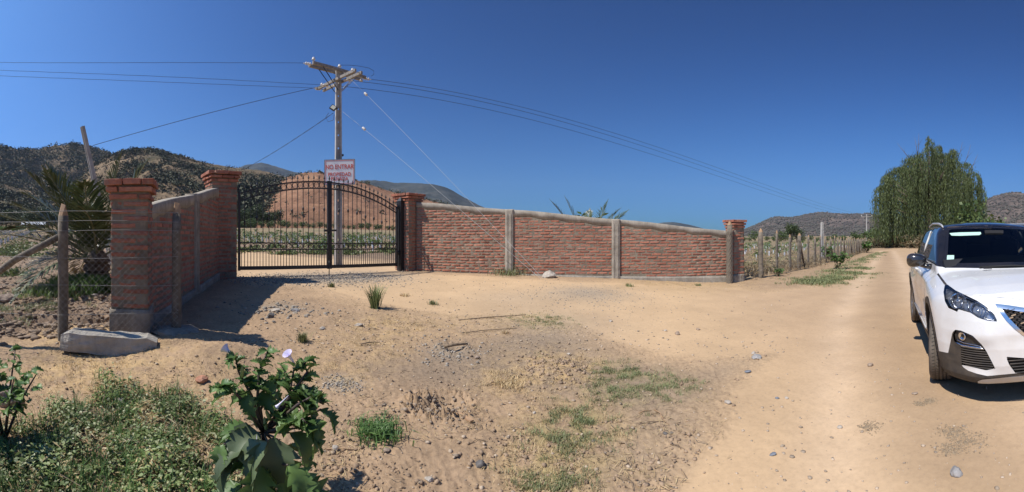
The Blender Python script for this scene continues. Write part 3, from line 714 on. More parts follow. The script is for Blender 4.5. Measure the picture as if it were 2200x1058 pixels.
for k, (u, v, hh) in enumerate(((1700, 483, 5.5), (1712, 486, 4.5), (1588, 500, 3))):
    x, y = P(u, 110); put_tree(TM[k % 3], 'dark_tree', (x, y, G0s(x, y)), hh / 9, k, ('right-hand small dark tree', 'smaller middle dark tree', 'leftmost small dark tree')[0 if k == 1 else (1 if k == 0 else 2)] + ' beyond the first posts of the right field fence', 'small trees beyond the right fence')
# ------------------------------------------------------------------ gate
M_IRON = simple('black_iron', (.012, .012, .013, 1), .42, (.022, .021, .020, 1), 20, spec=.5)
def tline(u, v=None):
    k = math.tan(th(u)); return (GL.x - k * GL.y) / (k * gdir.y - gdir.x)
T0, TC, T1 = tline(512), tline(707.5), tline(853)
ztop = lambda t: 2.855 - (.065 if t < TC else .094) * (t - TC) ** 2
zbot = lambda t: .60 - .020 * (t - T0)
zm1 = lambda t: 1.255 - .014 * (t - T0)
zm2 = lambda t: 1.095 - .016 * (t - T0)
# shared pieces
_fin = MB(); _fin.lathe([(.0, 0), (.011, .0), (.011, .02), (.018, .03), (.009, .04), (.009, .055), (.028, .075), (.018, .11), (0, .17)], n=6, smooth=False); ME_FIN = _fin.mesh('finial', M_IRON)
_knot = MB(); _knot.lathe([(.006, -.07), (.026, -.03), (.03, 0), (.026, .03), (.006, .07)], n=6, smooth=False); ME_KNOT = _knot.mesh('knot', M_IRON)
def ring_mesh(r):
    mb = MB(); n = 14; pts = [(r * math.cos(2 * math.pi * k / n), 0, r * math.sin(2 * math.pi * k / n)) for k in range(n)]
    V = []; 
    for k in range(n):
        c = Vector(pts[k]); o = c.normalized()
        for q in range(4):
            a = q * math.pi / 2 + math.pi / 4; V.append(c + o * math.cos(a) * .008 + Vector((0, 1, 0)) * math.sin(a) * .008)
    Fs = [(k * 4 + q, k * 4 + (q + 1) % 4, ((k + 1) % n) * 4 + (q + 1) % 4, ((k + 1) % n) * 4 + q) for k in range(n) for q in range(4)]
    return mb.add(V, Fs, True).mesh('ring', M_IRON)
ME_RING, ME_RINGS = ring_mesh(.074), ring_mesh(.066)
def unit_bar():
    return MB().box((0, 0, .5), (.014, .014, 1)).mesh('bar', M_IRON)
ME_BAR = unit_bar()
def leaf_gate(ta, tb, hinge_left, label):
    base = GL + gdir * ta; root = empty('gate_leaf', (base.x, base.y, 0.0), pgr); tag(root, label, 'gate', 'leaves of the black iron gate')
    L = tb - ta
    def arc(name, off, th_):
        mb = MB(); n = 18; top = []; 
        for i in range(n + 1):
            t = ta + L * i / n; z = ztop(t) + off
            for (dy, dz) in ((-.015, -th_ / 2), (.015, -th_ / 2), (.015, th_ / 2), (-.015, th_ / 2)): top.append((t - ta, dy, z + dz))
        fs = [(i * 4 + q, i * 4 + (q + 1) % 4, (i + 1) * 4 + (q + 1) % 4, (i + 1) * 4 + q) for i in range(n) for q in range(4)]
        mb.add(top, fs + [(3, 2, 1, 0), tuple(n * 4 + q for q in range(4))]); return mb.build(name, M_IRON, root)
    arc('top_rail', 0, .032); arc('top_rail', -.175, .032)
    def rail(name, zf, h, w=.03):
        mb = MB(); za, zb = zf(ta), zf(tb)
        vs = [(x, y, z + dz) for (x, z) in ((0.0, za), (L, zb)) for y in (-w / 2, w / 2) for dz in (-h / 2, h / 2)]
        mb.add(vs, [(0, 1, 3, 2), (4, 6, 7, 5), (0, 4, 5, 1), (2, 3, 7, 6), (0, 2, 6, 4), (1, 5, 7, 3)]); return mb.build(name, M_IRON, root)
    rail('middle_rail', zm1, .026); rail('middle_rail', zm2, .026); rail('bottom_rail', lambda t: zbot(t) + .045, .09, .05)
    # stiles
    for (x, w, nm) in ((.02 if hinge_left else L - .02, .05, 'hinge_stile'), (L - .031 if hinge_left else .031, .06, 'meeting_stile')):
        t = ta + x; MB().box((x, 0, (zbot(t) + ztop(t)) / 2 + .01), (w, .055, ztop(t) - zbot(t) + .05)).build(nm, M_IRON, root)
    n = 16; sp = L / n
    for i in range(n + 1):
        x = i * sp; t = ta + x; z0 = zm2(t); z1 = ztop(t)
        if 0 < i < n:
            b = link('bar', ME_BAR, root); b.location = (x, 0, zbot(t) + .06); b.scale = (1, 1, z1 - zbot(t) - .05)
            if i % 2 == (1 if hinge_left else 0):
                kz = z1 - .72 - .02 * math.sin(i); k = link('knot', ME_KNOT, root); k.location = (x, 0, kz)
        f = link('finial', ME_FIN, root); f.location = (x, 0, z1 + .014)
        if i < n:
            xm = x + sp / 2; tm = t + sp / 2
            s_ = link('bar', ME_BAR, root); s_.location = (xm, 0, zbot(tm) + .06); s_.scale = (.9, .9, zm2(tm) - zbot(tm) - .05)
            r1 = link('ring', ME_RING, root); r1.location = (xm, 0, ztop(tm) - .0875); r1.scale = (sp / .17, 1, 1)
            r2 = link('ring', ME_RINGS, root); r2.location = (xm, 0, (zm1(tm) + zm2(tm)) / 2)
    return root
lg = leaf_gate(T0, TC, True, 'left arched leaf of the black iron gate with rings and spear tips')
rg = leaf_gate(TC + .006, T1, False, 'right arched leaf of the black iron gate next to the steel post')
MB().box((TC - T0 - .10, -.06, 1.56), (.20, .05, .06)).box((TC - T0 - .02, -.07, 1.50), (.05, .04, .10)).build('latch', M_IRON, lg)
MB().box((.09, -.06, 1.565), (.18, .045, .05)).build('latch', M_IRON, rg)
MB().tube([(TC - T0 - .03, -.04, .75), (TC - T0 - .03, -.04, .36)], .012, 6).build('drop_bolt', M_IRON, lg)
pb = GL + gdir * ((T1 + tline(867)) / 2 + .01) - gnor * -.02; pz = G0s(pb.x, pb.y)
gp = empty('steel_gate_post', (pb.x, pb.y, pz), pgr); tag(gp, 'thick square black steel post with pointed top against the sunlit pillar', 'gate post')
hp = 2.47 - pz
MB().box((0, 0, hp / 2 - .1), (.19, .17, hp + .2)).build('shaft', M_IRON, gp)
MB().lathe([(.145, 0), (.145, .02), (.0, .17)], (0, 0, hp), 4, Matrix.Rotation(R(45), 3, 'Z'), False).build('point', M_IRON, gp)
for z in (.5, 1.9): MB().tube([(-.11, 0, z), (-.11, 0, z + .12)], .022, 8).build('hinge', M_IRON, gp)
# ------------------------------------------------------------------ power pole
M_POLE = mortar_mat('pole_concrete', (.36, .35, .33, 1), (.50, .485, .45, 1), .35)
M_WOOD = simple('weathered_timber', (.17, .155, .135, 1), .85, (.32, .295, .26, 1), 14, bump=.4)
M_STEEL = simple('galvanised_steel', (.22, .22, .22, 1), .5, (.34, .33, .32, 1), 30, metal=.6)
M_PORC = simple('porcelain', (.62, .58, .52, 1), .25); M_PORCB = simple('brown_porcelain', (.16, .08, .05, 1), .25)
M_WIRE = simple('dark_cable', (.03, .03, .032, 1), .6); M_GUY = simple('pale_guy_wire', (.48, .48, .47, 1), .5)
M_BLACK = simple('black_plastic', (.012, .012, .013, 1), .45)
px, py = P(727, 14.05); pz0 = G0s(px, py); PT = 7.45
pole = empty('utility_pole', (px, py, pz0), math.atan2(.63, .78)); tag(pole, 'tall grey concrete power pole with two crossarms behind the gate', 'power pole')
def hpole(h, w0, w1, parent):
    """pole of H section: two flanges and a recessed, pierced web"""
    mb = MB()
    for s in (-1, 1):
        vs = []
        for (z, w) in ((-.4, w0), (h, w1)):
            for x in (s * w / 2, s * w * .24):
                for y in (-w * .36, w * .36): vs.append((x, y, z))
        mb.add(vs, [(0, 1, 3, 2), (4, 6, 7, 5), (0, 4, 5, 1), (2, 3, 7, 6), (0, 2, 6, 4), (1, 5, 7, 3)])
    mb.build('shaft', M_POLE, parent)
    mb = MB(); n = int(h / .45); 
    for k in range(n):
        za, zb = h * k / n, h * (k + 1) / n - .07; w = w0 + (w1 - w0) * za / h; w2 = w0 + (w1 - w0) * zb / h
        vs = [(x, y, z) for (z, ww) in ((za, w), (zb, w2)) for x in (-ww * .25, ww * .25) for y in (-.022, .022)]
        mb.add(vs, [(0, 1, 3, 2), (4, 6, 7, 5), (0, 4, 5, 1), (2, 3, 7, 6), (0, 2, 6, 4), (1, 5, 7, 3)])
        mb.box((-w * .19, 0, zb + .035), (w * .12, .044, .07)).box((w * .19, 0, zb + .035), (w * .12, .044, .07))
    mb.build('web', M_POLE, parent)
hpole(PT - pz0 - .1, .27, .19, pole)
def wdir(a): v = Matrix.Rotation(-pole.rotation_euler.z, 3, 'Z') @ Vector(a); return v
def insul(parent, loc, d, n=3, mat=None):
    """string of bell discs along direction d"""
    d = Vector(d).normalized(); q = Vector((0, 0, 1)).rotation_difference(d).to_matrix(); prof = [(.012, 0)]
    for k in range(n): z = .05 + k * .075; prof += [(.02, z), (.058, z + .012), (.05, z + .035), (.02, z + .045)]
    prof += [(.012, .05 + n * .075 + .05)]
    MB().lathe(prof, loc, 9, q).build('insulator', mat or M_PORC, parent); return Vector(loc) + d * (.1 + n * .075)
# arms in pole space: direction given in world, turned into the pole's frame
A1 = wdir(Vector((-5.37 + 6.4, 13.41 - 11.7, 0)).normalized()); A2 = wdir(Vector((-5.03 + 6.9, 12.3 - 13.2, 0)).normalized())
def arm(dirv, z, L, gap, nm):
    ang = math.atan2(dirv.y, dirv.x)
    for s in (-1, 1):
        off = Vector((-math.sin(ang), math.cos(ang), 0)) * gap * s
        MB().box(off + Vector((0, 0, z)), (L, .075, .095), ang).build(nm, M_WOOD, pole)
    for k in (-1, 1):
        p = dirv * (L / 2 - .08) * k
        MB().tube([p + Vector((-math.sin(ang), math.cos(ang), 0)) * (gap + .07) + Vector((0, 0, z)), p - Vector((-math.sin(ang), math.cos(ang), 0)) * (gap + .07) + Vector((0, 0, z))], .012, 6).build('bolt', M_STEEL, pole)
ZA1, ZA2 = PT - pz0 - .18, 6.93 - pz0
arm(A1, ZA1, 2.25, .13, 'crossarm'); arm(A2, ZA2, 2.15, .14, 'crossarm')
for s in (-1, 1):
    n_ = Vector((-A1.y, A1.x, 0)) * .14 * s
    MB().tube([n_ - A1 * .72 + Vector((0, 0, ZA1 - .05)), n_ * .8 - A1 * .08 + Vector((0, 0, ZA1 - .72))], .016, 5).build('brace', M_BLACK, pole)
    MB().tube([n_ + A1 * .72 + Vector((0, 0, ZA1 - .05)), n_ * .8 + A1 * .08 + Vector((0, 0, ZA1 - .72))], .016, 5).build('brace', M_STEEL, pole)
for p in (A1 * -1.02, A1 * .62, A1 * .05): # pin insulators standing on the arm
    MB().lathe([(.012, 0), (.012, .10), (.06, .11), (.07, .13), (.045, .15), (.05, .17), (.03, .20), (0, .21)], p + Vector((0, 0, ZA1 + .055)), 10).build('pin_insulator', M_PORC, pole)
for p in (A2 * .0, A2 * -.98): 
    MB().lathe([(.012, 0), (.012, .08), (.055, .09), (.06, .11), (.04, .13), (.045, .15), (0, .18)], p + Vector((0, .0, ZA2 + .055)), 10).build('pin_insulator', M_PORC, pole)
DL = Vector((-.61, -.79, 0)); DR = (Vector((*P(1862, 105), 0)) - Vector((px, py, 0))).normalized()
RZ = Matrix.Rotation(pole.rotation_euler.z, 3, 'Z'); toW = lambda p: RZ @ Vector(p) + Vector((px, py, pz0))
ends_L, ends_R = [], []
for k, p in enumerate((A1 * -1.08 + Vector((0, 0, ZA1)), A2 * -1.0 + Vector((0, 0, ZA2)), A2 * -.55 + Vector((0, 0, ZA2 - .02)))):
    ends_L.append(toW(insul(pole, p, wdir(DL) + Vector((0, 0, -.03)), 3)))
for k, p in enumerate((A1 * 1.08 + Vector((0, 0, ZA1)), A2 * .25 + Vector((0, 0, ZA2 - .04)), A2 * -.35 + Vector((0, 0, ZA2 - .06)))):
    ends_R.append(toW(insul(pole, p, wdir(DR) + Vector((0, 0, -.05)), 3)))
insul(pole, A1 * 1.0 + Vector((0, 0, ZA1 - .1)), wdir((.5, -.8, -.3)), 2)
MB().box((.0, .10, 1.2), (.20, .10, .34)).build('meter_box', M_PORC, pole)
MB().box((.16, 0, 3.9), (.05, .06, .07)).build('clamp', M_BLACK, pole)
def sag(a, b, s, n=22): a, b = Vector(a), Vector(b); return [a.lerp(b, i / n) - Vector((0, 0, 4 * s * (i / n) * (1 - i / n))) for i in range(n + 1)]
def wire(name, a, b, s, r, label, group, mat=M_WIRE, cat='wire', n=22):
    o = MB().tube(sag(a, b, s, n), r, 5, False).build(name, mat); tag(o, label, cat, group); return o
offs = [(-.2, .9), (0, .2), (.1, -.7)]
# left-going conductors: aimed at the height where they leave the picture
for k, (e, v0, lb) in enumerate(zip(ends_L, (134, 163, 151), ('topmost power line leaving the pole to the left', 'lowest of the three power lines leaving the pole to the left', 'middle power line leaving the pole to the left'))):
    q = Vector((*P(0, 14.5 + k * .3), 0)); q.z = zat(v0, q.to_2d().length); far = e + (q - e) * 2.6; far.z = e.z + (q.z - e.z + 2.84) / .385
    wire('power_line', e, far, 3.0, .006, lb, 'power lines on the left of the pole')
fx, fy = P(1862, 105); fz = G0s(fx, fy)
fpole = empty('utility_pole', (fx, fy, fz), math.atan2(DR.y, DR.x)); tag(fpole, 'distant concrete power pole with small crossarm left of the willow', 'power pole')
hpole(zat(461, 105) - fz, .45, .3, fpole)
MB().box((0, 0, zat(466, 105) - fz), (.16, 3.0, .2)).build('crossarm', M_WOOD, fpole)
MB().box((0, 0, zat(473, 105) - fz), (.16, 2.0, .16)).build('crossarm', M_WOOD, fpole)
for y in (-1.4, 0, 1.4): MB().lathe([(.05, 0), (.12, .12), (.05, .35), (0, .4)], (0, y, zat(466, 105) - fz + .1), 8).build('insulator', M_PORC, fpole)
for k, (e, lb) in enumerate(zip(ends_R, ('uppermost power line running right to the distant pole', 'middle power line running right to the distant pole', 'lowest power line running right to the distant pole'))):
    b = Vector((fx, fy, zat(464 + k * 2, 105))) + Vector((DR.y, -DR.x, 0)) * (-1.3 + k * 1.3) * -1
    wire('power_line', e, b, 1.1, .008, lb, 'power lines on the right of the pole', n=44)
# anchor pole leaning on the left
lx, ly = P(243, 13.0); lz = G0s(lx, ly); tx, ty = P(177, 12.6); tz = zat(272, 12.6)
lp = empty('leaning_pole', (lx, ly, lz)); tag(lp, 'grey concrete post leaning left behind the palm', 'pole')
v = Vector((tx - lx, ty - ly, tz - lz)); lp.rotation_mode = 'QUATERNION'; lp.rotation_quaternion = v.to_track_quat('Z', 'Y')
hpole(v.length, .24, .15, lp)
def pw(u, v_, d): x, y = P(u, d); return Vector((x, y, zat(v_, d)))
wire('stay_cable', pw(697, 184, 14.6), pw(199, 313, 12.7), .10, .009, 'black cable from the pole top to the leaning concrete post', 'service cables')
MB_ = MB(); pts = sag(pw(716, 243, 13.95), pw(440, 392, 32), .5, 60); rr = random.Random(4)
for s in (0, math.pi):
    q = [p + Vector((math.cos(i * .9 + s) * .014, 0, math.sin(i * .9 + s) * .014)) for i, p in enumerate(pts)]; MB_.tube(q, .007, 4, False)
tag(MB_.build('twisted_cable', M_WIRE), 'twisted black service cable running down left from the floodlight', 'cable', 'service cables')
tag(MB().tube([pw(706, 243, 13.9), pw(700, 252, 13.9), pw(705, 262, 13.9), pw(716, 258, 13.95), pw(718, 246, 13.95)], .008, 4, False).build('cable_loop', M_WIRE), 'thin loop of cable hanging under the floodlight', 'cable')
tag(MB().tube([pw(733, 140, 14), pw(752, 140, 14), pw(770, 142, 14.2), pw(792, 146, 14.3), pw(803, 152, 14.3), pw(803, 160, 14.3), pw(797, 164, 14.3)], .007, 4, False).build('jumper_wire', M_WIRE), 'jumper wire curving round the right end of the upper crossarm', 'wire')
ax, ay = P(1165, 10.6); anchor = Vector((ax, ay, gz(ax, ay)))
for (u, v_, d, f_, lb) in ((733, 150, 14.0, .16, 'upper pale guy wire from the pole top to the ground by the brick wall'), (736, 240, 13.95, .14, 'lower pale guy wire from mid pole to the ground by the brick wall')):
    a = pw(u, v_, d); g_ = empty('guy_wire', a); tag(g_, lb, 'guy wire', 'guy wires of the power pole')
    MB().tube([Vector((0, 0, 0)), anchor + Vector((.02 if d == 14.0 else -.05, 0, 0)) - a], .0042, 5, False).build('wire', M_GUY, g_)
    c = (anchor - a) * f_; q = Vector((0, 0, 1)).rotation_difference(c.normalized()).to_matrix()
    MB().lathe([(.0, -.08), (.035, -.07), (.05, -.04), (.035, 0), (.05, .04), (.035, .07), (0, .08)], c, 8, q).build('strain_insulator', M_PORC, g_)
# floodlight
fl = empty('floodlight', pw(716, 232, 13.85), R(25)); tag(fl, 'square floodlight turned on its corner, fixed to the pole', 'floodlight')
M45 = Matrix.Rotation(R(-20), 3, 'X') @ Matrix.Rotation(R(38), 3, 'Y')
MB().box((0, 0, 0), (.21, .05, .19), M=M45).build('housing', M_BLACK, fl)
MB().box(M45 @ Vector((0, -.03, 0)), (.155, .012, .14), M=M45).build('lens', simple('flood_lens', (.55, .53, .42, 1), .3), fl)
MB().tube([M45 @ Vector((.0, .02, 0)), Vector((.12, .08, .02)), Vector((.16, .10, .0))], .012, 5).build('bracket', M_BLACK, fl)
# ------------------------------------------------------------------ sign
sx, sy = P(729.5, 13.75); sg = empty('warning_sign', (sx, sy, zat(370, 13.75)), th(729) * -1 + R(-9)); tag(sg, 'white sign with red letters NO ENTRAR PROPIEDAD PRIVADA on the pole', 'sign')
M_SIGN = simple('sign_white', (.72, .71, .70, 1), .45, (.78, .77, .76, 1), 3); M_RED = simple('sign_red', (.62, .09, .05, 1), .5)
MB().box((0, 0, 0), (1.04, .02, .84)).build('board', M_SIGN, sg)
mbf = MB(); 
for (cx_, cz_, w_, h_) in ((0, .395, .99, .012), (0, -.395, .99, .012), (-.489, 0, .012, .778), (.489, 0, .012, .778)): mbf.box((cx_, -.0125, cz_), (w_, .004, h_))
mbf.build('border', M_RED, sg)
mbf = MB()
for (cx_, cz_, w_, h_) in ((0, .43, 1.08, .025), (0, -.43, 1.08, .025), (-.53, 0, .025, .835), (.53, 0, .025, .835)): mbf.box((cx_, .004, cz_), (w_, .035, h_))
mbf.build('frame', M_STEEL, sg)
MB().box((0, .04, .25), (.9, .03, .04)).build('bracket', M_STEEL, sg); MB().box((0, .04, -.25), (.9, .03, .04)).build('bracket', M_STEEL, sg)
def text(name, s, loc, size, xs, mat, parent, rot=(R(90), 0, 0), off=.012, ext=.002):
    cu = bpy.data.curves.new(name, 'FONT'); cu.body = s; cu.size = size; cu.align_x = 'CENTER'; cu.align_y = 'CENTER'; cu.offset = off * size; cu.extrude = ext; cu.resolution_u = 3
    tmp = bpy.data.objects.new('tmp', cu); COL.objects.link(tmp); bpy.context.view_layer.update()
    me = bpy.data.meshes.new_from_object(tmp.evaluated_get(bpy.context.evaluated_depsgraph_get())); bpy.data.objects.remove(tmp)
    me.materials.clear(); me.materials.append(mat); o = link(name, me, parent); o.location = loc; o.rotation_euler = rot; o.scale = (xs, 1, 1); return o
text('lettering', 'NO ENTRAR', (0, -.014, .175), .225, .78, M_RED, sg, off=.010)
text('lettering', 'PROPIEDAD', (0, -.014, -.085), .185, .82, M_RED, sg, off=.010)
text('lettering', 'PRIVADA', (0, -.014, -.245), .185, .82, M_RED, sg, off=.010)
# ------------------------------------------------------------------ wire fences
M_POST = simple('post_timber', (.11, .09, .065, 1), .9, (.22, .18, .135, 1), 10, bump=.7, bscale=25, coord='geo')
M_CUT = simple('cut_timber', (.30, .19, .11, 1), .8, (.42, .26, .14, 1), 14)
M_FWIRE = simple('fence_wire', (.30, .29, .27, 1), .5, metal=.4)
def post(name, x, y, z0, h, r, label, group, lean=(0, 0), n=9, cut=.14, seed=0):
    g = random.Random(seed); root = empty(name, (x, y, z0)); tag(root, label, 'fence post', group)
    mb = MB(); pts = []; rs = []
    for k in range(7):
        f = k / 6; pts.append((lean[0] * f * h + g.uniform(-1, 1) * r * .12, lean[1] * f * h + g.uniform(-1, 1) * r * .12, -.25 + (h + .25 - cut) * f)); rs.append(r * (1.05 - .12 * f) * g.uniform(.95, 1.05))
    mb.tube(pts, rs, n); mb.build('shaft', M_POST, root)
    c = pts[-1]; mb = MB(); top = [(c[0] + rs[-1] * .96 * math.cos(2 * math.pi * k / n), c[1] + rs[-1] * .96 * math.sin(2 * math.pi * k / n), c[2] - .002) for k in range(n)]
    ax = g.uniform(0, 6.28); rid = [(c[0] + lean[0] * cut + math.cos(ax) * r * .5 * s, c[1] + lean[1] * cut + math.sin(ax) * r * .5 * s, c[2] + cut * (1 - .15 * (s > 0))) for s in (-1, 1)]
    fs = []
    for k in range(n):
        a = 2 * math.pi * (k + .5) / n; w = n if math.cos(a - ax) < 0 else n + 1; fs.append((k, (k + 1) % n, w))
    bm = bmesh.new(); vv = [bm.verts.new(p) for p in top + rid]; bmesh.ops.convex_hull(bm, input=vv); me = bpy.data.meshes.new('cut_top'); bm.to_mesh(me); bm.free(); me.materials.append(M_CUT)
    link('cut_top', me, root); return root
p1, p2 = P(135, 4.45), P(380, 4.55); z1, z2 = gz(*p1), gz(*p2)
post('fence_post', p1[0], p1[1], z1 - .06, zat(437, 4.45) - z1 + .06, .062, 'round weathered wooden post left of the near brick pillar', 'wooden posts of the left fence', (.004, .0), seed=3)
pp = post('fence_post', p2[0], p2[1], z2, zat(433, 4.55) - z2, .060, 'square-hewn wooden post with orange cut tip in front of the shaded brick wall', 'wooden posts of the left fence', (-.012, .012), n=5, seed=8)
fd_ = (Vector(p2) - Vector(p1)).normalized(); p0 = Vector(p1) - fd_ * 2.6
post('fence_post', p0.x, p0.y, gz(p0.x, p0.y), 1.5, .06, 'wooden fence post just beyond the left edge', 'wooden posts of the left fence', seed=5)
# brace
b_ = empty('brace_pole', (p1[0], p1[1], 0)); tag(b_, 'slanting wooden brace pole running down left from the round post', 'brace')
e2 = Vector(P(-60, 4.9)); MB().tube([(0 - fd_.x * .05, -fd_.y * .05 + .03, zat(507, 4.4)), (e2.x * .5 - p1[0] * .5, e2.y * .5 - p1[1] * .5, zat(560, 4.5)), (e2.x - p1[0], e2.y - p1[1], zat(632, 4.7)), ((e2.x - p1[0]) * 1.75, (e2.y - p1[1]) * 1.75, .12)], [.038, .042, .046, .048], 8).build('pole', M_POST, b_)
def wfence(name, A, B, zs, m0, m1, label, pitch=.052, wr=.0028, mr=.0017, nseg=3, gl=None):
    """strands and diamond mesh between two plan points; zs are heights above the fence foot"""
    A = Vector(A); B = Vector(B); d = (B - A); L = d.length; root = empty(name, (A.x, A.y, 0), math.atan2(d.y, d.x)); tag(root, label, 'wire fence')
    g = gl or (lambda x: 0)
    for z in zs:
        mb = MB(); mb.tube([(x, .0015 * math.sin(x * 9), g(x) + z + .008 * math.sin(x * 3.1 + z * 7)) for x in np.linspace(0, L, 14)], wr, 4, False); mb.build('strand', M_FWIRE, root)
    H = m1 - m0; vs = []; fs = []; n = 0
    for s in (-1, 1):
        x = -H
        while x < L + H:
            # wire climbs across the mesh, clipped to the panel
            xa, xb = (x, x + H) if s > 0 else (x + H, x)
            ta = 0; tb = 1
            for lim, sign in ((0, 1), (L, -1)):
                fa, fb = sign * (xa - lim), sign * (xb - lim)
                if fa < 0 and fb < 0: ta = 2
                elif fa < 0: ta = max(ta, fa / (fa - fb))
                elif fb < 0: tb = min(tb, fa / (fa - fb))
            if ta < tb:
                k = max(2, int((tb - ta) * H / pitch)); pts = []
                for i in range(k + 1):
                    t = ta + (tb - ta) * i / k; xx = xa + (xb - xa) * t; pts.append((xx, s * .002, g(xx) + m0 + H * t))
                a = np.array(pts)
                for q in range(3):
                    an = q * 2.094; vs.append(a + np.array([mr * math.cos(an) * .7 * s, mr * math.sin(an), mr * math.cos(an) * -.7]))
                m = len(a)
                for q in range(3):
                    i0 = n + q * m; i1 = n + ((q + 1) % 3) * m; r_ = np.arange(m - 1); fs.append(np.stack([i0 + r_, i0 + r_ + 1, i1 + r_ + 1, i1 + r_], -1))
                n += 3 * m
            x += pitch * 1.414
    o = link('wire_mesh', np_mesh('wire_mesh', np.concatenate(vs), np.concatenate(fs), M_FWIRE), root); o['kind'] = 'stuff'
    return root
off = Vector((fd_.y, -fd_.x)) * .068
wfence('wire_fence', Vector(p1) - fd_ * 2.6 + off, Vector(p2) + off, [1.68, 1.575, 1.47, 1.17, .86, .54], .34, 1.46, 'thin diamond wire mesh fence stretched over the left posts and the near brick pillar')
# right-hand fence along the road
fr0 = Vector(P(1567, 11.35)); frA = Vector(P(1635, 12.3)); frB = Vector((32.6, 26.5))
post('fence_post', fr0.x, fr0.y, gz(fr0.x, fr0.y), zat(473, 11.35) - gz(fr0.x, fr0.y), .085, 'thick wooden post wound with wire mesh in front of the slim brick pillar', 'wooden posts of the right field fence', seed=4)
rw = empty('wire_roll', (fr0.x, fr0.y, gz(fr0.x, fr0.y))); tag(rw, 'wire mesh wound tightly round the thick end post', 'wire mesh')
mb = MB(); hh = 1.50
for s in (-1, 1):
    for k in range(9):
        mb.tube([(.094 * math.cos(s * a + k * .7), .094 * math.sin(s * a + k * .7), hh * i / 24 + .02) for i, a in enumerate(np.linspace(0, 7.5, 25))], .0035, 3, False, False)
tag(mb.build('coil', simple('rusty_wire', (.20, .165, .12, 1), .7, (.32, .27, .21, 1), 30), rw), None, None, None, 'stuff')
us = [1634.7, 1670, 1697.6, 1717, 1736, 1751, 1763, 1774, 1784, 1792.5, 1800, 1807, 1813, 1818.5, 1823, 1827.5, 1832, 1835.5, 1839, 1842, 1844.5, 1847, 1849.5, 1852, 1854.5, 1857]
rp = []
for k, u in enumerate(us):
    a = th(u); dx, dy = (frB - frA); # intersection of the sight direction with the fence line
    t = (frA.x * math.cos(a) - frA.y * math.sin(a)) / (dy * math.sin(a) - dx * math.cos(a)); p = frA + (frB - frA) * t; rp.append(p)
    z = gz(p.x, p.y); r = .082 if k in (0, 3) else .040 + .008 * ((k * 7) % 3)
    lab = {0: 'stout first wooden post right of the slim brick pillar', 1: 'thin second wooden post of the field fence', 2: 'thin third wooden post of the field fence', 3: 'stout fence post with a slanting dark strut at its right'}.get(k, ORD[k] + ' wooden post from the slim brick pillar along the right field fence')
    post('fence_post', p.x, p.y, z, 1.5 + .06 * math.sin(k * 2.3) + (.04 if k == 0 else 0), r, lab, 'wooden posts of the right field fence', (.02 * math.sin(k * 5), 0), 7, .12, k)
M_STRUT = simple('dark_strut', (.07, .05, .035, 1), .9, (.14, .10, .07, 1), 14)
fdir = (frB - frA).normalized()
for k in (3, 8, 12, 15, 18, 20):
    p = rp[k]; z = gz(p.x, p.y); q = p + fdir * .95; s_ = empty('fence_strut', (p.x, p.y, z)); tag(s_, 'dark slanting wooden strut beside the stout fence post' if k == 3 else 'dark slanting strut leaning on the ' + ORD[k] + ' post of the right field fence', 'strut', 'struts of the right fence')
    MB().tube([(fdir.x * .08, fdir.y * .08, 1.2), (q.x - p.x, q.y - p.y, gz(q.x, q.y) - z - .05)], .045, 6).build('pole', M_STRUT, s_)
for A, B, lb in ((Vector((EP.x + .22, EP.y - .1)), frA, 'wire fence between the slim brick pillar and the first field post'), (frA, rp[12], 'wire mesh fence running along the road beyond the brick wall')):
    ga = lambda x, A=A, B=B: G0s(*(A + (B - A).normalized() * x))
    wfence('wire_fence', A, B, [.3, .6, .9, 1.15, 1.3, 1.4], .05, 1.1, lb, pitch=.11, wr=.003, mr=.0016, gl=ga)
wfence('wire_fence', rp[12], rp[25], [.3, .6, .9, 1.15, 1.4], .05, .8, 'far end of the wire fence towards the willow', pitch=.4, wr=.004, mr=.002, gl=lambda x: G0s(*(rp[12] + (rp[25] - rp[12]).normalized() * x)))
tp_ = rp[8] + Vector((-.2, .5)); tz_ = gz(tp_.x, tp_.y); tpo = empty('concrete_post', (tp_.x, tp_.y, tz_)); tag(tpo, 'tall pale concrete post standing among the thin fence posts', 'pole'); hpole(zat(479, 25) - tz_, .22, .14, tpo)
for k, u in enumerate((1641, 1663, 1710, 1758)):      # far thin posts inside the field
    x, y = P(u, 45 + k * 6); 
# ------------------------------------------------------------------ concrete block in front of the left pillar
M_BLOCK = mortar_mat('block_concrete', (.38, .35, .29, 1), (.56, .51, .43, 1), 1.0)
bx_, by_ = P(234, 4.05); bz_ = gz(bx_, by_)
me = MB().box((0, 0, .08), (.98, .30, .20)).mesh('concrete_block', M_BLOCK); bm = bmesh.new(); bm.from_mesh(me)
bmesh.ops.subdivide_edges(bm, edges=bm.edges[:], cuts=9, use_grid_fill=True)
for v in bm.verts:
    c = v.co; e = max(0, abs(c.x) - .38) / .11; c.y *= 1 - .25 * e ** 2; c.z -= .05 * e ** 2 * (c.z > .1)
    n_ = fbm(np.array([c.x * 7 + c.z * 3]), np.array([c.y * 7 + c.z * 5]), 3, 3)[0]; c.y += n_ * .028; c.z += n_ * .016 + (.0 if abs(c.y) < .12 else -.015) * (c.z > .1)
bm.to_mesh(me); bm.free()
o = link('concrete_block', me); o.location = (bx_, by_, bz_ - .0); o.rotation_euler = (R(-3), R(2), math.atan2(.72, .64)); tag(o, 'rough pale concrete kerb block lying in front of the near brick pillar', 'concrete block')
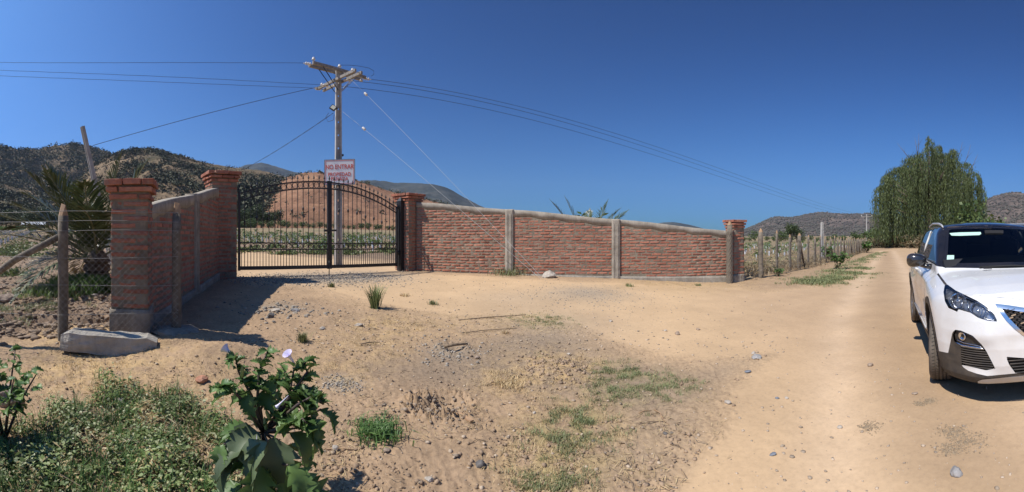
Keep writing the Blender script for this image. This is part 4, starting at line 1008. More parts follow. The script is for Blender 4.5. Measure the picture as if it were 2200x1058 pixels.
# footing poured round the hewn post
mb = MB(); g = random.Random(2); V = [(0, 0, .035)]; nn = 18
for r_, z_ in ((.13, .03), (.22, .012), (.30, -.03)):
    V += [(r_ * g.uniform(.8, 1.25) * math.cos(k * 6.283 / nn), r_ * g.uniform(.8, 1.2) * math.sin(k * 6.283 / nn), z_ + g.uniform(-.008, .008)) for k in range(nn)]
Fc = [(0, 1 + k, 1 + (k + 1) % nn) for k in range(nn)] + [(1 + r_ * nn + k, 1 + (r_ + 1) * nn + k, 1 + (r_ + 1) * nn + (k + 1) % nn, 1 + r_ * nn + (k + 1) % nn) for r_ in range(2) for k in range(nn)]
o = mb.add(V, Fc).build('concrete_footing', M_CONC2); o.location = (p2[0], p2[1], z2 + .01); tag(o, 'spilled concrete footing round the foot of the hewn post', 'footing')
# ------------------------------------------------------------------ shed far left
sx_, sy_ = P(72, 182); sh = empty('farm_shed', (sx_, sy_, G0s(sx_, sy_)), R(66)); tag(sh, 'long low shed with a bright white roof at the far end of the left field', 'shed')
M_ROOF = simple('white_sheet', (.78, .79, .80, 1), .4); M_SHW = simple('shed_wall', (.20, .18, .16, 1), .8, (.28, .25, .22, 1), .8)
MB().box((0, 0, .8), (10.5, 6, 1.6)).build('wall', M_SHW, sh)
MB().add([(-5.5, -3.4, 1.5), (5.5, -3.4, 1.5), (5.5, 0, 2.7), (-5.5, 0, 2.7), (5.5, 3.4, 1.5), (-5.5, 3.4, 1.5), (-5.5, -3.4, 1.4), (5.5, -3.4, 1.4), (5.5, 3.4, 1.4), (-5.5, 3.4, 1.4)], [(0, 1, 2, 3), (3, 2, 4, 5), (0, 6, 7, 1), (4, 8, 9, 5), (0, 3, 5, 9, 6), (1, 7, 8, 4, 2)]).build('roof', M_ROOF, sh)
for k in range(4): MB().box((-3.9 + k * 2.6, -3.03, .75), (1.3, .06, 1.3)).build('opening', M_BLACK, sh)
nx_, ny_ = P(36, 176); o = MB().box((0, 0, .35), (5.5, .15, .8)).box((-2.6, 0, .5), (.12, .18, 1.2)).box((2.6, 0, .5), (.12, .18, 1.2)).build('shade_net', simple('green_net', (.03, .30, .16, 1), .7)); o.location = (nx_, ny_, G0s(nx_, ny_)); o.rotation_euler = (0, 0, R(66)); tag(o, 'low green shade net beside the white-roofed shed', 'shade net')
# ------------------------------------------------------------------ young crop plants in white sleeves
M_SLEEVE = simple('white_sleeve', (.66, .68, .70, 1), .5); M_VINE = leafmat('vine_leaves', (.07, .13, .035, 1), (.16, .24, .07, 1), .3, .25)
def sapling_meshes(seed):
    g = np.random.default_rng(seed); mb = MB(); s = .055
    mb.tube([(0, 0, -.05), (.01, 0, .2), (.015 * (seed % 3 - 1), 0, .40)], [s, s * .95, s * 1.1], 6, True, False); sl_ = mb.mesh('sleeve', M_SLEEVE)
    n = 46; pos = g.normal(size=(n, 3)) * np.array([.17, .17, .11]) + np.array([0, 0, .50]); d = rdir(n, g); V, Q = quads(pos, d, perp(d, g), .10, .14, .2)
    return sl_, np_mesh('foliage', V, Q, M_VINE)
SM = [sapling_meshes(k) for k in range(4)]
Dv, Nv = np.array([-.919, .395]), np.array([.395, .919]); cnt = 0; cand = []
grng = np.random.default_rng(99)
for r_ in range(-14, 26):
    off_ = 17.2 + r_ * 3.3 if r_ >= 0 else -3.9 - 3.3 * (-r_ - 1)
    for k in range(-75, 90):
        p = Dv * (k * 1.25) + Nv * off_; p = p + grng.normal(size=2) * .08; d = math.hypot(*p); a = math.atan2(p[0], p[1]); u = a * F + 1100
        if not (-30 < u < 130 or 505 < u < 865 or 1600 < u < 1870): continue
        if u > 1590:
            q = p - np.array([frA.x, frA.y]); side_ = fdir.x * q[1] - fdir.y * q[0]
            if side_ < 4 or d > 75 or grng.uniform() < .45: continue
        if off_ < 0 and (u > 104 or d > 150): continue
        if -30 < u < 130 and off_ > 0: continue
        if 505 < u < 865 and (d < 22 or d > 75 or grng.uniform() < .35): continue
        cand.append((d, p[0], p[1], u))
cand.sort()
GRP = {0: ('young plant in a white sleeve in the left field rows', 'sleeved plants in the left field'), 1: ('young plant in a white sleeve in the field behind the gate', 'sleeved plants seen through the gate'), 2: ('young plant in a white sleeve in the field beyond the right fence', 'sleeved plants beyond the right fence')}
rest_s, rest_f = [], []
for i, (d, x, y, u) in enumerate(cand):
    z = float(G0s(x, y)) + .02; gi = 0 if u < 200 else (1 if u < 1000 else 2)
    if i < 290:
        r = empty('sleeved_plant', (x, y, z), grng.uniform(0, 6)); s_ = grng.uniform(.8, 1.15); r.scale = (s_, s_, s_); tag(r, GRP[gi][0], 'young plant', GRP[gi][1])
        m_ = SM[i % 4]; link('sleeve', m_[0], r)
        if grng.uniform() < .8 and gi != 0: link('foliage', m_[1], r)
    else: rest_s.append((x, y, z))
def joined(name, me, pts, mat, label, g, smin=.8, smax=1.2):
    n = len(me.vertices); V = np.empty(n * 3); me.vertices.foreach_get('co', V); V = V.reshape(-1, 3); k = len(me.polygons[0].vertices)
    fs = [list(p.vertices) for p in me.polygons]; out = []; of = []
    for i, (x, y, z) in enumerate(pts):
        a = g.uniform(0, 6.28); c, s = math.cos(a), math.sin(a); sc = g.uniform(smin, smax)
        out.append(np.c_[(V[:, 0] * c - V[:, 1] * s) * sc + x, (V[:, 0] * s + V[:, 1] * c) * sc + y, V[:, 2] * sc + z]); of += [tuple(q + i * n for q in f) for f in fs]
    m2 = bpy.data.meshes.new(name); m2.from_pydata(np.concatenate(out).tolist(), [], of); m2.materials.append(mat); m2.update()
    return tag(link(name, m2), label, None, None, 'stuff')
if rest_s:
    joined('far_sleeves', SM[0][0], rest_s, M_SLEEVE, 'farther rows of white plant sleeves across the fields', grng)
    joined('far_vines', SM[1][1], rest_s, M_VINE, 'foliage of the farther crop rows', grng, .9, 1.6)
# weeds between the rows
def weeds(name, pts, size, n, mat, label, g, flat=.5, lw=.35):
    pts = np.asarray(pts); pos = np.repeat(pts, n, 0) + g.normal(size=(len(pts) * n, 3)) * np.array([size, size, size * .35]) * .5; pos[:, 2] = np.maximum(pos[:, 2], np.repeat(pts[:, 2], n) - .01)
    d = rdir(len(pos), g); d[:, 2] = np.abs(d[:, 2]) * flat + .15; d /= np.linalg.norm(d, axis=1)[:, None]; l = size * g.uniform(.25, .7, len(pos)); V, Q = quads(pos, d, perp(d, g), l * lw, l, .25)
    return tag(link(name, np_mesh(name, V, Q, mat)), label, None, None, 'stuff')
def field_pts(n, us_, ds, g, thr=None, cn=.15, fence=False):
    u = g.uniform(*us_, n); d = ds[0] * (ds[1] / ds[0]) ** g.uniform(0, 1, n); x = d * np.sin((u - 1100) / F); y = d * np.cos((u - 1100) / F)
    if thr is not None: k = fbm(x * cn, y * cn, 3, 71) > thr; x, y = x[k], y[k]
    if fence:
        k = (fdir.x * (y - frA.y) - fdir.y * (x - frA.x)) > .5; x, y = x[k], y[k]
    return np.stack([x, y, G0(x, y) + .03], -1)
M_WEED = leafmat('weed_leaves', (.075, .115, .03, 1), (.19, .22, .08, 1), .3, .2); M_DRY = leafmat('dry_grass', (.27, .20, .10, 1), (.46, .36, .18, 1), .3, .15)
weeds('field_weeds', field_pts(2400, (500, 870), (20, 75), grng, .10, .35), .42, 12, M_WEED, 'green weeds and vines between the rows behind the gate', grng, .8, .5)
weeds('field_weeds', field_pts(1500, (-20, 125), (11, 110), grng, .12, .3), .4, 12, M_WEED, 'low green weeds in the left field rows', grng)
weeds('field_weeds', field_pts(1300, (1600, 1880), (14, 90), grng, .18, .3, True), .35, 10, leafmat('grey_weed', (.11, .13, .06, 1), (.22, .22, .11, 1), .3, .1), 'green weed patches in the field beyond the right fence', grng)
weeds('dry_weeds', field_pts(1100, (1600, 1875), (12.5, 60), grng, -.05, .4, True), .5, 26, M_DRY, 'dry straw-coloured weeds along and behind the right fence', grng, 1.0, .07)
pf = []; 
for t in np.linspace(-.4, 34, 420):
    c = frA + fdir * t; o_ = grng.normal() * .35 + .5; pf.append((c.x - fdir.y * o_, c.y + fdir.x * o_, float(G0s(c.x, c.y)) + .05))
weeds('dry_weeds', pf, .6, 22, leafmat('brown_weeds', (.16, .115, .065, 1), (.34, .26, .15, 1), .3, .15), 'brown dry weeds tangled at the foot of the right fence', grng, 1.4, .07)
# ------------------------------------------------------------------ palms
M_PALM = leafmat('palm_leaflets', (.045, .068, .028, 1), (.125, .145, .062, 1), .25, .12, .35); M_PALMD = leafmat('dry_palm_leaflets', (.26, .20, .11, 1), (.40, .32, .19, 1), .2, .1)
M_RACH = simple('palm_rachis', (.20, .19, .09, 1), .6); M_PTR = simple('palm_trunk', (.07, .05, .035, 1), .95, (.15, .11, .075, 1), 18, bump=.9)
def frond(L, rise, droop, g, dry=False, nl=62, ll=.42, twist=0.0):
    """one arching frond along +X from the origin; returns (rachis mesh, leaflet mesh)"""
    t = np.linspace(0, 1, nl); x = L * (t * math.cos(rise)) + 0; z = L * (t * math.sin(rise)) - droop * L * t ** 2.2; pts = np.stack([x, np.sin(t * 2) * .04 * L * twist, z], -1)
    mb = MB(); mb.tube([tuple(p) for p in pts[::4]] + [tuple(pts[-1])], list(np.linspace(.018, .003, len(pts[::4]) + 1)), 5)
    tg = np.gradient(pts, axis=0); tg /= np.linalg.norm(tg, axis=1)[:, None]; P_, D_, Sd, W_, Ln = [], [], [], [], []
    for s in (-1, 1):
        sel = t > .12; tt = t[sel]; p = pts[sel]; tv = tg[sel]; lat = np.stack([0 * tt, s * np.ones(len(tt)), 0 * tt], -1); up = np.cross(tv, lat); up *= np.sign(up[:, 2:3] + 1e-9)
        d = tv * (.55 + .45 * tt[:, None]) + lat * (.75 - .3 * tt[:, None]) + up * .30 + g.normal(size=(len(tt), 3)) * .10 - np.array([0, 0, .15]); d /= np.linalg.norm(d, axis=1)[:, None]
        l = ll * np.sin(np.clip(tt * 1.05, 0, 1) * np.pi * .86 + .35) * g.uniform(.8, 1.1, len(tt)); P_.append(p); D_.append(d); Sd.append(np.cross(d, up)); W_.append(np.full(len(tt), .028)); Ln.append(l)
    V, Q = quads(np.concatenate(P_), np.concatenate(D_), np.concatenate(Sd), np.concatenate(W_), np.concatenate(Ln), .12)
    return mb.mesh('rachis', M_RACH), np_mesh('leaflets', V, Q, M_PALMD if dry else M_PALM)
def palm(name, loc, label, fr, th_, seed, ll=.42, sc=1.0):
    g = np.random.default_rng(seed); root = empty(name, loc); tag(root, label, 'palm')
    root.scale = (sc,) * 3
    mb = MB(); pr = [(.0, -.1), (.14, -.05)] ; 
    for k in range(7): z = th_ * k / 7; pr += [(.15 + .03 * (k % 2), z), (.19 - .01 * (k % 2), z + th_ / 14)]
    pr += [(.10, th_ + .1), (0, th_ + .16)]; mb.lathe(pr, n=11, smooth=False); mb.build('trunk', M_PTR, root)
    for (az, rise, L, droop, dry) in fr:
        a, b = frond(L, rise, droop, g, dry, ll=ll, twist=g.uniform(-1, 1))
        f = link('frond', a, root); f.location = (0, 0, th_ * .95); f.rotation_euler = (g.uniform(-.3, .3), 0, az); link('leaflets', b, f)
    return root
x, y = P(208, 8.3)
# azimuths measured so that 'toward picture left' is about R(180) + view angle
va = th(208); leftd = math.atan2(math.sin(va) , -math.cos(va))   # plan direction pointing left in the picture
leftd = math.atan2(math.sin(th(208)), -math.cos(th(208)))
def pz_(k): return leftd + k
palm('palm', (x, y, gz(x, y) - .05), 'bushy young palm with grey-green fronds behind the left fence', [
    (pz_(.1), R(34), 1.9, .22, False), (pz_(-.3), R(50), 1.9, .25, False), (pz_(.25), R(56), 1.75, .16, False), (pz_(-.1), R(66), 1.75, .14, False), (pz_(2.8), R(74), 1.6, .10, False), (pz_(.0), R(24), 1.7, .2, False), (pz_(-.2), R(42), 1.8, .22, False), (pz_(.9), R(12), 1.5, .45, False),
    (pz_(-.9), R(40), 1.6, .5, False), (pz_(3.0), R(66), 1.7, .14, False), (pz_(-1.6), R(60), 1.6, .4, False), (pz_(1.6), R(58), 1.7, .3, False), (pz_(-.1), R(16), 1.1, .45, True), (pz_(.9), R(60), 1.7, .2, False), (pz_(-.4), R(64), 1.8, .15, False),
    (pz_(1.2), R(46), 1.6, .3, False), (pz_(-2.3), R(45), 1.4, .5, False), (pz_(2.0), R(50), 1.6, .4, False), (pz_(.2), R(40), 1.7, .42, False), (pz_(3.3), R(40), 1.3, .5, True), (pz_(-1.2), R(10), 1.0, .5, True)], .40, 3, .45, 1.60)
x, y = P(1262, 15.0); z = gz(x, y)
palm('palm', (x, y, z), 'palm whose frond tips rise behind the long brick wall', [
    (R(180), R(58), 2.35, .12, False), (R(150), R(48), 2.0, .3, False), (R(200), R(38), 2.1, .25, False), (R(20), R(66), 2.25, .12, False), (R(-10), R(60), 2.2, .2, False), (R(5), R(40), 2.15, .22, False), (R(-40), R(55), 1.9, .35, False), (R(90), R(55), 1.9, .3, False), (R(240), R(45), 1.7, .4, False), (R(60), R(70), 2.0, .2, False), (R(175), R(70), 2.2, .1, False), (R(12), R(52), 2.25, .15, False)], .45, 4, .46, 1.17)
x, y = P(1262, 24); put_tree(BM[1], 'green_bush', (x, y, gz(x, y)), .95, 2, 'dark bush tops just above the brick wall behind the palm', None, 'bush')
# ------------------------------------------------------------------ leafy plants
M_DAT = leafmat('thornapple_leaf', (.065, .13, .035, 1), (.16, .25, .075, 1), .2, .28, .45); M_DATB = leafmat('thornapple_old_leaf', (.07, .10, .045, 1), (.13, .165, .085, 1), .2, .15, .5)
M_STEM = simple('purple_stem', (.05, .025, .03, 1), .6, (.09, .07, .04, 1), 9); M_FLOW = simple('pale_lilac_petal', (.72, .66, .80, 1), .5); M_POD = simple('green_pod', (.20, .26, .08, 1), .5)
def big_leaf(seed, lobes=4, mat=M_DAT, wid=.36):
    g = random.Random(seed); n = 13; V = []; f = []; CS = (-1, -.66, -.33, 0, .33, .66, 1); w1 = g.uniform(-.08, .08)
    for i in range(n):
        t = i / (n - 1); w = wid * (math.sin(math.pi * min(1, t * 1.02 + .03) ** .75)) ** .8 * ((1.26 if i % 2 else .70) if mat is M_DAT else (1.10 if i % 2 else .88)) if 0 < i < n - 1 else .01
        w *= g.uniform(.85, 1.15); zc = .10 * math.sin(t * 3.1) - .22 * t * t
        for s in CS:
            V.append((t + (.06 if (i % 2 and abs(s) == 1) else 0), s * w, zc + abs(s) ** 1.5 * w * .42 + w1 * math.sin(t * 7 + s * 3) * abs(s) + g.uniform(-1, 1) * .035 * (abs(s) > .4)))
    for i in range(n - 1):
        for k in range(6): f.append((i * 7 + k, (i + 1) * 7 + k, (i + 1) * 7 + k + 1, i * 7 + k + 1))
    mb = MB().add(V, f, True); return mb.mesh('leaf', mat)
LEAF = [big_leaf(k) for k in range(5)]; LEAFB = [big_leaf(10 + k, mat=M_DATB, wid=.42) for k in range(3)]
_fl = MB(); _fl.lathe([(.004, 0), (.007, .03), (.010, .06), (.022, .085), (.036, .10)], n=10); _c = len(_fl.v); ME_FLOWER = _fl.mesh('flower', M_FLOW)
_pd = MB(); _pd.lathe([(.002, 0), (.009, .008), (.011, .025), (.008, .05), (0, .065)], n=7); ME_POD = _pd.mesh('pod', M_POD)
def set_leaf(root, loc, direc, L, bank, g, roll=None, name='leaf'):
    o = link(name, random.choice(bank), root); o.location = loc
    q = Vector(direc).to_track_quat('X', 'Z'); q = q @ Euler((roll if roll is not None else g.uniform(-.6, .6), 0, 0)).to_quaternion(); o.rotation_mode = 'QUATERNION'; o.rotation_quaternion = q; o.scale = (L, L * g.uniform(.85, 1.15), L); return o
bx0, by0 = P(572, 1.98); bz0 = gz(bx0, by0)
dat = empty('thornapple', (bx0, by0, bz0)); tag(dat, 'large thornapple plant with two pale trumpet flowers in the near foreground', 'plant')
O = Vector((bx0, by0, bz0)); g = random.Random(21)
def dp(u, v, d): return pw(u, v, d) - O
base_, fork = Vector((0, 0, -.03)), dp(566, 930, 1.98)
MB().tube([base_, base_.lerp(fork, .5) + Vector((.012, 0, 0)), fork], [.016, .014, .012], 7).build('stem', M_STEM, dat)
tips = [((540, 850, 1.97), (513, 800, 1.96), (505, 765, 1.95)), ((553, 860, 2.0), (556, 800, 2.04), (575, 755, 2.06)), ((520, 860, 1.9), (490, 830, 1.86), (468, 835, 1.84)), ((600, 905, 1.95), (622, 850, 1.94), (632, 790, 1.95)),
        ((625, 850, 1.93), (660, 800, 1.93), (652, 775, 1.95)), ((640, 870, 1.88), (675, 850, 1.86), (695, 870, 1.85)), ((610, 920, 1.85), (650, 900, 1.8), (680, 930, 1.78)), ((560, 880, 2.08), (590, 830, 2.15), (612, 800, 2.2))]
ends = []
for tp in tips:
    a, b, c = [dp(*q) for q in tp]; st = fork
    MB().tube([st, st.lerp(a, .5), a, a.lerp(b, .5), b, c], [.010, .009, .008, .007, .006, .004], 6).build('branch', M_STEM, dat); ends.append((a, b, c))
for (a, b, c) in ends:                        # small lobed leaves round every branch end
    for k in range(19):
        p = b.lerp(c, k / 10) if k < 11 else a.lerp(b, g.uniform(.3, .9)); az = g.uniform(0, 6.28)
        set_leaf(dat, p, (math.cos(az), math.sin(az), g.uniform(-.35, .9)), g.uniform(.04, .085), LEAF, g)
    for k in range(3): set_leaf(dat, a.lerp(b, g.uniform(0, .7)), (g.uniform(-1, 1), g.uniform(-1, 1), -.25), g.uniform(.10, .15), LEAF, g)
for (u, v, d, du, dv, L, bk) in ((560, 935, 1.92, -95, 60, .24, 1), (590, 940, 1.85, -10, 110, .27, 1), (575, 950, 1.80, -60, 120, .26, 1), (620, 930, 1.85, 50, 90, .26, 0), (540, 930, 2.0, -80, -10, .20, 0), (530, 960, 1.9, -70, 60, .24, 1), (620, 1000, 1.75, 40, 80, .24, 0),
        (560, 1000, 1.8, 0, 90, .26, 0), (500, 990, 1.88, -30, 80, .20, 1), (650, 905, 1.8, 45, 60, .19, 0), (668, 915, 1.8, 20, 110, .17, 0), (600, 900, 2.1, 60, -10, .19, 0), (520, 930, 2.05, -50, 15, .16, 0), (600, 1020, 1.95, 60, 60, .25, 0), (520, 1040, 1.9, -50, 60, .24, 0),
        (640, 1040, 1.85, 50, 50, .24, 0), (590, 1050, 1.8, -30, 60, .22, 0), (690, 880, 1.84, 40, 50, .14, 0), (640, 860, 1.95, 70, 40, .14, 0), (545, 985, 2.05, -60, 20, .22, 0), (610, 965, 2.05, 60, 20, .22, 0), (480, 955, 1.93, -20, 90, .14, 0), (585, 975, 1.9, 25, 60, .24, 0), (560, 960, 1.95, -40, 30, .22, 0)):
    L *= .84; p = dp(u, v, d); q = dp(u + du, v + dv, d - .06); set_leaf(dat, p, q - p, L, LEAFB if bk else LEAF, g, g.uniform(-.5, .5)); MB().tube([fork.lerp(p, .15) if v < 990 else base_.lerp(fork, .6), p], .005, 5).build('leaf_stalk', M_STEM, dat)
for k, (u, v, d, dr) in enumerate(((505, 768, 1.95, (-.8, -.1, .45)), (633, 782, 1.94, (-.2, -.5, .7)), (552, 935, 1.9, (.2, -.3, -.8)), (620, 850, 1.9, (-.4, -.4, -.5)))):
    f_ = link('flower', ME_FLOWER, dat); f_.location = dp(u, v, d); f_.rotation_mode = 'QUATERNION'; f_.rotation_quaternion = Vector(dr).to_track_quat('Z', 'Y'); f_.scale = (.75,) * 3 if k < 2 else (.3, .3, .8)
for (u, v) in ((572, 925), (582, 905), (650, 800), (520, 812)):
    f_ = link('pod', ME_POD, dat); f_.location = dp(u, v, 1.93); f_.rotation_euler = (g.uniform(-.4, .4), g.uniform(-.4, .4), 0)
def bushy(name, x, y, H, Wd, nl, label, group, seed, L=(.07, .13), bank=None, flowers=0):
    g = random.Random(seed); z = gz(x, y); root = empty(name, (x, y, z - .02)); tag(root, label, 'plant', group); bank = bank or LEAF
    for k in range(5):
        a = k * 1.257 + seed; tip = Vector((math.cos(a) * Wd * .38, math.sin(a) * Wd * .38, H * g.uniform(.7, .95))); mid = tip * .5 + Vector((0, 0, H * .08))
        MB().tube([(0, 0, 0), mid, tip], [.012 * H + .004, .009 * H + .003, .004], 5).build('stem', M_STEM, root)
        for j in range(nl // 5):
            t = g.uniform(.35, 1.0); p = (Vector((0, 0, 0)).lerp(mid, t * 2) if t < .5 else mid.lerp(tip, t * 2 - 1)) + Vector((g.uniform(-1, 1), g.uniform(-1, 1), g.uniform(-.5, .6))) * Wd * .10
            az = g.uniform(0, 6.28); set_leaf(root, p, (math.cos(az), math.sin(az), g.uniform(-.5, .5)), g.uniform(*L) * (1.4 - .7 * t), bank, g)
    for k in range(flowers):
        f_ = link('flower', ME_FLOWER, root); f_.location = (0.08 * k + .02, -.1, H * .98); f_.rotation_euler = (.3, .1, 0); f_.scale = (.8,) * 3
    return root
lx_, ly_ = P(10, 2.55); bushy('thornapple', lx_, ly_, .58, .55, 70, 'thornapple plant with one lilac flower at the left edge by the brown boulder', None, 5, (.07, .12), flowers=1)
for k, (u, d, H, Wd, lb) in enumerate(((1775, 22.5, 1.25, 1.0, 'dark leafy thornapple beside the tall concrete post'), (1800, 17.2, .85, 1.0, 'grey-green leafy plant on the road verge nearest the camera'), (1862, 40, 1.45, 1.3, 'bushy plant at the far end of the fence beside the road'), (1672, 12.9, .32, .35, 'small dark green plant at the foot of the second field post'), (1822, 24, .45, 1.1, 'low green plant in the middle of the road verge'))):
    x, y = P(u, d); bushy('roadside_plant', x, y, H, Wd, 90 if H > .5 else 40, lb, 'plants on the road verge', 30 + k, (.13 * max(1, d / 22), .24 * max(1, d / 22)) if H > .5 else (.08, .14))
# ------------------------------------------------------------------ ground cover
def blades(name, pts, h, n, spread, mat, label, seed, w=.006, up=.8, kind='stuff', cat=None, arch=.35):
    """tufts of grass: bent three-segment blades"""
    g = np.random.default_rng(seed); pts = np.asarray(pts, float); N = len(pts) * n; b = np.repeat(pts, n, 0) + np.c_[g.normal(size=(N, 2)) * spread, np.zeros(N)]
    az = g.uniform(0, 6.28, N); out = g.uniform(.1, 1, N) * (1.15 - up); L = h * g.uniform(.5, 1.15, N); di = np.stack([np.cos(az), np.sin(az), 0 * az], -1); si = np.stack([-np.sin(az), np.cos(az), 0 * az], -1) * w * .5
    P1 = b + di * (out * L * .5)[:, None] + np.array([0, 0, 1]) * (L * .55)[:, None]; P2 = P1 + di * ((out + arch) * L * .5)[:, None] + np.array([0, 0, 1]) * (L * (.42 - arch * .7))[:, None]
    V = np.stack([b - si, b + si, P1 + si * .8, P1 - si * .8, P2], 1).reshape(-1, 3); i = np.arange(N)[:, None] * 5
    F1 = np.concatenate([np.concatenate([i, i + 1, i + 2], 1), np.concatenate([i, i + 2, i + 3], 1), np.concatenate([i + 3, i + 2, i + 4], 1)])
    return tag(link(name, np_mesh(name, V, F1, mat)), label, cat, None, kind)
M_GRASS = leafmat('green_grass', (.055, .12, .03, 1), (.13, .22, .06, 1), .25, .25); M_GRASS2 = leafmat('dull_grass', (.14, .17, .07, 1), (.26, .27, .12, 1), .25, .2)
M_STRAW = leafmat('straw', (.34, .24, .115, 1), (.58, .44, .24, 1), .25, .1); M_TWIG = simple('twig', (.14, .095, .06, 1), .9, (.30, .22, .14, 1), 30)
def rnd_in(cx, s, n, g, thr=-9, cn=6, seed=3):
    x = cx[0] + g.normal(size=n) * s; y = cx[1] + g.normal(size=n) * s; k = fbm(x * cn, y * cn, 3, seed) > thr; x, y = x[k], y[k]; return np.stack([x, y, GZ(x, y)], -1)
def rnd_img(n, ub, vb, g, thr=-9, cn=3, seed=3):
    """random ground points spread over a stretch of ground (nearer ground gets proportionally more, smaller pieces)"""
    u = g.uniform(*ub, n); v = g.uniform(*vb, n); d = (CAMZ - .15) * F / (v - 508)
    for _ in range(3):
        x = d * np.sin((u - 1100) / F); y = d * np.cos((u - 1100) / F); z = G0(x, y); d = (CAMZ - z) * F / (v - 508)
    x = d * np.sin((u - 1100) / F); y = d * np.cos((u - 1100) / F)
    k = fbm(x * cn, y * cn, 3, seed) > thr; x, y = x[k], y[k]; return np.stack([x, y, GZ(x, y)], -1)
gg = np.random.default_rng(77)
# creeping weeds lower left
mat_poly = [at(-260, 900), at(-40, 880), at(60, 900), at(150, 870), at(215, 800), at(300, 835), at(440, 850), at(490, 900), at(560, 980), at(640, 1057), P(700, 1.75), P(400, 1.3), P(-200, 1.2)]
xs = [p[0] for p in mat_poly]; ys = [p[1] for p in mat_poly]
def weed_pts(n, thr, seed, soft=.16):
    x = gg.uniform(min(xs) - .3, max(xs) + .3, n); y = gg.uniform(min(ys) - .3, max(ys) + .3, n)
    s = sdpoly(x, y, mat_poly) + .22 * fbm(x * 2.2, y * 2.2, 3, seed) - gg.uniform(0, soft, n) ; k = (s > 0) & (fbm(x * 4.5, y * 4.5, 3, seed + 3) > thr); return x[k], y[k]
M_W1 = leafmat('bindweed_leaf', (.10, .15, .04, 1), (.27, .32, .12, 1), .3, .25); M_W2 = leafmat('bindweed_pale_leaf', (.24, .27, .13, 1), (.42, .42, .23, 1), .25, .2)
for (n, thr, sz, mat, hmax, nm, lb, sd) in ((52000, -.22, (.018, .042), M_W1, .13, 'creeping_weeds', 'mat of small green creeping weed leaves in the lower left corner', 5), (21000, -.1, (.016, .035), M_W2, .16, 'creeping_weeds', 'paler grey-green leaves mixed into the weed mat', 6), (22000, -.2, (.03, .08), M_DRY, .11, 'dry_litter', 'dry dead leaves and stalks within the weed mat', 7)):
    x, y = weed_pts(n, thr, sd); N = len(x); hh_ = np.clip(.5 + fbm(x * 3.2, y * 3.2, 3, 12), .05, 1) * hmax; z = GZ(x, y) + hh_ * gg.uniform(.05, 1, N)
    az = gg.uniform(0, 6.28, N); d = np.stack([np.cos(az), np.sin(az), gg.uniform(-.35, .6, N)], -1); d /= np.linalg.norm(d, axis=1)[:, None]
    l = gg.uniform(*sz, N); w = l * (.55 if mat is not M_DRY else .16); sd_ = np.cross(d, np.array([0, 0, 1.0]) + gg.normal(size=(N, 3)) * .5); sd_ /= np.linalg.norm(sd_, axis=1)[:, None]
    V, Q = quads(np.stack([x, y, z], -1), d, sd_, w, l, .15); tag(link(nm, np_mesh(nm, V, Q, mat)), lb, None, None, 'stuff')
x, y = weed_pts(2600, -.2, 5); blades('weed_grass', np.stack([x, y, GZ(x, y)], -1), .17, 6, .025, M_GRASS, 'thin grass blades standing among the creeping weeds', 8, .0045, .6)
x, y = weed_pts(380, -.3, 5); mb = MB()
for a, b in zip(x, y):
    az = random.uniform(0, 6.28); l = random.uniform(.08, .26); z = gz(a, b) + .03
    mb.tube([(a, b, z), (a + math.cos(az) * l * .5, b + math.sin(az) * l * .5, z + random.uniform(.01, .07)), (a + math.cos(az + .4) * l, b + math.sin(az + .4) * l, z + random.uniform(-.01, .04))], .0018, 3, False, False)
tag(mb.build('dry_stalks', M_TWIG), 'thin pale dry stalks tangled in the weed mat', None, None, 'stuff')
# single tufts and small bushes
def tuft(u, v, h, n, spread, mat, lb, cat='grass tuft', name='grass_tuft', w=.006, up=.7, seed=0, arch=.35):
    n = int(n * 1.2)
    x, y = at(u, v); z = gz(x, y); o = blades(name, [(0, 0, -.01)], h, n, spread, mat, lb, seed + int(u), w, up, 'thing', cat, arch); o.location = (x, y, z); return o
tuft(810, 930, .13, 330, .075, M_GRASS, 'thick bright green grass clump right of the large thornapple', w=.009, up=.45, arch=.6)
tuft(806, 664, .40, 170, .03, leafmat('grey_green_shrub', (.15, .20, .08, 1), (.28, .33, .14, 1), .2, .2), 'feathery grey-green shrub alone on the sandy ground before the gate', 'shrub', 'small_shrub', .014, .55, arch=.1)
tuft(652, 736, .15, 80, .03, M_GRASS2, 'small green sprig on the bare earth below the gate', w=.008, up=.6)
tuft(713, 618, .14, 70, .03, M_GRASS2, 'tiny green tuft on the drive below the warning sign', w=.010, up=.7)
tuft(1120, 588, .52, 500, .24, leafmat('pale_dry_shrub', (.26, .25, .12, 1), (.42, .38, .20, 1), .2, .2), 'pale dry weed growing at the foot of the first concrete column', 'shrub', 'dry_shrub', .014, .45, arch=.3)
tuft(1095, 590, .30, 300, .26, M_GRASS2, 'low yellow-green weed left of the first concrete column foot', 'shrub', 'dry_shrub', .012, .4)
tuft(1350, 616, .12, 60, .05, M_GRASS2, 'tiny green tuft below the second concrete column', w=.012)
tuft(1500, 614, .10, 60, .05, M_GRASS2, 'tiny green tuft below the last brick panel', w=.012)
tuft(1087, 718, .07, 60, .03, M_STRAW, 'small dry tuft in the middle of the bare ground', w=.006)
tuft(870, 636, .10, 60, .05, M_STRAW, 'small dark dry tuft near the drive, left of the feathery shrub', w=.010); tuft(930, 655, .12, 60, .04, M_GRASS2, 'small dry sprig in the centre of the sandy ground', w=.008)
tuft(1088, 828, .05, 160, .07, M_STRAW, 'flat reddish dry tuft left of the straw ridge', w=.006, up=.2); tuft(40, 560, .12, 60, .1, M_GRASS2, 'low tuft at the far left field edge')
tuft(1165, 762, .03, 90, .06, M_GRASS2, 'thin green tuft in the centre right of the straw ridge', up=.3)
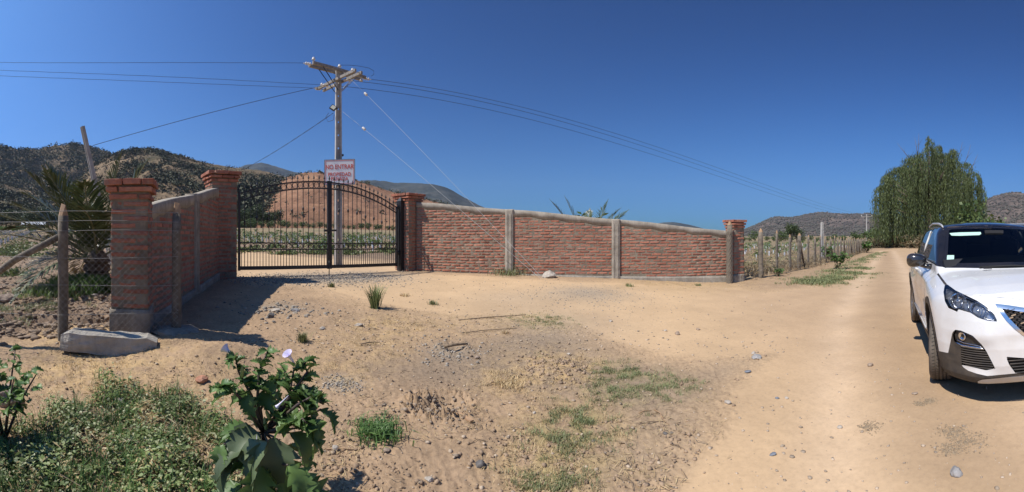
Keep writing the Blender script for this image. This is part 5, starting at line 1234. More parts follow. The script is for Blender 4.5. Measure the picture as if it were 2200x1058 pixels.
# grass by the palm
pts = rnd_in(at(190, 625), .33, 300, gg); pts[:, 2] -= .02; blades('tall_grass', pts, .42, 24, .05, leafmat('lush_grass', (.09, .18, .04, 1), (.20, .32, .09, 1), .25, .3), 'lush tall green grass at the foot of the left palm', 81, .016, .5)
pts = rnd_in(at(125, 630), .35, 170, gg); blades('tall_grass', pts, .22, 18, .05, leafmat('light_grass', (.12, .20, .05, 1), (.24, .33, .10, 1), .2, .25), 'short light green grass spreading left of the palm', 82, .010, .4)
pts = rnd_in(at(60, 672), .5, 60, gg); blades('tall_grass', pts, .10, 18, .05, M_GRASS2, 'thin grass on the field edge by the round post', 84, .008, .4)
# scattered patches of thin green grass
pl = []
for (c, s) in green_c: pl.append(rnd_in(c, s * .55, 220 if s < .6 else 500, gg, .02, 7))
blades('thin_grass', np.concatenate(pl), .035, 14, .022, M_GRASS2, 'sparse patches of short green grass on the bare ground', 83, .0035, .35)
pl = [rnd_in(c, s * .6, int(260 * k), gg, -.05, 6) for (c, s, k) in straw_c]
blades('dry_grass', np.concatenate(pl), .035, 8, .03, M_STRAW, 'short trampled dry grass and straw on the bare ground', 85, .003, .1, arch=.5)
vp = []
for t in np.linspace(2, 30, 330):
    c = frA + fdir * t; o_ = -abs(gg.normal()) * .5 - (1.0 + .02 * t); vp.append((c.x - fdir.y * o_, c.y + fdir.x * o_))
vp = np.array(vp); k = fbm(vp[:, 0] * .9, vp[:, 1] * .9, 3, 5) > -.05; vp = vp[k]; blades('verge_grass', np.c_[vp, GZ(vp[:, 0], vp[:, 1])], .14, 16, .12, M_GRASS2, 'dull green grass strip along the road verge', 86, .016, .4)
for k_, (uu, vv2) in enumerate(((1745, 608), (1765, 604), (1800, 598), (1825, 588), (1845, 577))):
    pts = rnd_in(at(uu, vv2), .35, 60, gg); blades('verge_grass', pts, .10, 22, .08, M_GRASS2, 'green grass patch on the verge where it meets the dirt road', 90 + k_, .014, .3)
# ------------------------------------------------------------------ willow
def willow(cx, cy, z0, H, Wd):
    g = np.random.default_rng(12); root = empty('willow_tree', (cx, cy, z0)); tag(root, 'tall weeping willow with hanging green curtains beside the road', 'tree')
    ML = leafmat('willow_leaves', (.056, .078, .027, 1), (.14, .17, .063, 1), .55, .25, .5, (.9, .9, .07)); R_ = Wd / 2; right = np.array([math.cos(math.atan2(cx, cy)), -math.sin(math.atan2(cx, cy))]); dep = np.array([cx, cy]) / math.hypot(cx, cy)
    env = lambda a: np.interp(a, [-1.05, -.97, -.85, -.75, -.62, -.45, -.28, -.15, 0, .12, .3, .42, .5, .62, .75, .9, 1.0, 1.06], [.36, .50, .58, .67, .73, .78, .83, .89, .94, .92, .90, .91, .87, .78, .71, .65, .56, .4])
    Pp, Dd, Sw, Ll = [], [], [], []; mb = MB(); tb = MB()
    tb.tube([(0, 0, -.3), (.2, .1, H * .12), (-.1, 0, H * .28), (.2, 0, H * .45)], [.75, .6, .5, .35], 9); tips_ = []
    for li in range(64):
        a = -.93 + 1.86 * ((li * .618) % 1); dd = g.uniform(-.9, .9) * math.sqrt(max(.05, 1 - a * a)); zt = env(a) * (1 - .22 * dd * dd) * g.uniform(.86, .97) if li % 3 else env(a) * g.uniform(.5, .8)
        c = np.array([*(right * a * R_ * .93 + dep * dd * R_ * .95), zt * H]); tips_.append((c, .2))
        mb.tube([(0, 0, H * .3), tuple(c * np.array([.45, .45, .75])), tuple(c - np.array([0, 0, .4]))], [.20, .11, .03], 5)
    for a in (-.04, .0, .03): tips_.append((np.array([*(right * a * R_), H * (.95 - abs(a))]), .1))
    for (c, s) in tips_:
        ns = 38 if s > .15 else 14
        cl = g.uniform(0, 6.28, 4)
        for k in range(ns):
            az = cl[k % 4] + g.normal() * .10; ro = R_ * s * math.sqrt(g.uniform(.02, 1)); top = c + np.array([math.cos(az) * ro * .35, math.sin(az) * ro * .35, g.uniform(-.2, .7)])
            out = c + np.array([math.cos(az) * ro, math.sin(az) * ro, -g.uniform(.0, .1) * H * (ro / R_) * 4 - .2]); low = max(g.uniform(.02, .13) * H, 0.4) if g.uniform() < .55 else out[2] * g.uniform(.35, .8)
            Ls = max(out[2] - low, 1.5); n = int((Ls + 1.6) / .19); t = np.linspace(0, 1, n); arc = np.clip(t * (Ls + 1.6) / 1.6, 0, 1)
            x = top[0] + (out[0] - top[0]) * np.sin(arc * 1.571); y = top[1] + (out[1] - top[1]) * np.sin(arc * 1.571); z = top[2] + .35 * np.sin(arc * 2.6) + (out[2] - top[2]) * arc - np.clip(t * (Ls + 1.6) - 1.6, 0, None)
            sway = g.normal() * .15; p = np.stack([x + sway * t ** 2 + g.normal(size=n) * .07, y + g.normal(size=n) * .07, z], -1)
            d = g.normal(size=(n, 3)) * .22 + np.array([0, 0, -1]); d /= np.linalg.norm(d, axis=1)[:, None]; Pp.append(p); Dd.append(d); Ll.append(g.uniform(.25, .48, n)); Sw.append(g.uniform(.055, .10, n))
    Pp = np.concatenate(Pp); Dd = np.concatenate(Dd); Ll = np.concatenate(Ll); Sw = np.concatenate(Sw); V, Q = quads(Pp, Dd, perp(Dd, g), Sw, Ll, 0)
    o = link('crown', np_mesh('crown', V, Q, ML), root); tb.build('trunk', M_BARK, root); mb.build('limbs', M_BARK, root)
    for (a, zt, l, lean) in ((-.20, .80, 3.0, -.15), (-.32, .77, 2.6, -.8), (-.2, .80, 3.6, .05), (.60, .68, 4.0, .35), (.70, .64, 3.2, .5), (.52, .78, 2.6, .3)):   # bare dead twigs above the crown
        p = np.array([*(right * a * R_), zt * H]); q = p + np.array([*(right * lean * l), l]); m_ = (p + q) / 2 + np.array([.15, 0, -.1]); MB().tube([p, m_, q], [.06, .04, .012], 4).tube([m_, m_ + (q - p) * .3 + np.array([*(right * .5), 0])], [.03, .008], 3).build('dead_branch', M_BARK, root)
wx_, wy_ = P(1995, 60); willow(wx_, wy_, -.35, 17.3, 16.8)
print('willow done')
# brushwood bank under the willow and bushes beyond the car
bp = []
for k in range(900):
    u = gg.uniform(1868, 2120); d = gg.uniform(59, 66) - (8 * gg.uniform() if u > 1960 else 0); x, y = P(u, d); t_ = min(1, (u - 1860) / 60); bp.append((x, y, G0s(x, y) + gg.uniform(0, 1.5) * t_))
weeds('brushwood', bp, 1.5, 26, leafmat('brush', (.13, .095, .055, 1), (.30, .23, .13, 1), .3, .1), 'dry brown brushwood bank under the willow', grng, 1.0, .12)
weeds('brushwood', bp[::4], 1.6, 20, M_SCRUB, 'dark green leaves growing through the brushwood bank', grng, .8, .3)
for k, (u, d, s, lb) in enumerate(((2085, 52, 1.3, 'light green bush right of the willow, above the car roof'), (2110, 55, 1.15, 'second light green bush beyond the car roof'), (2135, 58, 1.1, 'green bush beyond the right half of the car roof'), (2165, 62, 1.0, 'rightmost green bush beyond the car roof'), (1868, 96, 1.0, 'dark bush at the foot of the distant power pole'), (1885, 84, 1.1, 'dark bush between the distant pole and the willow'), (2062, 50, 1.1, 'green bush tucked under the right side of the willow'))):
    x, y = P(u, d); z = G0s(x, y); H_ = {0: 1.45, 1: 1.3}.get(k, 1)
    r = put_tree(BM[k % 3], 'green_bush', (x, y, z), s * 1.15, k, lb, 'bushes around the willow', 'bush'); r.scale.z *= H_
# ------------------------------------------------------------------ car
CX, CY, CA = 3.228, .662, R(216.13)
cz0 = G0s(4.2, 2.3) + .0
def lerpf(x, xs, ys): return np.interp(x, xs, ys)
def smax(a, b, k): h = np.clip(k - np.abs(a - b), 0, None) / k; return np.maximum(a, b) + h * h * k * .25
def smin(a, b, k): return -smax(-a, -b, k)
def front_s(y, z):
    y = np.abs(y)
    b = lerpf(z, [.10, .19, .26, .36, .50, .62, .72, .80, .88, .95, 1.02], [.22, .10, .045, .015, .0, .0, .015, .035, .075, .17, .34])
    c = .055 * (y / .6) ** 2 + .31 * np.clip((y - .50) / .40, 0, 1.3) ** 2.1
    c = c * lerpf(z, [.2, .5, .8, 1.0], [1.05, 1.0, 1.12, 1.1])
    # hollows round fog lamp bezel, bulge of the grille frame
    m = np.exp(-((y - .66) / .17) ** 4) * np.exp(-((z - .42) / .14) ** 4); b = b + .035 * m
    b = b - .012 * np.exp(-((y - .0) / .46) ** 6) * np.exp(-((z - .72) / .13) ** 4)
    return b + c
def car_f(s, y, z):
    y = np.abs(y)
    W_ = lerpf(z, [.15, .25, .34, .46, .62, .76, .88, .97, 1.05, 1.12], [.80, .86, .885, .895, .908, .917, .912, .892, .850, .80])
    W_ = W_ - .055 * np.clip((s - 3.7) / .75, 0, 1) ** 2
    for sc in (.91, 3.585): W_ = W_ + .022 * np.exp(-((s - sc) / .42) ** 4) * np.exp(-((z - .66) / .26) ** 4)
    W_ = W_ - .022 * np.exp(-((s - 2.25) / .75) ** 4) * np.exp(-((z - .56) / .16) ** 2) + .010 * np.exp(-((z - .92) / .03) ** 2)
    T = lerpf(s, [0, .12, .25, .45, .8, 1.2, 1.6, 2.5, 4.0, 4.4], [.80, .885, .935, .975, 1.025, 1.065, 1.08, 1.09, 1.13, 1.10]) - .030 * (y / .6) ** 2 - .06 * np.clip((y - .60) / .3, 0, 1.2) ** 2 * lerpf(s, [0, 1.3, 1.7], [1, 1, .3])
    T = T + .012 * np.exp(-((y - (.60 - .10 * s)) / .07) ** 2) * np.clip(1.4 - s, 0, 1)
    rear = s - (4.44 - .05 * (y / .6) ** 2 - .22 * np.clip((y - .6) / .3, 0, 1.2) ** 2 - lerpf(z, [.2, .5, .8, 1.1], [.06, 0, .03, .06]))
    lo = smax(y - W_, z - T, .075); lo = smax(lo, front_s(y, z) - s, .06); lo = smax(lo, rear, .06)
    lo = smax(lo, lerpf(s, [0, .2, .6, 4.0, 4.4], [.185, .19, .21, .22, .28]) - z, .03)
    Wg = lerpf(z, [.9, 1.05, 1.12, 1.3, 1.45, 1.55, 1.62], [.86, .835, .815, .755, .695, .64, .58]) - .05 * np.clip((2.0 - s) / .8, 0, 1) - .07 * np.clip((s - 3.4) / 1.0, 0, 1) ** 1.5
    roof = z - (lerpf(s, [1.6, 1.95, 2.2, 2.6, 3.0, 3.6, 4.1, 4.4], [1.50, 1.565, 1.592, 1.612, 1.618, 1.60, 1.555, 1.50]) - .045 * (y / .6) ** 2)
    ws = (1.09 + (z - 1.05) * 1.72 + .17 * (y / .7) ** 2 - s) * .50
    rg_ = (s - (4.38 - (z - 1.05) * .80 - .08 * (y / .6) ** 2)) * .78
    gh = smax(smax(y - Wg, roof, .07), smax(ws, rg_, .02), .045); gh = np.maximum(gh, .8 - z)
    f = smin(lo, gh, .022)
    for sc in (.91, 3.585):
        dcy = np.hypot(s - sc, z - .355); f = smax(f, np.minimum(.385 - dcy, (y - .56) * 3), .012)
    return f
H_ = .017
gs, gy, gz_ = np.arange(-.06, 4.52, H_), np.arange(-.06, 1.02, H_), np.arange(.12, 1.70, H_)
Fg = car_f(gs[:, None, None], gy[None, :, None], gz_[None, None, :]); ins = Fg < 0
def surface_nets(Fg, ins, gs, gy, gz_):
    nx, ny, nz = ins.shape; cs = np.zeros((nx - 1, ny - 1, nz - 1), int)
    for a in (0, 1):
        for b in (0, 1):
            for c in (0, 1): cs += ins[a:nx - 1 + a, b:ny - 1 + b, c:nz - 1 + c]
    act = (cs > 0) & (cs < 8); idx = -np.ones(act.shape, int); idx[act] = np.arange(act.sum()); I = np.argwhere(act)
    V = np.stack([gs[I[:, 0]], gy[I[:, 1]], gz_[I[:, 2]]], -1) + H_ / 2; Q = []
    def ax(d, o1, o2):
        sl = [slice(None)] * 3; sh = [slice(None)] * 3; sl[d] = slice(0, -1); sh[d] = slice(1, None); A, B = ins[tuple(sl)], ins[tuple(sh)]; E = np.argwhere(A != B)
        ok = (E[:, o1] > 0) & (E[:, o2] > 0) & (E[:, o1] < ins.shape[o1] - 1) & (E[:, o2] < ins.shape[o2] - 1); E = E[ok]; fl = A[tuple(E.T)]
        def c(d1, d2): X = E.copy(); X[:, o1] -= d1; X[:, o2] -= d2; return idx[tuple(X.T)]
        q = np.stack([c(1, 1), c(0, 1), c(0, 0), c(1, 0)], -1); q[~fl] = q[~fl][:, ::-1]; Q.append(q)
    ax(0, 1, 2); ax(1, 2, 0); ax(2, 0, 1); Q = np.concatenate(Q); return V, Q[(Q >= 0).all(1)]
V, Q = surface_nets(Fg, ins, gs, gy, gz_)
def grad(V, e=.002):
    g_ = np.stack([car_f(*(V + np.eye(3)[k] * e).T) - car_f(*(V - np.eye(3)[k] * e).T) for k in range(3)], -1) / (2 * e); return g_
for _ in range(7):
    f_ = car_f(*V.T); g_ = grad(V); V = V - (f_ / np.clip((g_ ** 2).sum(1), .15, None))[:, None] * g_ * .85
Fc = np.concatenate([Q[:, [0, 1, 2]], Q[:, [0, 2, 3]]])
def cut(V, Fc, s):
    """split triangles along s = 0 (marching), so parts meet in clean lines"""
    s = np.where(np.abs(s) < 1e-6, 1e-6, s); sg = s > 0; m = sg[Fc].sum(1); mixed = (m > 0) & (m < 3); keep = Fc[~mixed]; T = Fc[mixed]
    if len(T) == 0: return V, Fc
    st = sg[T]; lone = np.where((st.sum(1) == 1)[:, None], st, ~st).argmax(1); T = np.stack([T[np.arange(len(T)), (lone + k) % 3] for k in range(3)], -1)
    E = np.concatenate([T[:, [0, 1]], T[:, [0, 2]]]); Es = np.sort(E, 1); U, inv = np.unique(Es, axis=0, return_inverse=True); inv = inv.ravel(); sa, sb = s[U[:, 0]], s[U[:, 1]]; t = np.clip(sa / (sa - sb), .001, .999)[:, None]
    Vn = V[U[:, 0]] * (1 - t) + V[U[:, 1]] * t; n = len(V); p = inv[:len(T)] + n; q = inv[len(T):] + n
    return np.concatenate([V, Vn]), np.concatenate([keep, np.stack([T[:, 0], p, q], -1), np.stack([p, T[:, 1], T[:, 2]], -1), np.stack([p, T[:, 2], q], -1)])
ca, sa_ = math.cos(CA), math.sin(CA)
def toworld(V):       # (s back from the nose, y to the car's right, z) to world
    X = -V[:, 0]; Yl = -V[:, 1]; return np.stack([CX + X * ca - Yl * sa_, CY + X * sa_ + Yl * ca, V[:, 2] + cz0], -1)
def topx(V): w = toworld(V); d = np.hypot(w[:, 0], w[:, 1]); return 1100 + F * np.arctan2(w[:, 0], w[:, 1]), 508 + F * (CAMZ - w[:, 2]) / d
PX = dict(
    lamp=[(2030, 611), (2036, 612), (2053, 624.5), (2073, 634), (2099, 646.5), (2121.5, 661), (2136, 676.5), (2143, 691.5), (2122, 690), (2102, 683.6), (2085, 672.5), (2059, 665), (2056.5, 670.5), (2038, 662.5), (2030, 648), (2027, 628)],
    strip=[(2008, 583), (2013, 583), (2022, 595), (2034, 610.5), (2036, 613), (2028.5, 612)],
    grille=[(2138, 653.5), (2168, 657), (2200, 662), (2262, 672), (2340, 682), (2400, 800), (2340, 770), (2262, 748), (2200, 723), (2180, 708), (2162, 690), (2148, 671)],
    mesh=[(2152, 664), (2200, 671.5), (2262, 681), (2340, 692), (2400, 770), (2340, 750), (2262, 732), (2200, 716), (2183, 700), (2166, 682)],
    fog=[(2052, 709), (2065, 711), (2090, 722), (2110, 742), (2119, 755), (2138.5, 792.5), (2118.6, 796.5), (2095, 791), (2066, 784.5), (2064, 745), (2050, 734), (2047, 720)],
    clad=[(2052, 709), (2064, 712), (2064, 745), (2066, 784.5), (2070, 790), (2080, 797), (2099, 803.5), (2121, 808.5), (2181, 803), (2262, 801), (2340, 800), (2340, 806), (2262, 807), (2200, 807.5), (2150, 812), (2110, 816), (2101, 819), (2080, 835), (2036, 812), (1996, 790), (2014, 756), (2018, 755), (2037, 759), (2041, 740), (2046, 715)],
    lower=[(2161, 767), (2200, 770), (2262, 774), (2340, 778), (2340, 808), (2262, 804), (2200, 803.5), (2181, 802), (2168, 784)],
    skid=[(2101, 819), (2110, 816), (2150, 812), (2200, 808), (2262, 807.5), (2340, 806), (2340, 900), (2101, 900)],
    slats=[(2064.5, 746), (2085, 747.5), (2117, 754.5), (2137, 791.5), (2118, 795.5), (2095, 790), (2066.5, 783.5)],
    tow=[(2138, 741), (2157, 744), (2167, 758), (2163, 762), (2146, 758), (2138, 752)])
def _cen(z): return tuple(float(q[0]) for q in topx(np.array([[float(front_s(np.array([0.0]), np.array([z]))[0]), 0.0, z]])))
def _mid(a, z, f=.55): c = _cen(z); return (a[0] + (c[0] - a[0]) * f, a[1] + (c[1] - a[1]) * f)
def _ext(c): return (c[0] + 40, c[1])
for nm_, top_, bot_ in (('grille', .832, .615), ('mesh', .808, .645), ('lower', .405, .300)):
    keep_ = [p for p in PX[nm_] if p[0] <= 2200]; k_ = max(range(len(keep_)), key=lambda i: keep_[i][0] * 1 - (0 if i and keep_[i][1] < keep_[i - 1][1] + 90 else 0) - abs(i - 2) * 0)
    i2 = [i for i, p in enumerate(keep_) if p[0] == 2200]; a_, b_ = keep_[i2[0]], keep_[i2[-1]]
    PX[nm_] = keep_[:i2[0] + 1] + [_cen(top_), _ext(_cen(top_)), _ext(_cen(bot_)), _cen(bot_)] + keep_[i2[-1]:]
c1_, c2_ = _cen(.292), _cen(.278)
PX['clad'] = [p for p in PX['clad'] if p[0] <= 2190][:9] + [c1_, _ext(c1_), _ext(c2_), c2_] + [p for p in PX['clad'][9:] if p[0] <= 2200]
PX['skid'] = [(2101, 819), (2110, 816), (2150, 812), (2200, 808), c2_, _ext(c2_), (c2_[0] + 40, 950), (2101, 950)]
hoodline = [(2070, 634.2), (2090, 635.0), (2130, 638.3), (2165, 641.5), (2200, 645.5), (2262, 653), (2340, 662)]
SZ = dict(w1=[(1.50, 1.125), (1.72, 1.215), (2.02, 1.36), (2.32, 1.47), (2.55, 1.512), (2.72, 1.525), (2.70, 1.13)], w2=[(2.80, 1.135), (2.81, 1.528), (3.15, 1.525), (3.50, 1.495), (3.62, 1.47), (3.56, 1.15)], w3=[(3.65, 1.17), (3.70, 1.46), (3.95, 1.40), (4.12, 1.24)])
def px_field(V, nm): u, v = topx(V); return sdpoly(u, v, PX[nm])
fields = [('y0', lambda V: V[:, 1])]
V, Fc = cut(V, Fc, V[:, 1] + 1e-5); Fc = Fc[(V[Fc, 1].mean(1) > 0)]
def do_cut(fn, region):
    """cut only the triangles inside a region, leaving the others alone"""
    global V, Fc
    cen = V[Fc].mean(1); r = region(cen); A, B = Fc[r], Fc[~r]; s = fn(V); V2, A2 = cut(V, A, s); V = V2; Fc = np.concatenate([B, A2])
frontreg = lambda c: c[:, 0] < 1.6
for nm in PX: do_cut(lambda V, nm=nm: px_field(V, nm), frontreg)
belt = lambda V: V[:, 2] - lerpf(V[:, 0], [1.0, 1.25, 1.5, 2.0, 3.6, 4.1], [1.058, 1.066, 1.085, 1.10, 1.125, 1.14])
# windscreen outline, in (y, z)
wsf = lambda V: sdpoly(V[:, 1], V[:, 2], [(-.2, 1.075), (.70, 1.062), (.735, 1.072), (.72, 1.10), (.575, 1.50), (.55, 1.528), (-.2, 1.552)])
wsg = lambda V: sdpoly(V[:, 1], V[:, 2], [(-.2, 1.125), (.67, 1.112), (.55, 1.485), (.52, 1.50), (-.2, 1.525)])
do_cut(belt, lambda c: c[:, 0] > .9)
for fn in (wsf, wsg): do_cut(fn, lambda c: (c[:, 0] > .95) & (c[:, 0] < 2.3) & (c[:, 2] > 1.0))
for nm in SZ: do_cut(lambda V, nm=nm: sdpoly(V[:, 0], V[:, 2], SZ[nm]), lambda c: (c[:, 1] > .5) & (c[:, 2] > 1.1))
for sc in (.91, 3.585): do_cut(lambda V, sc=sc: np.hypot(V[:, 0] - sc, V[:, 2] - .355) - .452, lambda c, sc=sc: (c[:, 1] > .6) & (np.abs(c[:, 0] - sc) < .6) & (c[:, 2] < .95))
do_cut(lambda V: V[:, 2] - .335, lambda c: (c[:, 0] > 1.0)); do_cut(lambda V: V[:, 2] - .355, lambda c: (c[:, 0] > 1.0) & (c[:, 1] > .5))
for s0 in (1.43, 2.66, 3.42):
    for e in (-.0035, .0035): do_cut(lambda V, s0=s0, e=e: V[:, 0] - (s0 + e) - .10 * np.clip(V[:, 2] - .4, 0, 1) * (s0 > 3), lambda c, s0=s0: (c[:, 1] > .6) & (np.abs(c[:, 0] - s0 - .03) < .15) & (c[:, 2] < 1.15))
do_cut(lambda V: wsf(np.c_[V[:, 0], V[:, 1], V[:, 2]]) * 0 + (V[:, 2] - 1.20), lambda c: c[:, 0] > 3.9)
C = V[Fc].mean(1); N = grad(C); N /= np.linalg.norm(N, axis=1)[:, None]; W0 = toworld(C)
viewd = np.array([0, 0, CAMZ]) - W0; Nw = np.stack([-N[:, 0] * ca + N[:, 1] * sa_, -N[:, 0] * sa_ - N[:, 1] * ca, N[:, 2]], -1)
fr = (C[:, 0] < 1.25) & ((Nw * viewd).sum(1) > -.05)
inn = {nm: (px_field(C, nm) > 0) & fr for nm in PX}
cls = np.full(len(C), 'body_paint', dtype=object)
blackroof = (belt(C) > 0) & (C[:, 0] > 1.0) & ~((N[:, 2] > .5) & (C[:, 0] < 1.05))
well = ((np.hypot(C[:, 0] - .91, C[:, 2] - .355) < .395) | (np.hypot(C[:, 0] - 3.585, C[:, 2] - .355) < .395)) & (C[:, 1] > .5) & (C[:, 2] < .8)
ring = ((np.hypot(C[:, 0] - .91, C[:, 2] - .355) < .452) | (np.hypot(C[:, 0] - 3.585, C[:, 2] - .355) < .452)) & (C[:, 1] > .6)
cls[blackroof] = 'roof'
cls[(C[:, 2] < .335) & (C[:, 0] > 1.0)] = 'sill_cladding'
cls[(C[:, 2] < .25) & (N[:, 2] < -.3)] = 'underbody'
cls[ring] = 'sill_cladding'
for s0 in (1.43, 2.66, 3.42): cls[(np.abs(C[:, 0] - s0 - .10 * np.clip(C[:, 2] - .4, 0, 1) * (s0 > 3)) < .0035) & (C[:, 1] > .6) & (C[:, 2] < 1.12) & (C[:, 2] > .36) & ~blackroof & ~ring] = 'door_gap'
up = N[:, 0] < -.2
cls[(wsf(C) > 0) & up & (C[:, 0] > .95) & (C[:, 0] < 2.3)] = 'windscreen_band'; cls[(wsg(C) > 0) & up & (C[:, 0] > .95) & (C[:, 0] < 2.3)] = 'windscreen'
for nm in SZ: cls[(sdpoly(C[:, 0], C[:, 2], SZ[nm]) > 0) & (C[:, 1] > .5)] = 'side_window'
cls[(C[:, 0] > 3.9) & (C[:, 2] > 1.20) & (N[:, 0] > .4) & (C[:, 1] < .55)] = 'rear_window'
cls[inn['clad']] = 'bumper_cladding'; cls[inn['fog']] = 'fog_housing'; cls[inn['slats']] = 'intake'; cls[inn['lower']] = 'lower_intake'; cls[inn['skid'] & (C[:, 2] < .3)] = 'skid_plate'
cls[inn['grille']] = 'grille_frame'; cls[inn['mesh']] = 'grille_mesh'; cls[inn['lamp']] = 'headlight_glass'; cls[inn['strip']] = 'hood_strip'
cls[well & ~((C[:, 1] > .93))] = 'wheel_arch_liner'
car = empty('parked_car', (CX, CY, cz0), CA); tag(car, 'white car with black roof and mirrors parked on the dirt road at the right', 'car')
def carmat(name, c, rough, metal=0.0, coat=0.0, dust=.0, spec=.5):
    t = NT(name); b = t.b; b.inputs['Metallic'].default_value = metal; b.inputs['Coat Weight'].default_value = coat; b.inputs['Coat Roughness'].default_value = .04; b.inputs['Specular IOR Level'].default_value = spec
    pos = obj_pos(t); d = t.ramp(t.noise(3.5, 6, .65, pos), [(.35, (0, 0, 0)), (.75, (1, 1, 1))])
    sx = t.n('ShaderNodeSeparateXYZ'); t.l(pos, sx.inputs[0]); mr = t.n('ShaderNodeMapRange'); t.l(sx.outputs[2], mr.inputs[0]); mr.inputs[1].default_value = .2; mr.inputs[2].default_value = 1.0; mr.inputs[3].default_value = min(1, dust * 2.4); mr.inputs[4].default_value = dust
    m = t.n('ShaderNodeMath', operation='MULTIPLY'); t.l(d, m.inputs[0]); t.l(mr.outputs[0], m.inputs[1]); t.l(t.mix(m.outputs[0], c, (.42, .32, .22, 1)), b.inputs['Base Color'])
    r_ = t.n('ShaderNodeMapRange'); t.l(m.outputs[0], r_.inputs[0]); r_.inputs[3].default_value = rough; r_.inputs[4].default_value = .8; t.l(r_.outputs[0], b.inputs['Roughness']); return t.m
M_PAINT = carmat('white_paint', (.68, .68, .67, 1), .26, 0, .8, .17); M_ROOFB = carmat('black_gloss', (.008, .009, .012, 1), .15, 0, .8, .04); M_CLAD = carmat('black_cladding', (.022, .022, .023, 1), .55, 0, 0, .12, .35)
M_CHR = simple('chrome', (.70, .70, .71, 1), .16, metal=1.0); M_SILV = carmat('silver_trim', (.50, .50, .50, 1), .35, .3, 0, .18); M_DKCH = simple('dark_chrome', (.10, .10, .11, 1), .25, metal=.8)
M_HOUS = simple('lamp_housing', (.55, .57, .60, 1), .35, (.10, .10, .11, 1), 18, metal=.7)
M_SEAM = simple('seam', (.012, .012, .012, 1), .8)
def glass(name, tint, refl=.9):
    t = NT(name); g1 = t.n('ShaderNodeBsdfGlossy'); g1.inputs['Roughness'].default_value = .02; g1.inputs['Color'].default_value = (refl, refl, refl, 1); tr = t.n('ShaderNodeBsdfTransparent'); tr.inputs['Color'].default_value = tint
    fr_ = t.n('ShaderNodeFresnel'); fr_.inputs['IOR'].default_value = 1.5; mx = t.n('ShaderNodeMixShader'); t.l(fr_.outputs[0], mx.inputs[0]); t.l(tr.outputs[0], mx.inputs[1]); t.l(g1.outputs[0], mx.inputs[2]); t.l(mx.outputs[0], t.out.inputs[0]); return t.m
M_WIN = glass('window_glass', (.16, .19, .19, 1)); M_WINR = glass('rear_glass', (.05, .06, .06, 1)); M_LENS = glass('lamp_glass', (.92, .93, .95, 1))
def carpart(name, sel, mat, inset=0.0, parent=None, mirror='join', cname=None):
    f = Fc[sel]; 
    if len(f) == 0: print('EMPTY', name); return []
    used, inv = np.unique(f, return_inverse=True); inv = inv.reshape(-1, 3); v = V[used]; n_ = grad(v); n_ /= np.linalg.norm(n_, axis=1)[:, None] + 1e-9; v = v - n_ * inset
    a = np.stack([-v[:, 0], -v[:, 1], v[:, 2]], -1); na = np.stack([-n_[:, 0], -n_[:, 1], n_[:, 2]], -1); b = a * [1, -1, 1]; nb = na * [1, -1, 1]; fa = inv[:, ::1]
    # orientation: make faces agree with the normals
    fn = np.cross(a[fa[:, 1]] - a[fa[:, 0]], a[fa[:, 2]] - a[fa[:, 0]]); flip = (fn * na[fa].mean(1)).sum(1) < 0; fa = fa.copy(); fa[flip] = fa[flip][:, ::-1]; fb = fa[:, ::-1]
    out = []
    sets = [(np.concatenate([a, b]), np.concatenate([fa, fb + len(a)]), np.concatenate([na, nb]))] if mirror == 'join' else [(a, fa, na), (b, fb, nb)]
    for (vv_, ff, nn) in sets:
        me = bpy.data.meshes.new(name); me.from_pydata(vv_.tolist(), [], ff.tolist()); me.materials.append(mat); me.polygons.foreach_set('use_smooth', np.ones(len(me.polygons), bool)); me.update()
        me.normals_split_custom_set_from_vertices(nn.tolist()); out.append(link(name, me, parent or car))
    return out
for nm, mat, ins_, mir in (('body_paint', M_PAINT, 0, 'join'), ('roof', M_ROOFB, 0, 'join'), ('sill_cladding', M_CLAD, -.004, 'sep'), ('underbody', M_SEAM, 0, 'join'), ('windscreen_band', M_ROOFB, .004, 'join'), ('windscreen', M_WIN, .005, 'join'),
        ('side_window', M_WIN, .006, 'sep'), ('rear_window', M_WINR, .004, 'join'), ('bumper_cladding', M_CLAD, .0, 'sep'), ('fog_housing', M_CLAD, .022, 'sep'), ('intake', M_SEAM, .05, 'sep'), ('lower_intake', M_SEAM, .045, 'join'), ('skid_plate', M_SILV, -.003, 'join'),
        ('grille_frame', M_CHR, -.004, 'join'), ('grille_mesh', M_SEAM, .028, 'join'), ('headlight_glass', M_LENS, 0.0, 'sep'), ('hood_strip', M_CLAD, .002, 'sep'), ('door_gap', M_SEAM, .004, 'join'), ('wheel_arch_liner', M_SEAM, 0, 'join')):
    sel = cls == nm
    name_ = {'body_paint': 'body', 'headlight_glass': 'headlight'}.get(nm, nm)
    r_ = carpart(name_, sel, mat, ins_, None, mir)
    if nm == 'headlight_glass': lamps = r_
def L3(s, y, z): return (-s, -y, z)
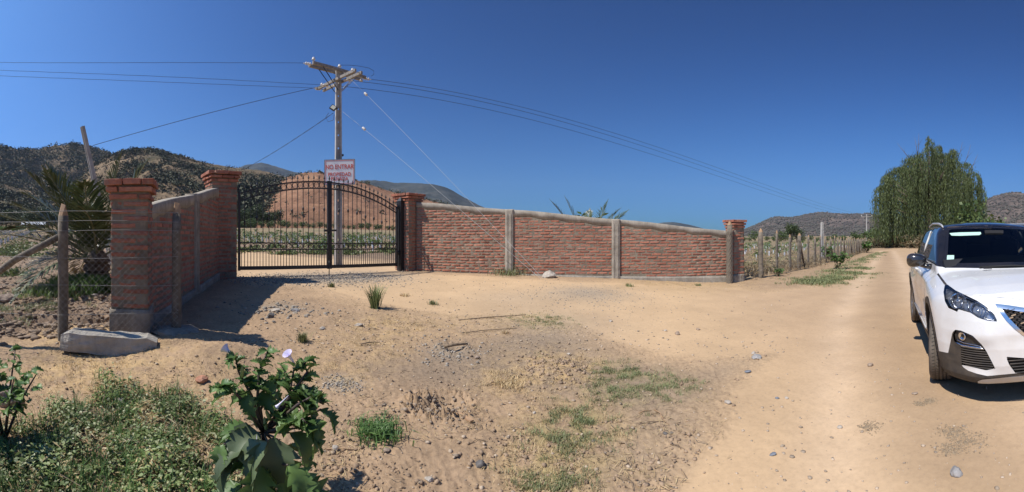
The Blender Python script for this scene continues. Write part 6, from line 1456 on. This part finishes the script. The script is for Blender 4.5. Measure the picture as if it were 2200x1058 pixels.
# headlights: dark housing, two chrome bowls, chrome fins
for lo_, sg_ in zip(lamps, (1, -1)):
    hsel = cls == 'headlight_glass'
    f = Fc[hsel]; used, inv = np.unique(f, return_inverse=True); v = V[used]; n_ = grad(v); n_ /= np.linalg.norm(n_, axis=1)[:, None]; v2 = v - n_ * .045
    a = np.stack([-v2[:, 0], -v2[:, 1] * sg_, v2[:, 2]], -1); me = np_mesh('housing', a, inv.reshape(-1, 3), M_HOUS, True); link('housing', me, lo_)
def inv_px(u, v, nmax=1.2):
    """point of the car's right front surface seen in pixel (u, v)"""
    a = th(u); d = np.linspace(1.5, 7, 1400); w = np.stack([d * math.sin(a), d * math.cos(a), CAMZ + (508 - v) * d / F], -1)
    X = (w[:, 0] - CX) * ca + (w[:, 1] - CY) * sa_; Yl = -(w[:, 0] - CX) * sa_ + (w[:, 1] - CY) * ca
    f = car_f(-X, -Yl, w[:, 2] - cz0); k = np.argmax(f < 0); 
    if not (f < 0).any(): return None
    t = f[k - 1] / (f[k - 1] - f[k]) if k else 0; p = np.array([[-X[k], -Yl[k], w[k, 2] - cz0]]); n = grad(p)[0]; return p[0], n / np.linalg.norm(n)
def carloc(p): return Vector((-p[0], -p[1], p[2]))
for (u, v, r) in ((2054, 640, .070), (2098, 665, .064)):
    res_ = inv_px(u, v)
    if res_ is None: continue
    p, n = res_; nd = Vector((-n[0], -n[1], n[2])); view = Vector((0.93, -.25, .12)).normalized(); q = Vector((0, 0, 1)).rotation_difference((nd + view).normalized()).to_matrix()
    for sg_, par in ((1, lamps[0]), (-1, lamps[1])):
        c = carloc(p) - nd * .040; prof = [(.002, -.030), (r * .35, -.028), (r * .7, -.015), (r, .012), (r * 1.06, .012), (r * 1.06, .0)]
        mb = MB().lathe(prof, (0, 0, 0), 20); mb.lathe([(0, .0), (.014, -.004), (.016, -.02), (.010, -.03)], (0, 0, 0), 12); me = mb.mesh('reflector', M_CHR)
        o = link('reflector', me, par); M4 = q.to_4x4(); M4.translation = c
        if sg_ < 0: M4 = Matrix.Diagonal((1, -1, 1, 1)) @ M4
        o.matrix_basis = M4
# chrome fins inside the lamp
def strip_px(name, pts, width, mat, parent, inset=.0, n=18, sides=(1, -1), thick=.003):
    P_ = []; us_ = np.interp(np.linspace(0, len(pts) - 1, n), range(len(pts)), [p[0] for p in pts]); vs_ = np.interp(np.linspace(0, len(pts) - 1, n), range(len(pts)), [p[1] for p in pts])
    for u, v in zip(us_, vs_):
        r_ = inv_px(u, v)
        if r_ is not None: P_.append(carloc(r_[0]) - Vector((-r_[1][0], -r_[1][1], r_[1][2])) * inset)
    if len(P_) < 2: return
    for k, sg_ in enumerate(sides):
        q = [Vector((p.x, p.y * sg_, p.z)) for p in P_]; MB().tube(q, width, 6).build(name, mat, parent if not isinstance(parent, list) else parent[k])
strip_px('light_strip', [(2034, 614), (2053, 628), (2075, 637), (2099, 649), (2120, 663), (2134, 678), (2139, 689)], .0035, M_CHR, lamps, .010)
strip_px('light_strip', [(2139, 689), (2122, 687), (2103, 680), (2087, 670), (2062, 661)], .003, M_CHR, lamps, .012)
for (a_, b_) in (((2046, 625), (2040, 652)), ((2066, 634), (2060, 660)), ((2076, 640), (2077, 664)), ((2112, 658), (2104, 680)), ((2122, 667), (2116, 685)), ((2084, 645), (2084, 668))): strip_px('light_fin', [a_, b_], .004, M_CHR, lamps, .03, 6)
strip_px('hood_gap', hoodline[:5], .0022, M_SEAM, car, .0005)
# fog lamp with chrome lid
strip_px('fog_lid', [(2051, 737), (2066, 744), (2085, 747), (2100, 749.5), (2113, 752)], .010, M_CHR, car, .012)
strip_px('fog_lid', [(2056, 713), (2075, 717), (2092, 727), (2106, 741), (2114, 752)], .005, M_DKCH, car, .008)
strip_px('fog_lid', [(2052, 731), (2070, 739), (2090, 743), (2108, 747)], .004, M_CHR, car, .014)
rf = inv_px(2065, 724); p, n = rf
for sg_ in (1, -1):
    nd = Vector((-n[0], -n[1] * sg_, n[2])); c = carloc(p); c.y *= sg_; q = Vector((0, 0, 1)).rotation_difference(nd).to_matrix()
    MB().lathe([(0, -.01), (.014, -.008), (.026, .004), (.036, .008), (.036, .0)], c - nd * .016, 14, q).build('fog_lamp', M_CHR, car)
# slats of the side intakes and of the lower grille
def surf_pt(y, z, inset):
    s = float(front_s(np.array([y]), np.array([z]))[0]) + inset; return (s, y, z)
sl_poly = [inv_px(u, v)[0] for (u, v) in PX['slats']]; py_ = [q[1] for q in sl_poly]; pz2 = [q[2] for q in sl_poly]
for z in np.linspace(min(pz2) + .012, max(pz2) - .008, 9):
    ys = np.linspace(min(py_) - .02, max(py_) + .02, 60); ok = sdpoly(ys, 0 * ys + z, list(zip(py_, pz2))) > -.004
    if ok.sum() < 3: continue
    ya, yb = ys[ok].min(), ys[ok].max()
    for sg_ in (1, -1):
        MB().tube([L3(*((q := surf_pt(y, z, .008))[0], q[1] * sg_, q[2])) for y in np.linspace(ya, yb, 9)], .0055, 4, False).build('intake_slat', M_CLAD, car)
lw = [r_[0] for r_ in (inv_px(u, v) for (u, v) in PX['lower'][:2] + PX['lower'][-3:]) if r_ is not None]; zl0, zl1 = min(q[2] for q in lw), max(q[2] for q in lw); yl = max(q[1] for q in lw)
for z in np.linspace(zl0 + .012, zl1 - .012, 6):
    yw = yl - .09 * (zl1 - z) / (zl1 - zl0); MB().tube([L3(*surf_pt(y, z, .010)) for y in np.linspace(-yw, yw, 21)], .0055, 4, False).build('intake_slat', M_CLAD, car)
# chrome dashes on the radiator grille
gm = cls == 'grille_mesh'; GC = C[gm]; ymax = GC[:, 1].max(); zmin, zmax = GC[:, 2].min(), GC[:, 2].max(); bar_me = MB().box((0, 0, 0), (.006, .040, .011)).mesh('grille_bar', M_CHR); bar_me2 = MB().box((0, 0, 0), (.006, .034, .007)).mesh('grille_bar', M_DKCH)
zz = zmin + .012; row = 0
while zz < zmax:
    yy = (row % 2) * .024
    while yy < ymax:
        d_ = np.abs(GC[:, 1] - yy) + np.abs(GC[:, 2] - zz)
        if d_.min() < .02:
            for sg_ in ((1, -1) if yy > 0 else (1,)):
                s_, y_, z_ = surf_pt(yy, zz, .006); o = link('grille_bar', bar_me if (row + int(yy / .048)) % 4 == 0 else bar_me2, car); o.location = (-s_, -y_ * sg_, z_); o.rotation_euler = (R(14) * sg_, 0, 0)
        yy += .048
    zz += .021; row += 1
for z in np.arange(zmin + .022, zmax, .021):
    w = GC[np.abs(GC[:, 2] - z) < .012, 1]
    if len(w): MB().tube([L3(*surf_pt(y, z, .013)) for y in np.linspace(-w.max(), w.max(), 13)], .0025, 4, False).build('grille_wire', M_CLAD, car)
# wheels
M_TYRE = simple('tyre_rubber', (.055, .048, .040, 1), .85, (.19, .155, .12, 1), 7, bump=.5, bscale=60, contrast=(.3, .75)); M_RIM = simple('alloy', (.42, .42, .43, 1), .3, (.32, .30, .27, 1), 9, metal=.7)
def wheel_meshes():
    R0, w = .348, .225; mb = MB(); pr = [(.232, -w / 2 + .012), (.255, -w / 2 + .002), (.30, -w / 2 - .004), (.332, -w / 2 + .010), (R0 - .004, -w / 2 + .028)]
    for gx in (-.052, -.018, .018, .052): pr += [(R0, gx - .005), (R0 - .009, gx - .004), (R0 - .009, gx + .004), (R0, gx + .005)]
    pr += [(R0 - .004, w / 2 - .028), (.332, w / 2 - .010), (.30, w / 2 + .004), (.255, w / 2 - .002), (.232, w / 2 - .012)]
    mb.lathe(pr, n=72); 
    ty = mb.mesh('tyre', M_TYRE)
    sip = MB()
    for k in range(64):
        a = 2 * math.pi * k / 64
        for (xa, xb, sk) in ((-.088, -.060, .02), (-.046, -.024, -.03), (.024, .046, .03), (.060, .088, -.02)):
            p1_, p2_ = Vector(((R0 + .0008) * math.cos(a), (R0 + .0008) * math.sin(a), xa)), Vector(((R0 + .0008) * math.cos(a + sk), (R0 + .0008) * math.sin(a + sk), xb)); t_ = Vector((-math.sin(a), math.cos(a), 0)) * .0022
            sip.add([p1_ - t_, p1_ + t_, p2_ + t_, p2_ - t_], [(0, 1, 2, 3)])
    sp_ = sip.mesh('tread_cuts', M_SEAM)
    mb = MB(); mb.lathe([(.236, -.10), (.228, -.085), (.205, -.07), (.205, .07), (.228, .085), (.236, .10)], n=48)
    for k in range(5):
        for e in (-.13, .13):
            a = 2 * math.pi * k / 5 + e; q = Matrix.Rotation(a, 3, 'Z'); vs = [q @ Vector(p) for p in ((.04, -.020, .075), (.04, .020, .075), (.215, .013, .094), (.215, -.013, .094), (.04, -.020, .045), (.04, .020, .045), (.215, .013, .05), (.215, -.013, .05))]
            mb.add(vs, [(0, 3, 2, 1)[::-1], (4, 5, 6, 7)[::-1], (0, 1, 5, 4)[::-1], (1, 2, 6, 5)[::-1], (2, 3, 7, 6)[::-1], (3, 0, 4, 7)[::-1]])
    mb.lathe([(0, .09), (.03, .088), (.06, .078), (.062, .04)], n=20); rm = mb.mesh('rim', M_RIM)
    dk = MB().lathe([(0, .02), (.15, .02), (.15, .0), (.205, .0)], n=32).mesh('brake_disc', M_DKCH); return ty, sp_, rm, dk
WM = wheel_meshes()
for (s_, sg_, st) in ((.91, 1, R(-9)), (.91, -1, R(-9)), (3.585, 1, 0), (3.585, -1, 0)):
    w_ = empty('wheel', L3(s_, .795 * sg_, .346), 0, car); M3 = Matrix.Rotation(st, 4, 'Z') @ Matrix.Rotation(R(90 if sg_ > 0 else -90), 4, 'X'); M3.translation = Vector(L3(s_, .795 * sg_, .346)); w_.matrix_basis = M3
    link('tyre', WM[0], w_); link('tread_cuts', WM[1], w_); link('rim', WM[2], w_); link('brake_disc', WM[3], w_)
# mirrors, rails, handles, stickers, wiper
for sg_ in (1, -1):
    bm = bmesh.new(); bmesh.ops.create_icosphere(bm, subdivisions=4, radius=1)
    for v_ in bm.verts:
        c = v_.co.copy(); e = lambda t, p: math.copysign(abs(t) ** p, t); c = Vector((e(c.x, .8), e(c.y, .75), e(c.z, .75))); c.z *= 1 - .18 * c.y * -1; v_.co = Vector((c.x * (.085 if c.x > 0 else .05), -c.y * .118 * sg_, c.z * .078))
    me = bpy.data.meshes.new('mirror'); bm.to_mesh(me); bm.free(); me.materials.append(M_ROOFB); me.polygons.foreach_set('use_smooth', [True] * len(me.polygons))
    o = link('mirror', me, car); o.location = L3(1.66, .985 * sg_, 1.125)
    MB().box((0, 0, 0), (.005, .19, .12)).build('mirror_glass', M_CHR, o, (-.052, 0, 0))
    MB().tube([L3(1.63, .80 * sg_, 1.05), L3(1.64, .87 * sg_, 1.055), L3(1.65, .95 * sg_, 1.08)], [.035, .028, .03], 8).build('mirror_arm', M_ROOFB, car)
    MB().tube([L3(2.02, .615 * sg_, 1.525), L3(2.12, .62 * sg_, 1.552), L3(2.32, .625 * sg_, 1.575), L3(3.0, .62 * sg_, 1.596), L3(3.8, .58 * sg_, 1.57), L3(4.0, .56 * sg_, 1.53)], [.010, .014, .016, .016, .014, .008], 8).build('roof_rail', M_SILV, car)
    for s_ in (2.45, 3.32): MB().tube([L3(s_ - .09, .902 * sg_, .96), L3(s_ - .07, .93 * sg_, .965), L3(s_ + .07, .93 * sg_, .965), L3(s_ + .09, .905 * sg_, .96)], .014, 8).build('door_handle', M_PAINT, car)
    MB().tube([L3(1.45, .895 * sg_, .375), L3(3.1, .895 * sg_, .375)], .010, 6).build('sill_strip', M_SILV, car)
# black belt line trim in the open front window and pale pillar trim inside
# interior
M_INT = simple('dark_interior', (.018, .018, .020, 1), .8); M_SEAT = simple('seat_cloth', (.035, .035, .038, 1), .9); M_TRIM = simple('pale_pillar_trim', (.62, .61, .57, 1), .7); M_STK_REFL = simple('sticker_reflection_green', (.42, .62, .52, 1), .6)
MB().box(L3(2.6, 0, .62), (2.9, 1.45, .30)).build('cabin_floor', M_INT, car)
MB().tube([L3(1.42, -.70, .98), L3(1.42, 0, 1.02), L3(1.42, .70, .98)], [.17, .18, .17], 10).build('dashboard', M_INT, car)
for y in (-.37, .37):
    st_ = empty('front_seat', L3(2.45, y, .75), 0, car)
    MB().tube([(.0, 0, 0), (-.08, 0, .3), (-.16, 0, .58)], [.24, .23, .19], 12).build('seat_back', M_SEAT, st_); MB().tube([(-.19, -.10, .70), (-.19, .10, .70)], .085, 10).build('head_rest', simple('headrest_cloth', (.16, .16, .16, 1), .8), st_); MB().box((.2, 0, -.02), (.5, .48, .16)).build('seat_cushion', M_SEAT, st_)
MB().box(L3(3.35, 0, .95), (.2, 1.25, .65)).build('rear_bench', M_SEAT, car)
for sg_ in (1, -1): MB().tube([L3(2.70, .78 * sg_, 1.08), L3(2.72, .735 * sg_, 1.28), L3(2.76, .66 * sg_, 1.47)], .035, 8).build('pillar_trim', M_TRIM, car)
MB().box(L3(1.80, 0, 1.45), (.03, .24, .07)).build('rear_view_mirror', M_INT, car)
sw = MB(); sw.tube([Vector((-.18 * math.cos(a) * .35, .18 * math.sin(a), .18 * math.cos(a))) + Vector(L3(1.72, -.37, 1.0)) for a in np.linspace(0, 6.283, 25)], .014, 6, False); sw.build('steering_wheel', M_INT, car)
def plate(name, pts, mat, inset):
    q = []
    for (u, v) in pts:
        r_ = inv_px(u, v)
        if r_ is None: return
        q.append(carloc(r_[0]) - Vector((-r_[1][0], -r_[1][1], r_[1][2])) * inset)
    n = len(q); nn = (q[1] - q[0]).cross(q[2] - q[0]).normalized() * .001; MB().add([p + nn for p in q] + [p - nn for p in q], [tuple(range(n)), tuple(range(2 * n - 1, n - 1, -1))] + [(i, i + n, (i + 1) % n + n, (i + 1) % n) for i in range(n)]).build(name, mat, car)
plate('sticker', [(2035, 549), (2050, 549), (2049.5, 559), (2034, 560)], M_STK_REFL, -.001)
plate('tag_reflection', [(2040, 501.5), (2060, 500), (2107, 499), (2108, 503), (2104, 505.5), (2060, 507), (2044, 506.5)], M_STK_REFL, -.001)  # pale green plate drawn for the toll tag's reflection in the windscreen
MB().tube([L3(1.13, -.3, 1.07), L3(1.12, 0, 1.085), L3(1.14, .35, 1.075)], .012, 6).build('wiper', M_SEAM, car); MB().box(L3(1.06, .28, 1.068), (.02, .09, .012)).build('washer_jet', M_CLAD, car)
# dark trim strip at the base of the door glass
for sg_ in (1, -1): MB().tube([L3(1.55, .865 * sg_, 1.10), L3(2.4, .868 * sg_, 1.112), L3(3.7, .845 * sg_, 1.135)], .009, 6).build('window_trim', M_ROOFB, car)
print('car', len(Fc))
# ------------------------------------------------------------------ stones and litter
M_ST = {'grey': simple('grey_stone', (.20, .19, .18, 1), .85, (.34, .32, .30, 1), 14, bump=.5), 'dark': simple('dark_stone', (.07, .065, .06, 1), .9, (.16, .145, .13, 1), 14, bump=.6), 'pale': simple('pale_stone', (.30, .26, .21, 1), .9, (.46, .40, .33, 1), 12, bump=.5),
        'brown': simple('brown_stone', (.20, .14, .10, 1), .9, (.36, .28, .21, 1), 9, bump=.7), 'brick': simple('brick_fragment_clay', (.38, .15, .08, 1), .9, (.46, .24, .15, 1), 9, bump=.5), 'slate': simple('slate_stone', (.10, .11, .13, 1), .7, (.20, .21, .23, 1), 9)}
def rock(u, v, wpx, hr, kind, label, seed, name='stone', facet=.5, cat='stone', dr=1.0):
    x, y = at(u, v); d = math.hypot(x, y); w = wpx * d / F; z = gz(x, y); g = random.Random(seed)
    bm = bmesh.new(); bmesh.ops.create_icosphere(bm, subdivisions=3, radius=.5)
    pl = [(Vector((g.uniform(-1, 1), g.uniform(-1, 1), g.uniform(-.6, 1))).normalized(), g.uniform(.30, .42)) for _ in range(9)]
    for v_ in bm.verts:
        for n_, k in pl:
            dd = v_.co.dot(n_) - k
            if dd > 0: v_.co -= n_ * dd * (.6 + .4 * facet)
        c = v_.co; q = pn(np.array([c.x * 6 + seed]), np.array([c.y * 6 + c.z * 5]), 2)[0]; v_.co += c.normalized() * q * .06
        v_.co = Vector((c.x * w * 1.25, c.y * w * 1.1 * dr, c.z * w * 1.25 * hr))
    bmesh.ops.recalc_face_normals(bm, faces=bm.faces[:]); me = bpy.data.meshes.new(name); bm.to_mesh(me); bm.free(); me.materials.append(M_ST[kind]); me.polygons.foreach_set('use_smooth', [facet < .4] * len(me.polygons))
    o = link(name, me); o.location = (x, y, z + w * hr * .32); o.rotation_euler = (g.uniform(-.2, .2), g.uniform(-.2, .2), -th(u) + g.uniform(-.3, .3)); return tag(o, label, cat)
rocks = [
    (1180, 597, 26, .62, 'pale', 'angular pale rock lying before the brick wall beside the pale weed'), (257, 762, 22, .7, 'grey', 'smooth grey pebble stone against the front of the concrete block'), (24, 868, 52, .85, 'brown', 'large brown boulder at the left edge under the thornapple leaves'),
    (18, 650, 44, .45, 'brown', 'flat reddish clod-like rock at the left edge behind the fence'), (1624, 772, 20, .55, 'grey', 'greyish stone where dark soil meets the dirt road'), (1619, 762, 9, .8, 'pale', 'small pale stone just behind the greyish road-edge stone'),
    (581, 684, 14, .9, 'dark', 'dark angular stone at the edge of the wall shadow'), (592, 671, 18, .4, 'pale', 'flat pale chip beside the dark stone near the wall shadow'), (633, 672, 18, .45, 'grey', 'grey lump right of the pale chip near the wall shadow'),
    (1031, 1003, 20, .8, 'dark', 'dark rough stone low in the centre foreground'), (922, 1034, 18, .45, 'pale', 'flat pale stone bottom centre, left of the dark rough stone'), (566, 834, 20, .6, 'pale', 'whitish stone behind the branches of the large thornapple'),
    (435, 828, 26, .5, 'brick', 'broken red brick piece lying at the edge of the weed mat'), (255, 868, 26, .5, 'pale', 'pale stone half sunk in the weed mat'), (2055, 1022, 24, .8, 'grey', 'grey-brown stone at the bottom right of the road'), (1606, 801, 13, .4, 'slate', 'flat bluish slate chip at the left edge of the road'),
    (1563, 870, 13, .5, 'pale', 'small pale stone on the left of the road'), (1804, 912, 10, .6, 'pale', 'tiny pale stone in the middle of the road'), (1660, 977, 13, .35, 'slate', 'flat bluish chip pressed into the road, bottom'), (1670, 856, 8, .5, 'slate', 'tiny slate chip in the road left of its middle'), (1690, 856, 8, .6, 'pale', 'tiny pale pebble right of the slate chip on the road'),
    (1870, 788, 11, .8, 'brown', 'small brown stone alone on the right half of the road'), (770, 702, 16, .4, 'pale', 'flat pale stone in the middle ground below the small shrub'), (692, 711, 12, .5, 'pale', 'small pale stone left of the green sprig'), (830, 1040 - 70, 14, .6, 'brown', 'brown lump below the bright grass clump'),
    (660, 960, 14, .6, 'pale', 'beige stone right of the large leaves of the thornapple'), (721, 965, 14, .7, 'pale', 'angular beige stone between the thornapple and the grass clump'), (1025, 770, 10, .7, 'brown', 'small brown stone above the straw ridge'), (1455, 719, 9, .9, 'brown', 'small upright stone on the sandy ground right of centre'),
    (1312, 692, 7, .6, 'pale', 'small pale stone on the turning area'), (1430, 712, 7, .6, 'pale', 'tiny pale stone left of the upright stone'), (1500, 710, 8, .6, 'brown', 'little brown stone on the turning area, right'), (205, 642, 14, .5, 'pale', 'pale stone on ploughed soil between round post and brick pillar'), (150, 640, 26, .7, 'brown', 'big brown clod right of the round post'),
    (172, 636, 20, .6, 'brown', 'brown clod nearest the left brick pillar'), (1965, 847, 13, .35, 'brown', 'flat brown stone on the road in front of the front wheel'), (1222, 764, 8, .5, 'pale', 'pale pebble by the straw ridge'), (1148, 890, 7, .6, 'pale', 'white pebble in the centre foreground'), (1430, 935, 9, .6, 'dark', 'dark pebble on the dark soil'), (1443, 931, 8, .6, 'dark', 'second dark pebble on the dark soil'), (1275, 948, 9, .6, 'dark', 'dark pebble beside the green patch, foreground')]
for k, r_ in enumerate(rocks): rock(*r_, seed=k + 3, facet=.2 if k == 1 else .7)
# piece of sawn wood and a few single sticks
def stick(u0, v0, u1, v1, r, lb, mat=M_TWIG, name='stick', flat=False):
    a, b = at(u0, v0), at(u1, v1); za, zb = gz(*a), gz(*b); o = empty(name, (a[0], a[1], za)); q = Vector((b[0] - a[0], b[1] - a[1], zb - za)); tag(o, lb, 'stick')
    if flat: ang = math.atan2(q.y, q.x); MB().box(q / 2 + Vector((0, 0, .012)), (q.length, r * 2.6, r), ang).build('wood', mat, o)
    else: MB().tube([(0, 0, r), q * .35 + Vector((.01, 0, r + .012)), q * .7 + Vector((-.01, 0, r + .006)), q + Vector((0, 0, r))], [r, r * .95, r * .8, r * .5], 5).build('wood', mat, o)
stick(982, 889, 1014, 912, .012, 'short piece of pale sawn wood lying in the centre foreground', M_CUT, 'wood_piece', True)
for k, (a, b, c, d, r, lb) in enumerate(((1405, 884, 1438, 913, .004, 'thin pale straw stalk on the right of the green patches'), (1372, 891, 1400, 884, .004, 'short pale stalk above the thin stalk'), (1330, 954, 1360, 968, .006, 'bent twig in the right foreground'), (1372, 915, 1425, 906, .004, 'thin dark twig under the thin stalk'), (985, 689, 1130, 678, .008, 'long thin brown stick lying across the bare ground'), (990, 716, 1110, 707, .006, 'second long thin stick lying below the first'),
        (775, 745, 815, 738, .008, 'dark forked twig in the middle ground'), (610, 720, 628, 735, .006, 'dry twig above the large thornapple'), (700, 965, 770, 967, .004, 'straw stalk left of the grass clump'), (955, 750, 1005, 748, .02, 'dark dead stick among grey crumbs'), (790, 706, 815, 712, .006, 'short twig below the shrub'))):
    stick(a, b, c, d, r, lb, M_TWIG if k not in (0, 1, 8) else M_CUT)
M_PEB = simple('pebbles', (.36, .28, .20, 1), .9, rand=.35); M_CLOD = simple('soil_clods', (.30, .21, .135, 1), .95, rand=.22); M_GRAV = simple('gravel', (.27, .235, .19, 1), .9, rand=.3)
def scatter(name, pts, smin, smax, mat, label, g, sq=.6, pw_=3.0):
    r = (smin + (smax - smin) * g.uniform(0, 1, len(pts)) ** pw_) * .5; V, Fc_ = blobs(pts + np.c_[0 * r, 0 * r, r * .15], r, 1, sq, g); return tag(link(name, np_mesh(name, V, Fc_, mat)), label, None, None, 'stuff')
g9 = np.random.default_rng(9)
def notroad(p, keep=.0, thr=.5): mr, mf, _, _ = masks(p[:, 0], p[:, 1]); return p[(mr < thr) | (g9.uniform(size=len(p)) < keep)]
scatter('pebbles', rnd_img(1900, (0, 2200), (596, 1090), g9), .006, .034, M_PEB, 'small pebbles scattered over the dirt road and bare ground', g9)
scatter('pebbles', rnd_img(2600, (500, 1700), (590, 760), g9), .008, .040, M_PEB, 'small stones on the sandy turning area', g9, pw_=4)
scatter('soil_clods', notroad(rnd_img(7500, (0, 1650), (640, 1090), g9, .02, 2.5, 17), .03), .006, .036, M_CLOD, 'crumbs and clods of dry soil on the bare ground', g9, .7)
scatter('soil_clods', rnd_img(5200, (-30, 235), (520, 730), g9), .015, .12, simple('field_clods', (.215, .155, .105, 1), .95, rand=.22), 'ploughed clods behind the left fence', g9, .45, 4)
scatter('soil_clods', rnd_in(at(935, 882), .13, 420, g9), .008, .036, simple('dark_clods', (.25, .19, .135, 1), .95, rand=.25), 'dark crumbled earth round the small pit in the centre foreground', g9, .8, 2)
scatter('soil_clods', rnd_in(at(1200, 795), .22, 380, g9), .010, .045, M_CLOD, 'crumbled earth along the straw ridge', g9, .8, 2)
scatter('gravel', rnd_in(at(735, 825), .085, 260, g9), .008, .026, M_GRAV, 'little heap of grey gravel right of the large thornapple', g9, .8, 1.5)
scatter('gravel', rnd_in(at(960, 757), .22, 300, g9), .008, .035, M_GRAV, 'grey crumbs of old mortar in the middle ground', g9, .8, 2)
scatter('gravel', np.concatenate([rnd_in(at(640, 600), .6, 1600, g9), rnd_in(at(760, 597), .7, 1600, g9), rnd_in(at(560, 603), .45, 700, g9)]), .012, .05, M_GRAV, 'grey gravel under the gate', g9, .7, 2)
scatter('gravel', rnd_in(at(600, 668), .35, 260, g9), .015, .07, M_GRAV, 'broken grey rubble near the wall shadow', g9, .7, 3)
scatter('gravel', rnd_in(at(1270, 632), .8, 900, g9), .010, .035, M_GRAV, 'thin grey gravel on the turning area', g9, .6)
for k, (u, v, s) in enumerate(((2048, 930, .10), (2080, 948, .12), (2040, 968, .07), (1998, 862, .06), (1870, 914, .07), (1975, 868, .05))):
    scatter('dung_crumbs', rnd_in(at(u, v), s * .55, int(380 * s / .1), g9), .004, .018, simple('dried_dung', (.27, .20, .125, 1), .95, rand=.25), 'trampled crumbs of dried dung on the road before the car', g9, .5, 2)
def litter(name, pts, lmin, lmax, w, mat, label, g):
    n = len(pts); az = g.uniform(0, 6.28, n); d = np.stack([np.cos(az), np.sin(az), g.uniform(-.05, .25, n)], -1); s = np.stack([-np.sin(az), np.cos(az), g.uniform(-.3, .3, n)], -1); l = g.uniform(lmin, lmax, n)
    V, Q_ = quads(pts + np.array([0, 0, .006]), d, s, w, l, .0); return tag(link(name, np_mesh(name, V, Q_, mat)), label, None, None, 'stuff')
litter('straw_litter', notroad(rnd_img(9000, (0, 1560), (650, 1090), g9, .0, 1.6, 23), .02), .02, .09, .004, M_STRAW, 'bits of straw strewn on the bare ground', g9)
litter('straw_litter', notroad(rnd_img(2600, (600, 1560), (600, 720), g9, .05, 1.6, 24), .1), .04, .12, .008, M_STRAW, 'bits of straw at the edge of the turning area', g9)
litter('leaf_litter', notroad(rnd_img(2600, (0, 1500), (700, 1090), g9, .05, 2.2, 29), .02), .012, .03, .012, leafmat('dead_leaf', (.12, .075, .045, 1), (.26, .18, .11, 1), .3, 0), 'small dead brown leaves on the ground', g9)
tw = notroad(rnd_img(420, (0, 1500), (680, 1080), g9, .0, 2, 31), .02); mb = MB()
for (x, y, z) in tw:
    az = random.uniform(0, 6.28); l = random.uniform(.04, .16); mb.tube([(x, y, z + .004), (x + math.cos(az) * l * .5, y + math.sin(az) * l * .5, z + .014), (x + math.cos(az + .5) * l, y + math.sin(az + .5) * l, z + .006)], .0022, 3, False, False)
tag(mb.build('twigs', M_TWIG), 'thin twigs scattered on the bare ground', None, None, 'stuff')
# ------------------------------------------------------------------ haze
hz = MB().box((0, 0, 0), (9000, 9000, 640)).mesh('haze'); hm = bpy.data.materials.new('haze_air'); hm.use_nodes = True; n_ = hm.node_tree; n_.nodes.clear()
pv = n_.nodes.new('ShaderNodeVolumePrincipled'); pv.inputs['Color'].default_value = (.62, .78, 1, 1); pv.inputs['Density'].default_value = .00007; pv.inputs['Anisotropy'].default_value = .2
om = n_.nodes.new('ShaderNodeOutputMaterial'); n_.links.new(pv.outputs[0], om.inputs['Volume']); hz.materials.append(hm)
ho = link('haze', hz); ho.location = (0, 0, 290); tag(ho, 'thin pale haze filling the valley', None, None, 'stuff')
